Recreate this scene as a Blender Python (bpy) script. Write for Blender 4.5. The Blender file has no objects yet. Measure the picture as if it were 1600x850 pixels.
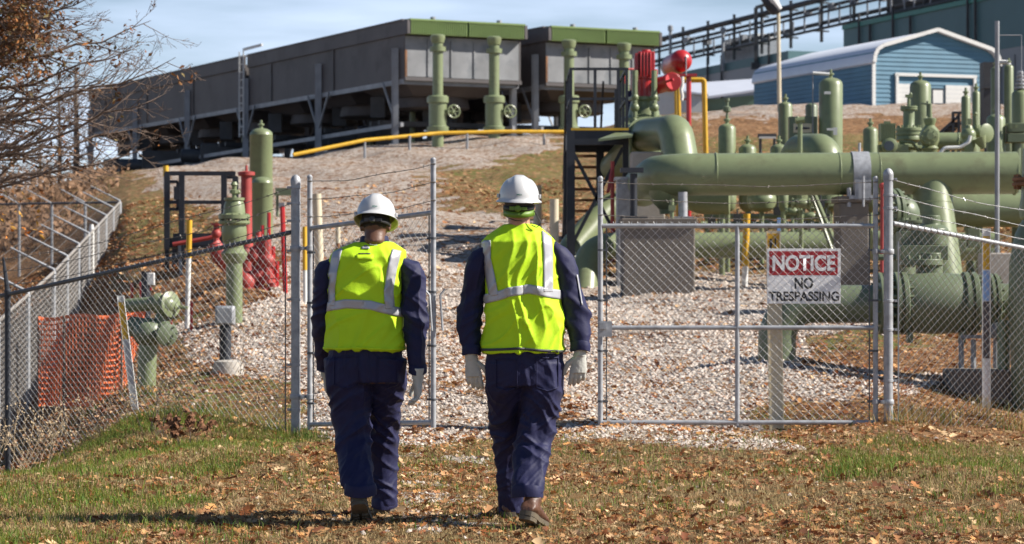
import bpy, bmesh, math, random
import numpy as np
from mathutils import Vector, Matrix, noise
from mathutils.bvhtree import BVHTree
R = math.radians
rnd = random.Random(7)
NPR = np.random.default_rng(11)
scene = bpy.context.scene
COL = scene.collection

# ------------------------------------------------------------------ camera
cam_d = bpy.data.cameras.new("camera")
cam = bpy.data.objects.new("camera", cam_d)
COL.objects.link(cam)
cam.location = (0, 0, 1.4)
cam.rotation_euler = (R(90), 0, 0)
cam_d.lens = 85
cam_d.sensor_width = 36
cam_d.clip_end = 6000
cam_d.dof.use_dof = True
cam_d.dof.focus_distance = 15.5
cam_d.dof.aperture_fstop = 5.0
scene.camera = cam

# ------------------------------------------------------------------ sky and sun
SUN_EL, SUN_AZ = 37.0, -6.0          # azimuth measured from +X towards +Y
sd = Vector((math.cos(R(SUN_EL)) * math.cos(R(SUN_AZ)), math.cos(R(SUN_EL)) * math.sin(R(SUN_AZ)), math.sin(R(SUN_EL))))
world = bpy.data.worlds.new("World")
scene.world = world
world.use_nodes = True
wn = world.node_tree
wn.nodes.clear()
wo = wn.nodes.new("ShaderNodeOutputWorld")
bg = wn.nodes.new("ShaderNodeBackground")
sky = wn.nodes.new("ShaderNodeTexSky")
sky.sky_type = 'NISHITA'
sky.sun_disc = False
sky.sun_elevation = R(SUN_EL)
sky.sun_rotation = math.atan2(sd.x, sd.y)
sky.altitude = 200
sky.air_density = 1.0
sky.dust_density = 0.3
sky.ozone_density = 3.5
bg.inputs['Strength'].default_value = 0.055
wc = wn.nodes.new("ShaderNodeTexCoord")
wm = wn.nodes.new("ShaderNodeMapping")
wm.inputs['Scale'].default_value = (1.0, 1.0, 7.0)
wz = wn.nodes.new("ShaderNodeTexNoise")
wz.inputs['Scale'].default_value = 6.0
wz.inputs['Detail'].default_value = 6
wr = wn.nodes.new("ShaderNodeValToRGB")
wr.color_ramp.elements[0].position = 0.28
wr.color_ramp.elements[0].color = (0, 0, 0, 1)
wr.color_ramp.elements[1].position = 0.66
wr.color_ramp.elements[1].color = (0.85, 0.85, 0.85, 1)
wx = wn.nodes.new("ShaderNodeMixRGB")
wx.inputs['Color2'].default_value = (11.2, 12.9, 16.6, 1)
wn.links.new(wc.outputs['Generated'], wm.inputs['Vector'])
wn.links.new(wm.outputs['Vector'], wz.inputs['Vector'])
wn.links.new(wz.outputs['Fac'], wr.inputs['Fac'])
sx = wn.nodes.new("ShaderNodeSeparateXYZ")
wn.links.new(wc.outputs['Generated'], sx.inputs['Vector'])
wg = wn.nodes.new("ShaderNodeMapRange")
wg.interpolation_type = 'SMOOTHSTEP'
wg.inputs['From Min'].default_value = 0.0
wg.inputs['From Max'].default_value = 0.26
wg.inputs['To Min'].default_value = 1.0
wg.inputs['To Max'].default_value = 0.0
wn.links.new(sx.outputs['Z'], wg.inputs['Value'])
wmul = wn.nodes.new("ShaderNodeMath")
wmul.operation = 'MULTIPLY'
wn.links.new(wr.outputs['Color'], wmul.inputs[0])
wn.links.new(wg.outputs['Result'], wmul.inputs[1])
wn.links.new(wmul.outputs[0], wx.inputs['Fac'])
wn.links.new(sky.outputs['Color'], wx.inputs['Color1'])
wn.links.new(wx.outputs['Color'], bg.inputs['Color'])
wn.links.new(bg.outputs['Background'], wo.inputs['Surface'])
sun_d = bpy.data.lights.new("sun", 'SUN')
sun_d.energy = 5.0
sun_d.angle = R(0.53)
sun_d.color = (1.0, 0.94, 0.85)
sun = bpy.data.objects.new("sun", sun_d)
COL.objects.link(sun)
sun.location = sd * 50
sun.rotation_euler = sd.to_track_quat('Z', 'Y').to_euler()
scene.view_settings.view_transform = 'Standard'
scene.view_settings.look = 'None'
scene.view_settings.exposure = 0.80
scene.view_settings.gamma = 1.0

# ------------------------------------------------------------------ helpers
F = 85 / 36 * 1600


def at(px, py, Y):
    return Vector(((px - 800) * Y / F, Y, 1.4 - (py - 425) * Y / F))


def tag(o, label=None, cat=None, group=None, kind=None):
    if label: o['label'] = label
    if cat: o['category'] = cat
    if group: o['group'] = group
    if kind: o['kind'] = kind
    return o


def thing(name, loc, label, cat, group=None):
    o = bpy.data.objects.new(name, None)
    COL.objects.link(o)
    o.location = loc
    o.empty_display_size = 0.2
    return tag(o, label, cat, group)


def base_of(o):
    v = Vector((0, 0, 0))
    while o is not None:
        v += o.location
        o = o.parent
    return v


NO_SPLIT = {'chain_link_mesh', 'barbed_wire', 'net', 'seed_head', 'branches', 'panel_seam', 'wall_rib', 'front_wall', 'side_wall', 'logo_mark', 'sticker_symbol', 'tread_lug', 'sole', 'stalk', 'reflective_tape', 'hem_binding', 'edge_binding', 'pocket_seam', 'grey_wall', 'cream_bay', 'rivet', 'liner', 'helmet', 'grass_tuft'}


class MB:
    def __init__(self):
        self.v = []
        self.f = []

    def ring(self, c, ux, uy, rx, ry, n):
        i = len(self.v)
        for k in range(n):
            a = 2 * math.pi * k / n
            self.v.append(c + ux * (rx * math.cos(a)) + uy * (ry * math.sin(a)))
        return i

    def bridge(self, a, b, n):
        for k in range(n):
            k2 = (k + 1) % n
            self.f.append((a + k, a + k2, b + k2, b + k))

    def cap(self, a, n, flip=False):
        t = tuple(range(a, a + n))
        self.f.append(t[::-1] if flip else t)

    def tube(self, pts, r, n=12, caps=True):
        pts = [Vector(p) for p in pts]
        m = len(pts)
        rs = r if isinstance(r, (list, tuple)) else [r] * m
        tans = []
        for i in range(m):
            a = pts[max(i - 1, 0)]
            b = pts[min(i + 1, m - 1)]
            t = (b - a)
            tans.append(t.normalized() if t.length > 1e-9 else Vector((0, 0, 1)))
        t0 = tans[0]
        u = t0.cross(Vector((0, 0, 1)))
        if u.length < 1e-3: u = t0.cross(Vector((0, 1, 0)))
        u.normalize()
        prev = None
        first = None
        for i in range(m):
            t = tans[i]
            u = (u - t * u.dot(t))
            u = u.normalized() if u.length > 1e-6 else t.orthogonal().normalized()
            w = t.cross(u)
            a = self.ring(pts[i], u, w, rs[i], rs[i], n)
            if prev is not None: self.bridge(prev, a, n)
            else: first = a
            prev = a
        if caps:
            self.cap(first, n, True)
            self.cap(prev, n)
        return self

    def cyl(self, a, b, r, r2=None, n=16):
        return self.tube([a, b], [r, r if r2 is None else r2], n)

    def lathe(self, base, prof, axis=(0, 0, 1), n=20):
        base = Vector(base)
        ax = Vector(axis).normalized()
        u = ax.orthogonal().normalized() if abs(ax.z) < .99 else Vector((1, 0, 0))
        w = ax.cross(u)
        prev = None
        for (r, z) in prof:
            a = self.ring(base + ax * z, u, w, max(r, 1e-4), max(r, 1e-4), n)
            if prev is not None: self.bridge(prev, a, n)
            else: self.cap(a, n, True)
            prev = a
        self.cap(prev, n)
        return self

    def box(self, c, s, rz=0, rx=0, ry=0):
        M = Matrix.Rotation(rz, 3, 'Z') @ Matrix.Rotation(ry, 3, 'Y') @ Matrix.Rotation(rx, 3, 'X')
        c = Vector(c)
        i = len(self.v)
        for z in (-.5, .5):
            for (x, y) in ((-.5, -.5), (.5, -.5), (.5, .5), (-.5, .5)):
                self.v.append(c + M @ Vector((x * s[0], y * s[1], z * s[2])))
        for q in ((0, 3, 2, 1), (4, 5, 6, 7), (0, 1, 5, 4), (1, 2, 6, 5), (2, 3, 7, 6), (3, 0, 4, 7)):
            self.f.append(tuple(i + k for k in q))
        return self

    def beam(self, a, b, w, h):
        a = Vector(a); b = Vector(b)
        t = (b - a).normalized()
        u = t.cross(Vector((0, 0, 1)))
        if u.length < 1e-3: u = Vector((1, 0, 0))
        u.normalize()
        n = u.cross(t)
        i = len(self.v)
        for p in (a, b):
            for (x, y) in ((-.5, -.5), (.5, -.5), (.5, .5), (-.5, .5)):
                self.v.append(p + u * (x * w) + n * (y * h))
        for q in ((0, 3, 2, 1), (4, 5, 6, 7), (0, 1, 5, 4), (1, 2, 6, 5), (2, 3, 7, 6), (3, 0, 4, 7)):
            self.f.append(tuple(i + k for k in q))
        return self

    def prism(self, poly, d):
        """poly: world points in order, extruded by vector d"""
        i = len(self.v)
        n = len(poly)
        d = Vector(d)
        self.v += [Vector(p) for p in poly]
        self.v += [Vector(p) + d for p in poly]
        self.f.append(tuple(range(i, i + n))[::-1])
        self.f.append(tuple(range(i + n, i + 2 * n)))
        for k in range(n):
            k2 = (k + 1) % n
            self.f.append((i + k, i + k2, i + n + k2, i + n + k))
        return self

    def ball(self, c, r, n=14, m=9, sc=(1, 1, 1)):
        c = Vector(c)
        prof = []
        prev = None
        for j in range(m + 1):
            a = -math.pi / 2 + math.pi * j / m
            rr = max(math.cos(a) * r, r * 0.01)
            i = len(self.v)
            for k in range(n):
                t = 2 * math.pi * k / n
                self.v.append(c + Vector((rr * math.cos(t) * sc[0], rr * math.sin(t) * sc[1], math.sin(a) * r * sc[2])))
            if prev is None: self.cap(i, n, True)
            else: self.bridge(prev, i, n)
            prev = i
        self.cap(prev, n)
        return self

    def ringtorus(self, c, axis, R0, r, n=20, m=6):
        c = Vector(c); ax = Vector(axis).normalized()
        u = ax.orthogonal().normalized(); w = ax.cross(u)
        pts = [c + (u * math.cos(2 * math.pi * k / n) + w * math.sin(2 * math.pi * k / n)) * R0 for k in range(n + 1)]
        return self.tube(pts, r, m)

    def flange(self, c, axis, r, t, bolts=12, br=None):
        """pair of flange discs with stud bolts round the rim"""
        c = Vector(c); ax = Vector(axis).normalized()
        g = t * .12
        self.lathe(c - ax * (t / 2), [(r * .97, 0), (r, t * .06), (r, t / 2 - g), (r * .9, t / 2 - g + .001), (r * .9, t / 2 + g - .001), (r, t / 2 + g), (r, t * .94), (r * .97, t)], ax, 28)
        u = ax.orthogonal().normalized(); w = ax.cross(u)
        br = br or r * .07
        for k in range(bolts):
            a = 2 * math.pi * k / bolts
            p = c + (u * math.cos(a) + w * math.sin(a)) * (r * .86)
            self.tube([p - ax * (t * .85), p + ax * (t * .85)], br, 6)
        return self

    def pieces(self, pad=.012):
        """groups of faces that touch or whose boxes meet"""
        par = list(range(len(self.v)))
        def find(a):
            while par[a] != a:
                par[a] = par[par[a]]; a = par[a]
            return a
        for f in self.f:
            r0 = find(f[0])
            for k in f[1:]:
                r1 = find(k)
                if r1 != r0: par[r1] = r0
        comp = {}
        for i, f in enumerate(self.f): comp.setdefault(find(f[0]), []).append(i)
        boxes = []
        for fs in comp.values():
            vs = {k for i in fs for k in self.f[i]}
            lo = [min(self.v[k][a] for k in vs) - pad for a in range(3)]
            hi = [max(self.v[k][a] for k in vs) + pad for a in range(3)]
            boxes.append([lo, hi, fs])
        merged = True
        while merged:
            merged = False
            out = []
            for b in boxes:
                for o in out:
                    if all(b[0][a] <= o[1][a] and o[0][a] <= b[1][a] for a in range(3)):
                        o[0] = [min(b[0][a], o[0][a]) for a in range(3)]; o[1] = [max(b[1][a], o[1][a]) for a in range(3)]; o[2] += b[2]
                        merged = True
                        break
                else: out.append(b)
            boxes = out
        return [b[2] for b in boxes]

    def build(self, name, mat, parent=None, smooth=35, loc=None, bevel=0, split=True):
        if split and parent is not None and len(self.f) < 6000 and name not in NO_SPLIT:
            ps = self.pieces()
            if 1 < len(ps) <= 60:
                first = None
                for fs in ps:
                    m = MB(); mp = {}
                    for i in fs:
                        m.f.append(tuple(mp.setdefault(k, len(mp)) for k in self.f[i]))
                    m.v = [None] * len(mp)
                    for k, j in mp.items(): m.v[j] = self.v[k]
                    o = m.build(name, mat, parent, smooth, loc, bevel, split=False)
                    first = first or o
                return first
        o_loc = Vector((0, 0, 0))
        if parent is not None: org = base_of(parent)
        elif loc is not None: org = Vector(loc); o_loc = org
        else: org = Vector((0, 0, 0))
        me = bpy.data.meshes.new(name)
        me.from_pydata([tuple(Vector(p) - org) for p in self.v], [], self.f)
        me.materials.append(mat)
        if smooth:
            me.polygons.foreach_set('use_smooth', [True] * len(me.polygons))
            me.set_sharp_from_angle(angle=R(smooth))
        me.update()
        o = bpy.data.objects.new(name, me)
        COL.objects.link(o)
        o.parent = parent
        o.location = o_loc
        if bevel:
            b = o.modifiers.new('bevel', 'BEVEL')
            b.width = bevel; b.segments = 2; b.limit_method = 'ANGLE'
        return o


def arc(c, a, b, r, n=8):
    """rounded corner of the path a-c-b with radius r"""
    c = Vector(c); a = Vector(a); b = Vector(b)
    u = (a - c).normalized(); w = (b - c).normalized()
    ang = u.angle(w)
    d = r / math.tan(ang / 2)
    p0 = c + u * d; p1 = c + w * d
    o = c + (u + w).normalized() * (r / math.sin(ang / 2))
    e0 = (p0 - o).normalized(); tot = math.pi - ang
    axis = e0.cross((p1 - o)).normalized()
    return [o + (Matrix.Rotation(tot * k / n, 3, axis) @ e0) * r for k in range(n + 1)]


def path(pts, r, n=8):
    pts = [Vector(p) for p in pts]
    out = [pts[0]]
    for i in range(1, len(pts) - 1):
        out += arc(pts[i], pts[i - 1], pts[i + 1], r, n)
    out.append(pts[-1])
    return out


def dome_tank(base, r, h, n=24):
    """profile of a vertical vessel with rounded head and weld line"""
    p = [(r * .9, 0), (r, .02), (r, h - r * .62), (r * 1.012, h - r * .6), (r, h - r * .58)]
    for k in range(1, 8):
        a = math.pi / 2 * k / 8
        p.append((r * math.cos(a), h - r * .58 + math.sin(a) * r * .58))
    p.append((.01, h))
    return p


# ------------------------------------------------------------------ materials
def mat(name, col, rough=.6, metal=0.0, var=.12, scale=4.0, bump=0.0, bscale=60.0, dirt=None, dirt_amt=.35, dirt_scale=3.0, stretch=None, coat=0, sheen=0):
    m = bpy.data.materials.new(name)
    m.use_nodes = True
    nt = m.node_tree
    p = nt.nodes['Principled BSDF']
    L = nt.links
    tc = nt.nodes.new('ShaderNodeTexCoord')
    vec = tc.outputs['Object']
    if stretch:
        mp = nt.nodes.new('ShaderNodeMapping')
        mp.inputs['Scale'].default_value = stretch
        L.new(vec, mp.inputs['Vector'])
        vec = mp.outputs['Vector']
    nz = nt.nodes.new('ShaderNodeTexNoise')
    nz.inputs['Scale'].default_value = scale
    nz.inputs['Detail'].default_value = 6
    L.new(vec, nz.inputs['Vector'])
    cr = nt.nodes.new('ShaderNodeValToRGB')
    cr.color_ramp.elements[0].position = .3
    cr.color_ramp.elements[1].position = .7
    cr.color_ramp.elements[0].color = tuple(c * (1 - var) for c in col) + (1,)
    cr.color_ramp.elements[1].color = tuple(min(1, c * (1 + var)) for c in col) + (1,)
    L.new(nz.outputs['Fac'], cr.inputs['Fac'])
    out = cr.outputs['Color']
    if dirt:
        n2 = nt.nodes.new('ShaderNodeTexNoise')
        n2.inputs['Scale'].default_value = dirt_scale
        n2.inputs['Detail'].default_value = 8
        n2.inputs['Roughness'].default_value = .7
        L.new(vec, n2.inputs['Vector'])
        r2 = nt.nodes.new('ShaderNodeValToRGB')
        r2.color_ramp.elements[0].position = .5
        r2.color_ramp.elements[1].position = .72
        r2.color_ramp.elements[0].color = (0, 0, 0, 1)
        r2.color_ramp.elements[1].color = (dirt_amt,) * 3 + (1,)
        L.new(n2.outputs['Fac'], r2.inputs['Fac'])
        mx = nt.nodes.new('ShaderNodeMixRGB')
        L.new(r2.outputs['Color'], mx.inputs['Fac'])
        L.new(out, mx.inputs['Color1'])
        mx.inputs['Color2'].default_value = tuple(dirt) + (1,)
        out = mx.outputs['Color']
    L.new(out, p.inputs['Base Color'])
    p.inputs['Roughness'].default_value = rough
    p.inputs['Metallic'].default_value = metal
    if coat: p.inputs['Coat Weight'].default_value = coat
    if sheen: p.inputs['Sheen Weight'].default_value = sheen
    if bump:
        n3 = nt.nodes.new('ShaderNodeTexNoise')
        n3.inputs['Scale'].default_value = bscale
        n3.inputs['Detail'].default_value = 5
        L.new(vec, n3.inputs['Vector'])
        b = nt.nodes.new('ShaderNodeBump')
        b.inputs['Strength'].default_value = 1
        b.inputs['Distance'].default_value = bump
        L.new(n3.outputs['Fac'], b.inputs['Height'])
        L.new(b.outputs['Normal'], p.inputs['Normal'])
    return m


def attr_mat(name, attr, rough=.8, trans=0.0):
    m = bpy.data.materials.new(name)
    m.use_nodes = True
    p = m.node_tree.nodes['Principled BSDF']
    a = m.node_tree.nodes.new('ShaderNodeAttribute')
    a.attribute_name = attr
    m.node_tree.links.new(a.outputs['Color'], p.inputs['Base Color'])
    p.inputs['Roughness'].default_value = rough
    p.inputs['Specular IOR Level'].default_value = .25
    if trans:
        t = m.node_tree.nodes.new('ShaderNodeBsdfTranslucent')
        m.node_tree.links.new(a.outputs['Color'], t.inputs['Color'])
        mx = m.node_tree.nodes.new('ShaderNodeMixShader')
        mx.inputs['Fac'].default_value = trans
        out = m.node_tree.nodes['Material Output']
        m.node_tree.links.new(p.outputs['BSDF'], mx.inputs[1])
        m.node_tree.links.new(t.outputs['BSDF'], mx.inputs[2])
        m.node_tree.links.new(mx.outputs['Shader'], out.inputs['Surface'])
    return m


M = {}
M['sage'] = mat('sage_paint', (.19, .225, .118), .38, var=.08, scale=2.5, dirt=(.10, .085, .05), dirt_amt=.55, dirt_scale=2.6, bump=.0015, bscale=12)
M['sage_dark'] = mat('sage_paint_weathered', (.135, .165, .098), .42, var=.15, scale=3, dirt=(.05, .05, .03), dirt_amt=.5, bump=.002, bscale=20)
M['header'] = mat('header_green', (.17, .25, .075), .5, var=.1, scale=1.5, dirt=(.1, .11, .06), dirt_amt=.3)
M['galv'] = mat('galvanised_steel', (.36, .37, .39), .55, .3, var=.22, scale=14, dirt=(.25, .25, .26), dirt_amt=.4, dirt_scale=9)
M['wire'] = mat('galvanised_wire', (.58, .58, .57), .4, .6, var=.3, scale=10)
M['darkrail'] = mat('dark_rail_vinyl', (.10, .105, .115), .5, .3, var=.2, scale=10)  # plain dark grey for rails, tension bars and the far mesh
M['fence_dull'] = mat('weathered_fence_wire', (.30, .275, .25), .6, .2, var=.2, scale=6)
M['barb'] = mat('barbed_wire_steel', (.22, .2, .18), .55, .6, var=.3, scale=20)
M['black'] = mat('black_painted_steel', (.026, .029, .038), .5, .1, var=.3, scale=3)
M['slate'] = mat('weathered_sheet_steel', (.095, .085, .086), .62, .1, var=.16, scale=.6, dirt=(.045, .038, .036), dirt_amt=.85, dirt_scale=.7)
M['zinc'] = mat('zinc_panel', (.22, .225, .235), .55, .15, var=.25, scale=1.1, dirt=(.09, .11, .13), dirt_amt=.95, dirt_scale=.8)
M['steelgrey'] = mat('grey_structural_steel', (.26, .27, .29), .55, .2, var=.2, scale=2)
M['rust'] = mat('rusty_edge', (.20, .095, .045), .8, var=.4, scale=3)
M['concrete'] = mat('cast_concrete', (.17, .148, .125), .9, var=.2, scale=3, dirt=(.12, .09, .07), dirt_amt=.55, dirt_scale=1.6, bump=.004, bscale=40)
M['concrete_light'] = mat('pale_concrete', (.42, .385, .34), .9, var=.1, scale=4, dirt=(.25, .2, .16), dirt_amt=.4, bump=.003, bscale=30)
M['red'] = mat('red_enamel', (.42, .018, .02), .35, var=.12, scale=4, coat=.2)
M['red_faded'] = mat('faded_red_paint', (.36, .05, .042), .55, var=.25, scale=5, dirt=(.2, .04, .04), dirt_amt=.5)
M['yellow'] = mat('yellow_paint', (.62, .36, .02), .5, var=.15, scale=6)
M['white'] = mat('white_paint', (.66, .66, .64), .5, var=.08, scale=3, dirt=(.40, .37, .33), dirt_amt=.45)
M['cream'] = mat('cream_paint', (.58, .51, .37), .6, var=.08, scale=5, dirt=(.35, .28, .18), dirt_amt=.4)
M['blue_lap'] = mat('blue_siding', (.075, .185, .27), .5, var=.13, scale=.9)
M['whiteroof'] = mat('white_metal_roof', (.66, .68, .74), .38, .1, var=.04, scale=1)
M['teal'] = mat('teal_cladding', (.07, .15, .165), .55, var=.07, scale=.5)
M['tealtrim'] = mat('teal_trim', (.035, .19, .155), .5, var=.08, scale=1)
M['greywall'] = mat('grey_cladding', (.27, .275, .29), .55, var=.06, scale=.4, stretch=(1, 1, .2))
M['creamwall'] = mat('cream_corrugated', (.45, .45, .36), .55, var=.08, scale=1)
M['greenwall'] = mat('green_shed_wall', (.12, .20, .15), .55, var=.1, scale=1)
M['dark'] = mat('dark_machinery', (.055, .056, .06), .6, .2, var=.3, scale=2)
M['rubber'] = mat('black_rubber', (.015, .015, .016), .6)
M['glass'] = mat('window_glass', (.04, .05, .06), .1)
M['orange'] = mat('orange_plastic_net', (.74, .17, .06), .5, var=.18, scale=9)
M['signwhite'] = mat('sign_white_enamel', (.86, .86, .88), .35, var=.03, scale=6, dirt=(.5, .48, .45), dirt_amt=.25)
M['signred'] = mat('sign_red_enamel', (.38, .012, .02), .35, var=.06, scale=6)
M['signblack'] = mat('sign_black_ink', (.012, .012, .014), .4)
M['bluetape'] = mat('blue_reflective_tape', (.22, .36, .62), .35, var=.1)
M['bark'] = mat('tree_bark', (.13, .10, .08), .9, var=.3, scale=9, bump=.01, bscale=25)
M['twig'] = mat('twig_bark', (.15, .105, .08), .85, var=.3, scale=6)
M['dry'] = mat('dry_weed', (.36, .27, .17), .9, var=.25, scale=12)
M['dead_leaf'] = mat('withered_leaf', (.17, .075, .035), .9, var=.4, scale=20)
M['cloth_navy'] = mat('navy_twill', (.0095, .0105, .052), .66, var=.15, scale=7, bump=.002, bscale=38, sheen=.04)
M['cloth_navy'].node_tree.nodes['Principled BSDF'].inputs['Specular IOR Level'].default_value = .35
M['vest'] = mat('fluorescent_yellow_mesh', (.50, .78, .008), .75, var=.05, scale=8, bump=.0012, bscale=150)
M['tape'] = mat('silver_reflective_tape', (.43, .43, .46), .35, .15, var=.06, scale=14)
M['helmet'] = mat('white_hard_hat_shell', (.56, .56, .56), .28, var=.015, scale=5, coat=.3)
M['helmet_in'] = mat('helmet_inner_shell', (.40, .38, .22), .6)
M['skin_dark'] = mat('dark_skin', (.13, .06, .035), .5, var=.15, scale=20, bump=.001, bscale=80)
M['skin_light'] = mat('light_skin', (.50, .24, .17), .5, var=.12, scale=20, bump=.001, bscale=80)
M['hair_black'] = mat('cropped_black_hair', (.015, .012, .012), .8, bump=.002, bscale=200)
M['hair_brown'] = mat('cropped_brown_hair', (.06, .045, .035), .8, bump=.002, bscale=200)
M['glove'] = mat('pale_leather', (.50, .50, .46), .75, var=.12, scale=16, dirt=(.3, .28, .25), dirt_amt=.45, dirt_scale=14, bump=.002, bscale=90)
M['boot_brown'] = mat('brown_boot_leather', (.11, .05, .03), .5, var=.2, scale=14, bump=.002, bscale=60)
M['boot_dark'] = mat('dark_boot_leather', (.035, .028, .022), .6, var=.25, scale=14, bump=.002, bscale=60)
M['sole'] = mat('worn_rubber_sole', (.10, .08, .055), .8, var=.2, scale=20, dirt=(.20, .15, .08), dirt_amt=.6, dirt_scale=12)
M['lime_plastic'] = mat('lime_goggle_strap', (.12, .22, .02), .5, var=.2, scale=20)

# ------------------------------------------------------------------ terrain
TU = [-300, 0, 100, 200, 350, 460, 600, 800, 1000, 1200, 1400, 1600, 1900]
TY = {
    8: [0] * 13,
    13.5: [0] * 13,
    16.5: [-.15, -.02, 0, 0, 0, 0, 0, 0, 0, 0, 0, 0, 0],
    19: [-.6, -.30, -.14, -.05, 0, -.02, 0, 0, 0, 0, 0, -.05, -.15],
    21.7: [-.9, -.52, -.30, -.08, -.04, -.07, 0, 0, 0, 0, 0, -.17, -.4],
    24.5: [-1.2, -.66, -.38, -.02, .16, .18, .2, .2, .2, .2, .15, -.04, -.2],
    28: [-1.4, -.9, -.35, .2, .5, .5, .5, .48, .48, .48, .40, .2, .1],
    35: [-1.6, -1.2, -.3, .7, 1.2, 1.1, 1.05, 1.0, 1.0, .98, .95, .9, .9],
    45: [-1.2, -.8, .3, 1.5, 2.1, 2.0, 2.0, 1.95, 1.9, 1.9, 1.9, 1.9, 1.9],
    60: [0, .6, 1.6, 2.9, 3.3, 3.4, 3.5, 3.45, 3.4, 3.4, 3.5, 3.5, 3.5],
    80: [2.6, 3.6, 4.3, 4.7, 5.1, 5.2, 5.6, 5.95, 6.0, 6.0, 6.0, 6.0, 6.0],
    95: [3.2, 4.0, 4.8, 5.2, 5.5, 5.6, 5.9, 6.2, 7.4, 7.5, 7.5, 7.5, 7.5],
    110: [2.2, 3.2, 4.0, 4.6, 5.2, 5.6, 5.9, 6.2, 8.4, 9.0, 9.05, 9.05, 9.05],
    135: [0, 0, 1, 2, 4, 4.6, 5.2, 6.5, 8.6, 9.1, 9.1, 9.1, 9.1],
    260: [-12, -12, -12, -10, -8, -4, 0, 4, 8, 9, 9, 9, 9],
    3500: [-60] * 13,
}
_TY = np.array(sorted(TY)); _TZ = np.array([TY[k] for k in sorted(TY)], float); _TUa = np.array(TU, float)


def gz(x, y):
    x = np.atleast_1d(np.asarray(x, float)); y = np.atleast_1d(np.asarray(y, float))
    yy = np.maximum(y, 8.0)
    u = 800 + x / yy * F
    u = np.clip(u, TU[0], TU[-1])
    yc = np.clip(yy, _TY[0], _TY[-1])
    i = np.clip(np.searchsorted(_TY, yc, side='right') - 1, 0, len(_TY) - 2)
    fy = (yc - _TY[i]) / (_TY[i + 1] - _TY[i])
    j = np.clip(np.searchsorted(_TUa, u, side='right') - 1, 0, len(_TUa) - 2)
    fu = (u - _TUa[j]) / (_TUa[j + 1] - _TUa[j])
    z = (_TZ[i, j] * (1 - fu) + _TZ[i, j + 1] * fu) * (1 - fy) + (_TZ[i + 1, j] * (1 - fu) + _TZ[i + 1, j + 1] * fu) * fy
    w = np.clip((y - 14) / 10, 0, 1) * .035 + .012
    z = z + w * (np.sin(x * 1.7 + y * .6) + np.sin(x * .9 - y * 1.3 + 1) + .6 * np.sin(x * 3.1 + 2 * np.sin(y * 1.1)))
    return z


def g1(x, y): return float(gz(x, y)[0])


def gp(px, Y, dz=0.0):
    x = (px - 800) * Y / F
    return Vector((x, Y, g1(x, Y) + dz))


def vnoise(x, y, s, seed=0):
    """cheap smooth value noise"""
    x = x * s + seed * 17.3; y = y * s - seed * 9.1
    xi = np.floor(x); yi = np.floor(y); fx = x - xi; fy = y - yi
    fx = fx * fx * (3 - 2 * fx); fy = fy * fy * (3 - 2 * fy)
    def h(a, b):
        t = np.sin(a * 127.1 + b * 311.7 + seed * 5.3) * 43758.5453
        return t - np.floor(t)
    return (h(xi, yi) * (1 - fx) + h(xi + 1, yi) * fx) * (1 - fy) + (h(xi, yi + 1) * (1 - fx) + h(xi + 1, yi + 1) * fx) * fy


def inpoly(px, py, poly):
    c = np.zeros(px.shape, bool)
    n = len(poly)
    for i in range(n):
        x0, y0 = poly[i]; x1, y1 = poly[(i + 1) % n]
        cond = ((y0 > py) != (y1 > py))
        with np.errstate(divide='ignore', invalid='ignore'):
            xx = (x1 - x0) * (py - y0) / ((y1 - y0) if y1 != y0 else 1e-9) + x0
        c ^= cond & (px < xx)
    return c


# ground cover zones, outlined in plan from where the cover lies in the survey picture
Z_GRAVEL = [[(250, 520), (330, 570), (455, 600), (470, 690), (640, 700), (760, 680), (900, 690), (1240, 700), (1160, 640), (1600, 590), (1900, 590), (1900, 440), (1400, 430), (1100, 430), (880, 425), (880, 345), (700, 330), (660, 268), (870, 238), (872, 206), (700, 200), (480, 220), (150, 240), (225, 262), (250, 300), (330, 325), (450, 400), (440, 450), (340, 500)],
                        [(1060, 150), (1900, 150), (1900, 176), (1085, 186)]]
Z_TRACK = [[(600, 690), (770, 690), (790, 800), (740, 838), (640, 838), (600, 760)], [(480, 812), (560, 800), (600, 838), (480, 842)]]
Z_GREEN = [[(-300, 720), (200, 600), (330, 555), (455, 590), (520, 690), (470, 700), (330, 760), (300, 830), (200, 870), (-300, 900)],
           [(690, 262), (880, 236), (900, 330), (860, 338), (760, 300)], [(185, 330), (260, 300), (330, 330), (300, 395), (190, 400)],
           [(1270, 706), (1400, 690), (1620, 696), (1620, 765), (1480, 782), (1380, 745), (1310, 748)],
           [(1090, 216), (1900, 200), (1900, 250), (1090, 250)], [(150, 430), (260, 520), (340, 540), (300, 440)],
           [(1250, 520), (1420, 500), (1500, 540), (1300, 560)]]
Z_LITTER = [[(-400, 340), (190, 330), (190, 480), (230, 560), (200, 640), (-300, 760)], [(230, 400), (440, 400), (440, 470), (250, 500)],
            [(1085, 184), (1900, 172), (1900, 205), (1085, 216)], [(1250, 560), (1600, 520), (1600, 560), (1250, 600)], [(1240, 625), (1900, 610), (1900, 690), (1240, 690)]]


Z_BARE = [[(1250, 524), (1420, 505), (1900, 500), (1900, 580), (1600, 585), (1400, 585), (1260, 570)], [(1180, 625), (1900, 610), (1900, 700), (1250, 700)]]


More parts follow.
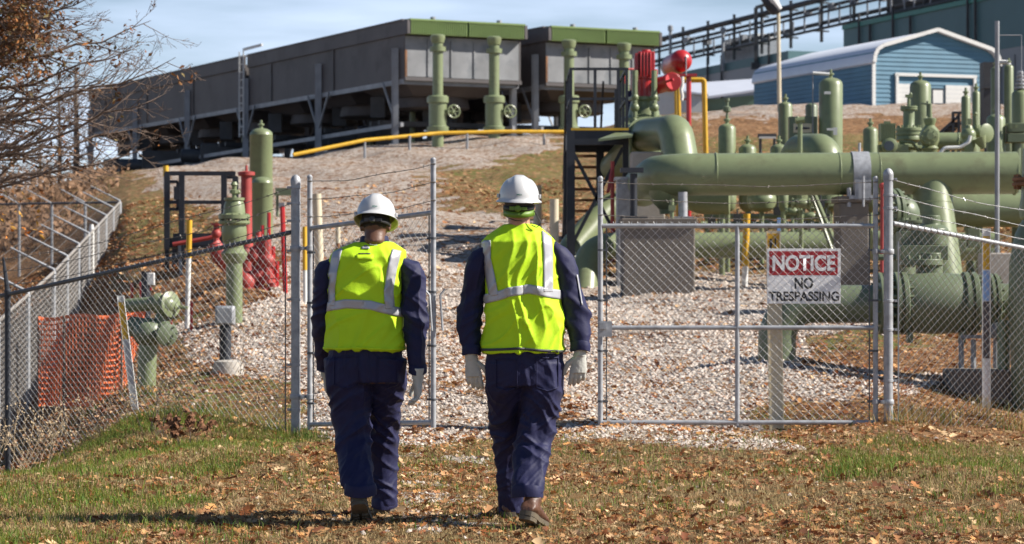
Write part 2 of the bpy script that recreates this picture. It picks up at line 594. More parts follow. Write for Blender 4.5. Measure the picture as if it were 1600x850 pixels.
def masks(x, y, z):
    px = 800 + x / np.maximum(y, 4) * F
    py = 425 - (z - 1.4) / np.maximum(y, 4) * F
    jit = np.clip(y / 15, .4, 3)
    px = px + (vnoise(x, y, 1.3, 1) - .5) * 60 + (vnoise(x, y, 5, 2) - .5) * 30
    py = py + (vnoise(x, y, 1.3, 3) - .5) * 16 + (vnoise(x, y, 5, 4) - .5) * 8
    g = np.zeros(x.shape); n = np.zeros(x.shape); l = np.zeros(x.shape); q = np.zeros(x.shape)
    for p in Z_GRAVEL: g = np.maximum(g, inpoly(px, py, p))
    for p in Z_GREEN: n = np.maximum(n, inpoly(px, py, p))
    for p in Z_LITTER: l = np.maximum(l, inpoly(px, py, p))
    tr = np.zeros(x.shape)
    for p in Z_TRACK: tr = np.maximum(tr, inpoly(px, py, p))
    g = np.maximum(g, tr * (vnoise(x, y, 2.2, 31) * .6 + vnoise(x, y, 6, 32) * .4 > .54))
    for p in Z_BARE: q = np.maximum(q, inpoly(px, py, p))
    return g * (1 - q), n, l


def axis_steps(spans):
    out = []
    for a, b, s in spans:
        k = max(1, int(round((b - a) / s)))
        out += list(np.linspace(a, b, k, endpoint=False))
    out.append(spans[-1][1])
    return np.array(out)


xs = axis_steps([(-2500, -300, 400), (-300, -60, 30), (-60, -24, 2), (-24, -12, .5), (-12, 12, .16), (12, 36, .5), (36, 60, 2), (60, 300, 30), (300, 2500, 400)])
ys = axis_steps([(-200, 0, 40), (0, 10, 2), (10, 30, .14), (30, 50, .28), (50, 115, .6), (115, 300, 8), (300, 3500, 300)])
X, Yg = np.meshgrid(xs, ys)
Zg = gz(X.ravel(), Yg.ravel())
Xr, Yr = X.ravel(), Yg.ravel()
nx, ny = len(xs), len(ys)
me = bpy.data.meshes.new('ground')
me.vertices.add(nx * ny)
me.vertices.foreach_set('co', np.stack([Xr, Yr, Zg], 1).astype(np.float32).ravel())
ii = (np.arange(ny - 1)[:, None] * nx + np.arange(nx - 1)[None, :]).ravel()
quads = np.stack([ii, ii + 1, ii + nx + 1, ii + nx], 1)
me.loops.add(quads.size)
me.polygons.add(len(quads))
me.loops.foreach_set('vertex_index', quads.ravel().astype(np.int32))
me.polygons.foreach_set('loop_start', np.arange(0, quads.size, 4, dtype=np.int32))
me.polygons.foreach_set('use_smooth', np.ones(len(quads), bool))
me.update(calc_edges=True)
mg, mn, ml = masks(Xr, Yr, Zg)
ca = me.color_attributes.new('cover', 'FLOAT_COLOR', 'POINT')
ca.data.foreach_set('color', np.stack([mg, mn, ml, np.ones(len(mg))], 1).astype(np.float32).ravel())


def ground_material():
    m = bpy.data.materials.new('ground_cover')
    m.use_nodes = True
    nt = m.node_tree; L = nt.links
    p = nt.nodes['Principled BSDF']
    p.inputs['Roughness'].default_value = .95
    p.inputs['Specular IOR Level'].default_value = .2
    tc = nt.nodes.new('ShaderNodeTexCoord')
    at_ = nt.nodes.new('ShaderNodeAttribute'); at_.attribute_name = 'cover'
    sep = nt.nodes.new('ShaderNodeSeparateColor'); L.new(at_.outputs['Color'], sep.inputs['Color'])

    def noise_(s, d=5, rg=.6):
        n = nt.nodes.new('ShaderNodeTexNoise'); n.inputs['Scale'].default_value = s; n.inputs['Detail'].default_value = d
        n.inputs['Roughness'].default_value = rg
        L.new(tc.outputs['Object'], n.inputs['Vector']); return n

    def voro(s, out='Color'):
        n = nt.nodes.new('ShaderNodeTexVoronoi'); n.inputs['Scale'].default_value = s
        L.new(tc.outputs['Object'], n.inputs['Vector']); return n

    def ramp(src, stops):
        r = nt.nodes.new('ShaderNodeValToRGB')
        e = r.color_ramp.elements
        while len(e) < len(stops): e.new(.5)
        for k, (ps, c) in enumerate(stops):
            e[k].position = ps; e[k].color = (*c, 1)
        L.new(src, r.inputs['Fac']); return r.outputs['Color']

    def mix(f, a, b):
        x = nt.nodes.new('ShaderNodeMixRGB')
        if isinstance(f, float): x.inputs['Fac'].default_value = f
        else: L.new(f, x.inputs['Fac'])
        L.new(a, x.inputs['Color1']); L.new(b, x.inputs['Color2']); return x.outputs['Color']

    def sepx(c):
        s = nt.nodes.new('ShaderNodeSeparateColor'); L.new(c, s.inputs['Color']); return s

    def math_(op, a, b):
        n = nt.nodes.new('ShaderNodeMath'); n.operation = op
        for i, q in enumerate((a, b)):
            if isinstance(q, (int, float)): n.inputs[i].default_value = q
            else: L.new(q, n.inputs[i])
        return n.outputs[0]
    # gravel: crushed limestone cells with brown leaf bits
    v1 = voro(26)
    n1x = noise_(40, 5, .7)
    vs = sepx(v1.outputs['Color'])
    grav = ramp(vs.outputs[0], [(0, (.10, .08, .065)), (.25, (.31, .255, .215)), (.6, (.47, .40, .345)), (1, (.62, .545, .475))])
    n4 = noise_(1.1, 8, .7)
    leafy = ramp(vs.outputs[1], [(0, (.10, .045, .02)), (.5, (.22, .11, .055)), (1, (.34, .21, .12))])
    v2 = voro(11)
    v2s = sepx(v2.outputs['Color'])
    lsel = math_('GREATER_THAN', math_('ADD', v2s.outputs[1], math_('MULTIPLY', n4.outputs['Fac'], .9)), 1.17)
    n7 = noise_(.55, 4, .6)
    dusty = ramp(n7.outputs['Fac'], [(.42, (0, 0, 0)), (.62, (.55, .55, .55))])
    dcol = ramp(n1x.outputs['Fac'], [(.3, (.34, .27, .21)), (.7, (.56, .47, .39))])
    grav = mix(dusty, grav, dcol)
    gravl = mix(lsel, grav, leafy)
    # dry grass
    n1 = noise_(70, 6, .75)
    n2 = noise_(2.3, 6, .6)
    dryg = ramp(n1.outputs['Fac'], [(.25, (.05, .034, .015)), (.5, (.19, .13, .058)), (.75, (.38, .28, .14))])
    greeng = ramp(n1.outputs['Fac'], [(.25, (.03, .038, .01)), (.5, (.11, .135, .028)), (.78, (.26, .26, .075))])
    patch = ramp(n2.outputs['Fac'], [(.42, (0, 0, 0)), (.62, (1, 1, 1))])
    ps_ = sepx(patch)
    dry2 = mix(math_('MULTIPLY', ps_.outputs[0], .3), dryg, greeng)
    green2 = mix(math_('ADD', .75, math_('MULTIPLY', ps_.outputs[0], .2)), dryg, greeng)
    litter = ramp(v2s.outputs[0], [(0, (.045, .02, .012)), (.4, (.21, .09, .04)), (.8, (.38, .19, .09)), (1, (.50, .32, .18))])
    grassleaf = math_('GREATER_THAN', math_('ADD', v2s.outputs[2], math_('MULTIPLY', n2.outputs['Fac'], .4)), .84)
    gsoft = math_('MULTIPLY', sep.outputs[1], math_('ADD', .35, math_('MULTIPLY', ps_.outputs[0], .6)))
    base = mix(gsoft, dry2, green2)
    base = mix(grassleaf, base, litter)
    base = mix(sep.outputs[2], base, mix(.72, dryg, litter))
    # feather the gravel edge with noise
    ge = math_('ADD', sep.outputs[0], math_('MULTIPLY', math_('SUBTRACT', noise_(9, 5).outputs['Fac'], .5), .9))
    gm = math_('GREATER_THAN', ge, .52)
    col = mix(gm, base, gravl)
    L.new(col, p.inputs['Base Color'])
    # relief
    hs = math_('ADD', math_('MULTIPLY', v1.outputs['Distance'], -1.0), math_('MULTIPLY', n1.outputs['Fac'], .6))
    hs = math_('ADD', hs, math_('MULTIPLY', noise_(12, 6, .7).outputs['Fac'], 2.0))
    b = nt.nodes.new('ShaderNodeBump'); b.inputs['Strength'].default_value = 1; b.inputs['Distance'].default_value = .024
    L.new(hs, b.inputs['Height']); L.new(b.outputs['Normal'], p.inputs['Normal'])
    return m


me.materials.append(ground_material())
ground = bpy.data.objects.new('ground', me)
COL.objects.link(ground)
tag(ground, 'gravel yard rising behind the gates from leaf strewn dry grass', None, None, 'structure')
# ------------------------------------------------------------------ large structures behind
def copy_tree(o, parent=None):
    c = o.copy()
    COL.objects.link(c)
    c.parent = parent
    for ch in [k for k in bpy.data.objects if k.parent == o]:
        copy_tree(ch, c)
    return c


LD = Vector((-.45, .893, 0)).normalized()      # long direction of the coolers
FD = Vector((.893, .45, 0)).normalized()       # across their fronts


def cooler(origin, zb, label, shadehigh=True):
    """one air cooler bay: two units end to end on legs, header box on the near end"""
    t = thing('air_cooler', (origin.x, origin.y, zb), label, 'air cooler', 'air coolers on legs at the top of the gravel bank')
    O = Vector((origin.x, origin.y, 0))

    def P(a, b, z): return O + FD * a + LD * b + Vector((0, 0, z))
    W = 4.25
    ztop, zbot = 9.72, 7.80
    for (b0, b1) in ((0, 14.6), (15.0, 35.4)):
        mb = MB()
        # side panels and far panel as plates with stiffened lips
        for a in (0, W):
            mb.prism([P(a, b0, zbot), P(a, b1, zbot), P(a, b1, ztop - .38), P(a, b0, ztop - .38)], FD * .06)
        for b in (b1,):
            mb.prism([P(0, b, zbot), P(W, b, zbot), P(W, b, ztop), P(0, b, ztop)], LD * -.06)
        mb.prism([P(.05, b0 + .1, ztop - .3), P(W - .05, b0 + .1, ztop - .3), P(W - .05, b1 - .1, ztop - .3), P(.05, b1 - .1, ztop - .3)], (0, 0, -.5))
        mb.build('side_panel', M['slate'], t)
        mb = MB()
        for a in (-.07, W + .02):
            bb = b0 - (.40 if b0 == 0 else .02)
            mb.prism([P(a, bb, ztop - .46), P(a, b1, ztop - .46), P(a, b1, ztop), P(a, bb, ztop)], FD * .1)
            mb.prism([P(a - .03, b0 - .02, ztop), P(a - .03, b1, ztop), P(a - .03, b1, ztop + .05), P(a - .03, b0 - .02, ztop + .05)], FD * .2)
        mb.build('top_rail', M['slate'], t)
        mb = MB()
        n = int((b1 - b0) / 6.5)
        for k in range(1, n + 1):
            b = b0 + (b1 - b0) * k / (n + .4)
            mb.box(P(-.03, b, (zbot + ztop - .4) / 2), (.10, .02, ztop - zbot - .42), rz=math.atan2(LD.y, LD.x))
        mb.build('panel_seam', M['slate'], t)
        # tapered plenums with fan rings beneath
        nf = 3 if b1 - b0 < 16 else 4
        mb = MB()
        for k in range(nf):
            b = b0 + (b1 - b0) * (k + .5) / nf
            c = P(W / 2, b, 0)
            top = [P(.15, b - 2.1, zbot), P(W - .15, b - 2.1, zbot), P(W - .15, b + 2.1, zbot), P(.15, b + 2.1, zbot)]
            i = len(mb.v)
            mb.v += top
            mb.v += [P(W / 2 - 1.3, b - 1.3, zbot - .45), P(W / 2 + 1.3, b - 1.3, zbot - .45), P(W / 2 + 1.3, b + 1.3, zbot - .45), P(W / 2 - 1.3, b + 1.3, zbot - .45)]
            for q in range(4):
                q2 = (q + 1) % 4
                mb.f.append((i + q, i + q2, i + 4 + q2, i + 4 + q))
            mb.f.append((i + 7, i + 6, i + 5, i + 4))
            mb.lathe(P(W / 2, b, zbot - .85), [(1.18, 0), (1.3, .05), (1.22, .42)], n=20)
        mb.build('fan_plenum', M['slate'], t)
        mb = MB()
        for k in range(nf):
            b = b0 + (b1 - b0) * (k + .5) / nf
            mb.beam(P(0, b - .3, zbot - 1.35), P(W, b - .3, zbot - 1.35), .12, .16)
            mb.beam(P(0, b + .4, zbot - 1.35), P(W, b + .4, zbot - 1.35), .12, .16)
            mb.box(P(W / 2, b, zbot - 1.1), (.6, .5, .5))
            mb.cyl(P(W / 2, b, zbot - 1.0), P(W / 2, b, zbot - .6), .09, n=8)
            mb.box(P(.5 + .6 * (k % 2), b + .9, zbot - .75), (.5, .5, .7))
        mb.build('fan_drive', M['dark'], t)
    # ties under the whole run
    mb = MB()
    for a in (.05, W - .05):
        mb.beam(P(a, 0.05, zbot - .08), P(a, 35.3, zbot - .08), .12, .16)
        mb.beam(P(a, 0.3, zb + .55), P(a, 35.3, zb + .15), .1, .14)
    for b in (0.1, 7.3, 14.5, 22, 29, 35.2):
        mb.beam(P(0, b, zbot - .1), P(W, b, zbot - .1), .1, .16)
    mb.build('base_frame', M['steelgrey'], t)
    # legs with knee braces
    first = None
    for b in (.55, 7.3, 14.7, 21.5, 28.4, 35.0):
        for a in (-.1, W + .05):
            mb = MB()
            p = P(a, b, 0)
            zg = g1(p.x, p.y) - .25
            for q in (-1, 1):
                mb.beam(P(a, b + .085 * q, zg), P(a, b + .085 * q, zbot + 1.05), .17, .02)
            mb.beam(P(a, b, zg), P(a, b, zbot + 1.0), .02, .15)
            mb.box(P(a, b, zg + .27), (.36, .36, .05))
            mb.build('leg', M['steelgrey'], t)
            mb = MB()
            for q in (-1, 1):
                if b + q * 1.3 < -.2: continue
                mb.beam(P(a, b + .08 * q, zbot - 1.25), P(a, b + q * 1.0, zbot - .05), .06, .06)
            mb.build('knee_brace', M['steelgrey'], t)
    # front: zinc panel of plates, rusty corner strip, header
    mb = MB()
    mb.prism([P(.02, -.02, zbot + .08), P(W - .02, -.02, zbot + .08), P(W - .02, -.02, ztop - .5), P(.02, -.02, ztop - .5)], LD * .05)
    for k in range(1, 5):
        mb.box(P(W * k / 5, -.04, (zbot + ztop - .5) / 2), (.05, .03, ztop - zbot - .7), rz=math.atan2(FD.y, FD.x))
    mb.build('end_panel', M['zinc'], t)
    mb = MB()
    mb.box(P(.03, -.05, zbot + .5), (.07, .05, .9), rz=math.atan2(FD.y, FD.x))
    mb.build('rusty_edge', M['rust'], t)
    mb = MB(); mb.beam(P(-.02, -.05, zbot), P(W + .05, -.05, zbot), .12, .12); mb.build('sill_beam', M['slate'], t)
    mb = MB()
    for k in range(2):
        a0 = .05 + k * (W / 2 + .01); a1 = a0 + W / 2 - .06
        mb.prism([P(a0, -.38, ztop - .46), P(a1, -.38, ztop - .46), P(a1, -.38, ztop), P(a0, -.38, ztop)], LD * .34)
        mb.prism([P(a0 - .03, -.42, ztop - .02), P(a1 + .03, -.42, ztop - .02), P(a1 + .03, -.42, ztop + .04), P(a0 - .03, -.42, ztop + .04)], LD * .46)
        for j in range(26):
            a = a0 + (a1 - a0) * (j + .5) / 26
            mb.box(P(a, -.39, ztop - .23), (.025, .03, .40), rz=math.atan2(FD.y, FD.x))
    mb.build('header_box', M['header'], t)
    mb = MB()
    for a in (.9, W - .9):
        mb.cyl(P(a, -.3, ztop + .03), P(a, -.3, ztop + .13), .09, n=10)
    mb.build('vent_cap', M['steelgrey'], t)
    return t, P


O1 = Vector((-3.557, 80, 0))
c1, P1 = cooler(O1, 5.75, 'long grey sheet steel air cooler with green header box, left of the pair')
c2, P2 = cooler(O1 + FD * 5.25, 5.75, 'grey sheet steel air cooler with green header box beside the black platform')
# ladder on the side of the first cooler
t = thing('caged_ladder', P1(-.25, 14.8, 5.6), 'pale steel ladder on the shaded side of the long cooler', 'ladder')
mb = MB()
for b in (14.6, 15.05):
    mb.beam(P1(-.22, b, 6.6), P1(-.22, b, 9.9), .05, .05)
mb.beam(P1(-.22, 14.6, 9.95), P1(-.1, 12.9, 10.0), .06, .1)
mb.build('side_rail', M['white'], t)
mb = MB()
for k in range(11):
    mb.cyl(P1(-.22, 14.6, 6.7 + k * .3), P1(-.22, 15.05, 6.7 + k * .3), .02, n=6)
mb.build('rung', M['white'], t)

# machinery standing under the coolers
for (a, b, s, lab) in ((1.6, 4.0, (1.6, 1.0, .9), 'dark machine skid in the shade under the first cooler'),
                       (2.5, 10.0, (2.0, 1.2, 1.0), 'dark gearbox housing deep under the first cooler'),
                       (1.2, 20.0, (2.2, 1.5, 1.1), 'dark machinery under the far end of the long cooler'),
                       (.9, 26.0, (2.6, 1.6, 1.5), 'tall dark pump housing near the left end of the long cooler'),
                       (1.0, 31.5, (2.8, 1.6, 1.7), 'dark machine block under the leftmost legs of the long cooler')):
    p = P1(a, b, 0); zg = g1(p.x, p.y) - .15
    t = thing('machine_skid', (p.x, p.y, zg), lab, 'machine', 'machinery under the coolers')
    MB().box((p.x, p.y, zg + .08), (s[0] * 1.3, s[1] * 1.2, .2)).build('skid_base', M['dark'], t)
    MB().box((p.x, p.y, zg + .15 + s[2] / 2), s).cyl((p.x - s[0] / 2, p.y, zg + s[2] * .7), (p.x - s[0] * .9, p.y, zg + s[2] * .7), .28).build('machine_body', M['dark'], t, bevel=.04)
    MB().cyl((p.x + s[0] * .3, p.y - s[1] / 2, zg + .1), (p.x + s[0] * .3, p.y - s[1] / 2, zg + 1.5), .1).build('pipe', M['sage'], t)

# cooler risers
def riser(px, Y, ytop, ybot_v, lab):
    c = at(px, 200, Y)
    zg = g1(c.x, c.y) - .1
    ztop = at(px, ytop, Y).z
    v0 = at(px, 203, Y).z; v1 = at(px, 148, Y).z
    t = thing('riser_pipe', (c.x, c.y, zg), lab, 'pipe', 'green riser pipes feeding the coolers')
    b = Vector((c.x, c.y, 0))
    MB().lathe(b, [(.19, zg), (.19, v0), (.17, v0 + .01), (.17, ztop - .28), (.2, ztop - .27), (.24, ztop - .12), (.24, ztop - .04), (.18, ztop)]).build('pipe', M['sage'], t)
    mb = MB()
    mb.lathe(b, [(.33, v0 - .12), (.35, v0 - .08), (.35, v0 + .1), (.29, v0 + .12), (.29, v1 - .28), (.35, v1 - .26), (.35, v1 - .08), (.3, v1 - .03)], n=24)
    mb.lathe(b, [(.26, ztop - .55), (.26, ztop - .40)], n=20)
    hv = mb.build('valve_body', M['sage'], t)
    mb = MB()
    hc = Vector((c.x + .52, c.y - .12, (v0 + v1) / 2 + .02))
    mb.ringtorus(hc, (.35, -1, 0), .2, .03, 18, 6)
    for k in range(3):
        a = math.pi * k / 3
        u = Vector((1, .35, 0)).normalized()
        d = (u * math.cos(a) + Vector((0, 0, 1)) * math.sin(a)) * .19
        mb.cyl(hc - d, hc + d, .018, n=6)
    mb.cyl(Vector((c.x + .2, c.y, hc.z)), hc, .07, n=10)
    mb.build('handwheel', M['sage'], t)


riser(684, 78.2, 54, 0, 'green riser pipe with handwheel valve, leftmost in front of the first cooler')
riser(772, 78.9, 57, 0, 'green riser pipe with handwheel valve at the right end of the first cooler')
riser(889, 80.2, 62, 0, 'green riser pipe behind the left rail of the black platform')
riser(975, 81.0, 67, 0, 'green riser pipe rising behind the right end of the black platform')

# yellow pipe along the crest
t = thing('yellow_pipe_rail', gp(690, 74), 'long yellow pipe laid along the crest of the gravel bank', 'pipe')
pts = [at(458, 242, 73), at(570, 219, 74), at(685, 208, 75), at(790, 205.5, 75.5), at(890, 206, 76)]
MB().tube(path(pts, 2.0, 5), .06, 10).build('pipe', M['yellow'], t)
mb = MB()
for (px, py, Y) in ((570, 219, 74), (640, 212, 74.5), (730, 207, 75.2), (850, 206, 76)):
    p = at(px, py, Y); mb.cyl((p.x, p.y, g1(p.x, p.y) - .3), p, .04, n=8)
mb.build('support_post', M['steelgrey'], t)

# blue garage ---------------------------------------------------------------
GA = at(1365, 165, 110); GA.z = 8.55
gd = Vector((.94, .34, 0)).normalized(); gl = Vector((-.34, .94, 0)).normalized()
t = thing('metal_garage', GA, 'blue lap sided metal garage with white rounded roof', 'garage')
GW, GL = 6.35, 12.5
ze, zp = at(0, 88, 110).z, at(0, 50, 111).z
def G(a, b, z): return Vector((GA.x, GA.y, 0)) + gd * a + gl * b + Vector((0, 0, z))
mb = MB()
prof = [(0, ze - .25), (.04, ze + .02), (.18, ze + .25), (.4, ze + .4), (GW / 2, zp), (GW - .4, ze + .4), (GW - .18, ze + .25), (GW - .04, ze + .02), (GW, ze - .25)]
NB = 20
def clipz(a):
    for k in range(len(prof) - 1):
        if prof[k][0] <= a <= prof[k + 1][0]:
            f_ = (a - prof[k][0]) / (prof[k + 1][0] - prof[k][0] + 1e-9)
            return prof[k][1] * (1 - f_) + prof[k + 1][1] * f_
    return ze
# lap boards of the front, each tilted out at its foot
z = 8.55
while z < zp - .05:
    z1 = min(z + .205, zp)
    def xr(zz):
        if zz <= ze - .25: return 0.0, GW
        lo = 0.0
        while clipz(lo) < zz and lo < GW / 2: lo += .02
        return lo, GW - lo
    a0, a1 = xr(z); b0, b1 = xr(z1)
    i = len(mb.v)
    mb.v += [G(a0, -.035, z), G(a1, -.035, z), G(b1, 0, z1), G(b0, 0, z1), G(a0, .02, z), G(a1, .02, z)]
    mb.f += [(i, i + 1, i + 2, i + 3), (i + 4, i + 5, i + 1, i)]
    z = z1
mb.v += [G(0, .03, 8.5), G(GW, .03, 8.5), G(GW, .03, ze - .25), G(GW / 2, .03, zp - .05), G(0, .03, ze - .25)]
mb.f.append(tuple(range(len(mb.v) - 5, len(mb.v))))
mb.build('front_wall', M['blue_lap'], t, smooth=0)
for (a, nm, s_) in ((0, 'side_wall', -1), (GW, 'side_wall', 1)):
    mb = MB()
    z = 8.55
    while z < ze + .02:
        z1 = z + .205
        i = len(mb.v)
        mb.v += [G(a + s_ * .035, .02, z), G(a + s_ * .035, GL, z), G(a, GL, z1), G(a, .02, z1), G(a - .02 * s_, .02, z), G(a - .02 * s_, GL, z)]
        mb.f += [(i, i + 3, i + 2, i + 1), (i, i + 1, i + 5, i + 4)]
        z = z1
    mb.build(nm, M['blue_lap'], t, smooth=0)
mb = MB()
rows = []
full = [(-.10, ze - .28), (-.07, ze + .03), (.08, ze + .32), (.36, ze + .50), (GW / 2, zp + .1), (GW - .36, ze + .5), (GW - .08, ze + .32), (GW + .07, ze + .03), (GW + .10, ze - .28)]
for b in (-.25, GL + .1):
    rows.append(len(mb.v)); mb.v += [G(a, b, z) for a, z in full]
    rows.append(len(mb.v)); mb.v += [G(a + (.06 if a < GW / 2 else -.06), b, z - .07) for a, z in full]
n9 = len(full)
for k in range(n9 - 1):
    mb.f += [(rows[0] + k, rows[2] + k, rows[2] + k + 1, rows[0] + k + 1), (rows[1] + k + 1, rows[3] + k + 1, rows[3] + k, rows[1] + k),
             (rows[0] + k, rows[0] + k + 1, rows[1] + k + 1, rows[1] + k), (rows[2] + k + 1, rows[2] + k, rows[3] + k, rows[3] + k + 1)]
mb.f += [(rows[0], rows[1], rows[3], rows[2]), (rows[0] + n9 - 1, rows[2] + n9 - 1, rows[3] + n9 - 1, rows[1] + n9 - 1)]
mb.build('roof', M['whiteroof'], t)
mb = MB()
for k in range(n9 - 1):
    a, z = full[k]; a2, z2 = full[k + 1]
    mb.beam(G(a, -.28, z), G(a2, -.28, z2), .06, .17)
mb.box(G(-.03, -.06, (8.55 + ze) / 2 - .1), (.16, .10, ze - 8.75), rz=math.atan2(gd.y, gd.x))
mb.box(G(GW + .0, -.06, (8.55 + ze) / 2 - .1), (.14, .10, ze - 8.75), rz=math.atan2(gd.y, gd.x))
mb.build('trim', M['white'], t)
d0, d1, dz = 1.15, 5.2, at(0, 118, 111).z
mb = MB()
mb.box(G((d0 + d1) / 2, -.09, dz), (d1 - d0 + .2, .10, .14), rz=math.atan2(gd.y, gd.x))
for a in (d0, d1): mb.box(G(a, -.09, (8.55 + dz) / 2), (.13, .10, dz - 8.55), rz=math.atan2(gd.y, gd.x))
mb.build('door_frame', M['white'], t)
mb = MB()
for k in range(7):
    mb.box(G((d0 + d1) / 2 - 1.35, -.055, 8.6 + .2 * k + .1), (1.25, .03, .192), rz=math.atan2(gd.y, gd.x))
    mb.box(G((d0 + d1) / 2 + 1.25, -.055, 8.6 + .2 * k + .1), (1.45, .03, .192), rz=math.atan2(gd.y, gd.x))
dr = mb.build('garage_door', M['white'], t)
mb = MB(); mb.box(G((d0 + d1) / 2 - .12, -.05, 9.2), (1.2, .03, 1.3), rz=math.atan2(gd.y, gd.x)); mb.build('pane', M['glass'], dr)
mb = MB()
for (a, w_, h_) in ((-.45, .3, .8), (.22, .5, .6)):
    mb.box(G((d0 + d1) / 2 - .12 + a, -.08, 9.45), (w_, .02, h_), rz=math.atan2(gd.y, gd.x))
mb.build('sash', M['white'], dr)

# low white roofed shed ------------------------------------------------------
S0 = at(1062, 172, 128); S0.z = 8.6
t = thing('low_shed', S0, 'low green walled shed with a white metal roof left of the blue garage', 'shed')
sx0, sx1 = at(1050, 0, 130).x, at(1196, 0, 130).x
zr0, zr1 = at(0, 153, 130).z, at(0, 124, 136).z
MB().prism([(sx0, 130, 8.4), (sx1, 130, 8.4), (sx1, 130, zr0 + .2), (sx0, 130, zr0 - .25)], (0, 8, 0)).build('wall', M['greenwall'], t)
mb = MB()
for k in range(30):
    x = sx0 + (sx1 - sx0) * k / 30
    mb.box((x, 129.98, 9.4), (.05, .05, 1.7))
mb.build('wall_rib', M['greenwall'], t)
mb = MB()
mb.prism([(sx0 - .3, 129.6, zr0 - .35), (sx1 + .1, 129.6, zr0 + .4), (sx1 + .1, 129.6, zr0 + .5), (sx0 - .3, 129.6, zr0 - .25)], (0, .1, 0))
i = len(mb.v)
mb.v += [Vector((sx0 - .3, 129.6, zr0 - .24)), Vector((sx1 + .1, 129.6, zr0 + .51)), Vector((sx1 + .1, 137, zr1 + .12)), Vector((sx0 - .3, 137, zr1 - .25)),
         Vector((sx0 - .3, 129.6, zr0 - .30)), Vector((sx1 + .1, 129.6, zr0 + .45)), Vector((sx1 + .1, 137, zr1)), Vector((sx0 - .3, 137, zr1 - .33))]
mb.f += [(i, i + 1, i + 2, i + 3), (i + 7, i + 6, i + 5, i + 4), (i + 1, i + 5, i + 6, i + 2), (i, i + 3, i + 7, i + 4)]
mb.build('roof', M['whiteroof'], t)
t2 = thing('white_shed', at(1020, 170, 124), 'pale metal shed end partly hidden behind the red valve actuator', 'shed')
x0, x1 = at(1018, 0, 124).x, at(1100, 0, 124).x
z0 = g1(x0, 124) - .3
MB().prism([(x0, 124, z0), (x1, 124, z0), (x1, 124, at(0, 150, 124).z), (x0, 124, at(0, 138, 124).z)], (0, 4, 0)).build('wall', M['white'], t2)
MB().prism([(x0 - .2, 123.8, at(0, 138, 124).z), (x1 + .2, 123.8, at(0, 150, 124).z), (x1 + .2, 123.8, at(0, 147, 124).z), (x0 - .2, 123.8, at(0, 135, 124).z)], (0, 4.5, 0)).build('roof', M['whiteroof'], t2)

# large plant building ------------------------------------------------------------
BA = Vector((31.8, 150, 0)); BD = Vector((-19.3, 56, 0)).normalized(); BN = Vector((-BD.y, BD.x, 0))
ZT = 1.4 + 437 * 150 / F
def B(a, out, z): return BA + BD * a + BN * out + Vector((0, 0, z))
t = thing('plant_building', B(20, 0, 8.8), 'large grey and teal clad plant building on the skyline', 'building')
mb = MB()
def wallbox(mb, a0, a1, z0, z1, out, depth=12):
    mb.prism([B(a0, out, z0), B(a1, out, z0), B(a1, out, z1), B(a0, out, z1)], BN * -depth)
def px2a(px, Y0=None):
    # distance along the wall that shows at image column px
    k = (px - 800) / F
    return (k * BA.y - BA.x) / (BD.x - k * BD.y)
aL, aM1, aM2 = px2a(1012), px2a(1232), px2a(1318)
ZL = ZT - .3
mb = MB(); wallbox(mb, aM2, aL + 6, 8, ZL - 1.05, 0); wallbox(mb, -12, aM2, 8, ZT - 3.3, -.02)
k = -10
while k < aL:
    if not (aM2 < k < aM2 + 2): mb.box(B(k, .03, 12), (.12, .06, 6.0), rz=math.atan2(BD.y, BD.x))
    k += 1.6
mb.build('grey_wall', M['greywall'], t)
mb = MB(); wallbox(mb, -12, aM2, ZT - 3.3, ZT, .0); mb.build('teal_fascia', M['teal'], t)
mb = MB(); wallbox(mb, aM1, aL + 6, ZL - 1.05, ZL - .4, .02, 11); mb.build('teal_band', M['teal'], t)
mb = MB(); wallbox(mb, -12, aM2, ZT, ZT + .32, .12, 1.0); mb.build('roof_trim', M['tealtrim'], t)
mb = MB()
wallbox(mb, aM2 - .4, aM1, 12, ZL - 1.6, 2.2, 6)
k = aM2
while k < aM1:
    mb.box(B(k, 2.22, (12 + ZL - 1.6) / 2), (.25, .12, ZL - 13.8), rz=math.atan2(BD.y, BD.x)); k += .7
mb.build('cream_bay', M['creamwall'], t)
mb = MB()
for (px, z0, z1) in ((1130, 1.6, 3.9), (1362, 1.4, 4.2), (1398, .5, 3.3), (1425, 1.5, 3.9), (1527, .3, 3.5), (1515, .6, 3.2), (1108, 2.0, 4.5), (1204, 1.2, 4.5), (1345, 1.0, 3.6)):
    a = px2a(px)
    mb.cyl(B(a, .15, ZT - z1), B(a, .15, ZT + (.9 if z0 < 1.3 else 0)), .09, n=8)
    mb.box(B(a, .2, ZT - z1), (.45, .4, .45))
mb.build('downpipe', M['dark'], t)
mb = MB()
for px in (1385,):
    mb.box(B(px2a(px), .15, ZT - 2.6), (.8, .3, .7))
mb.build('wall_vent', M['dark'], t)

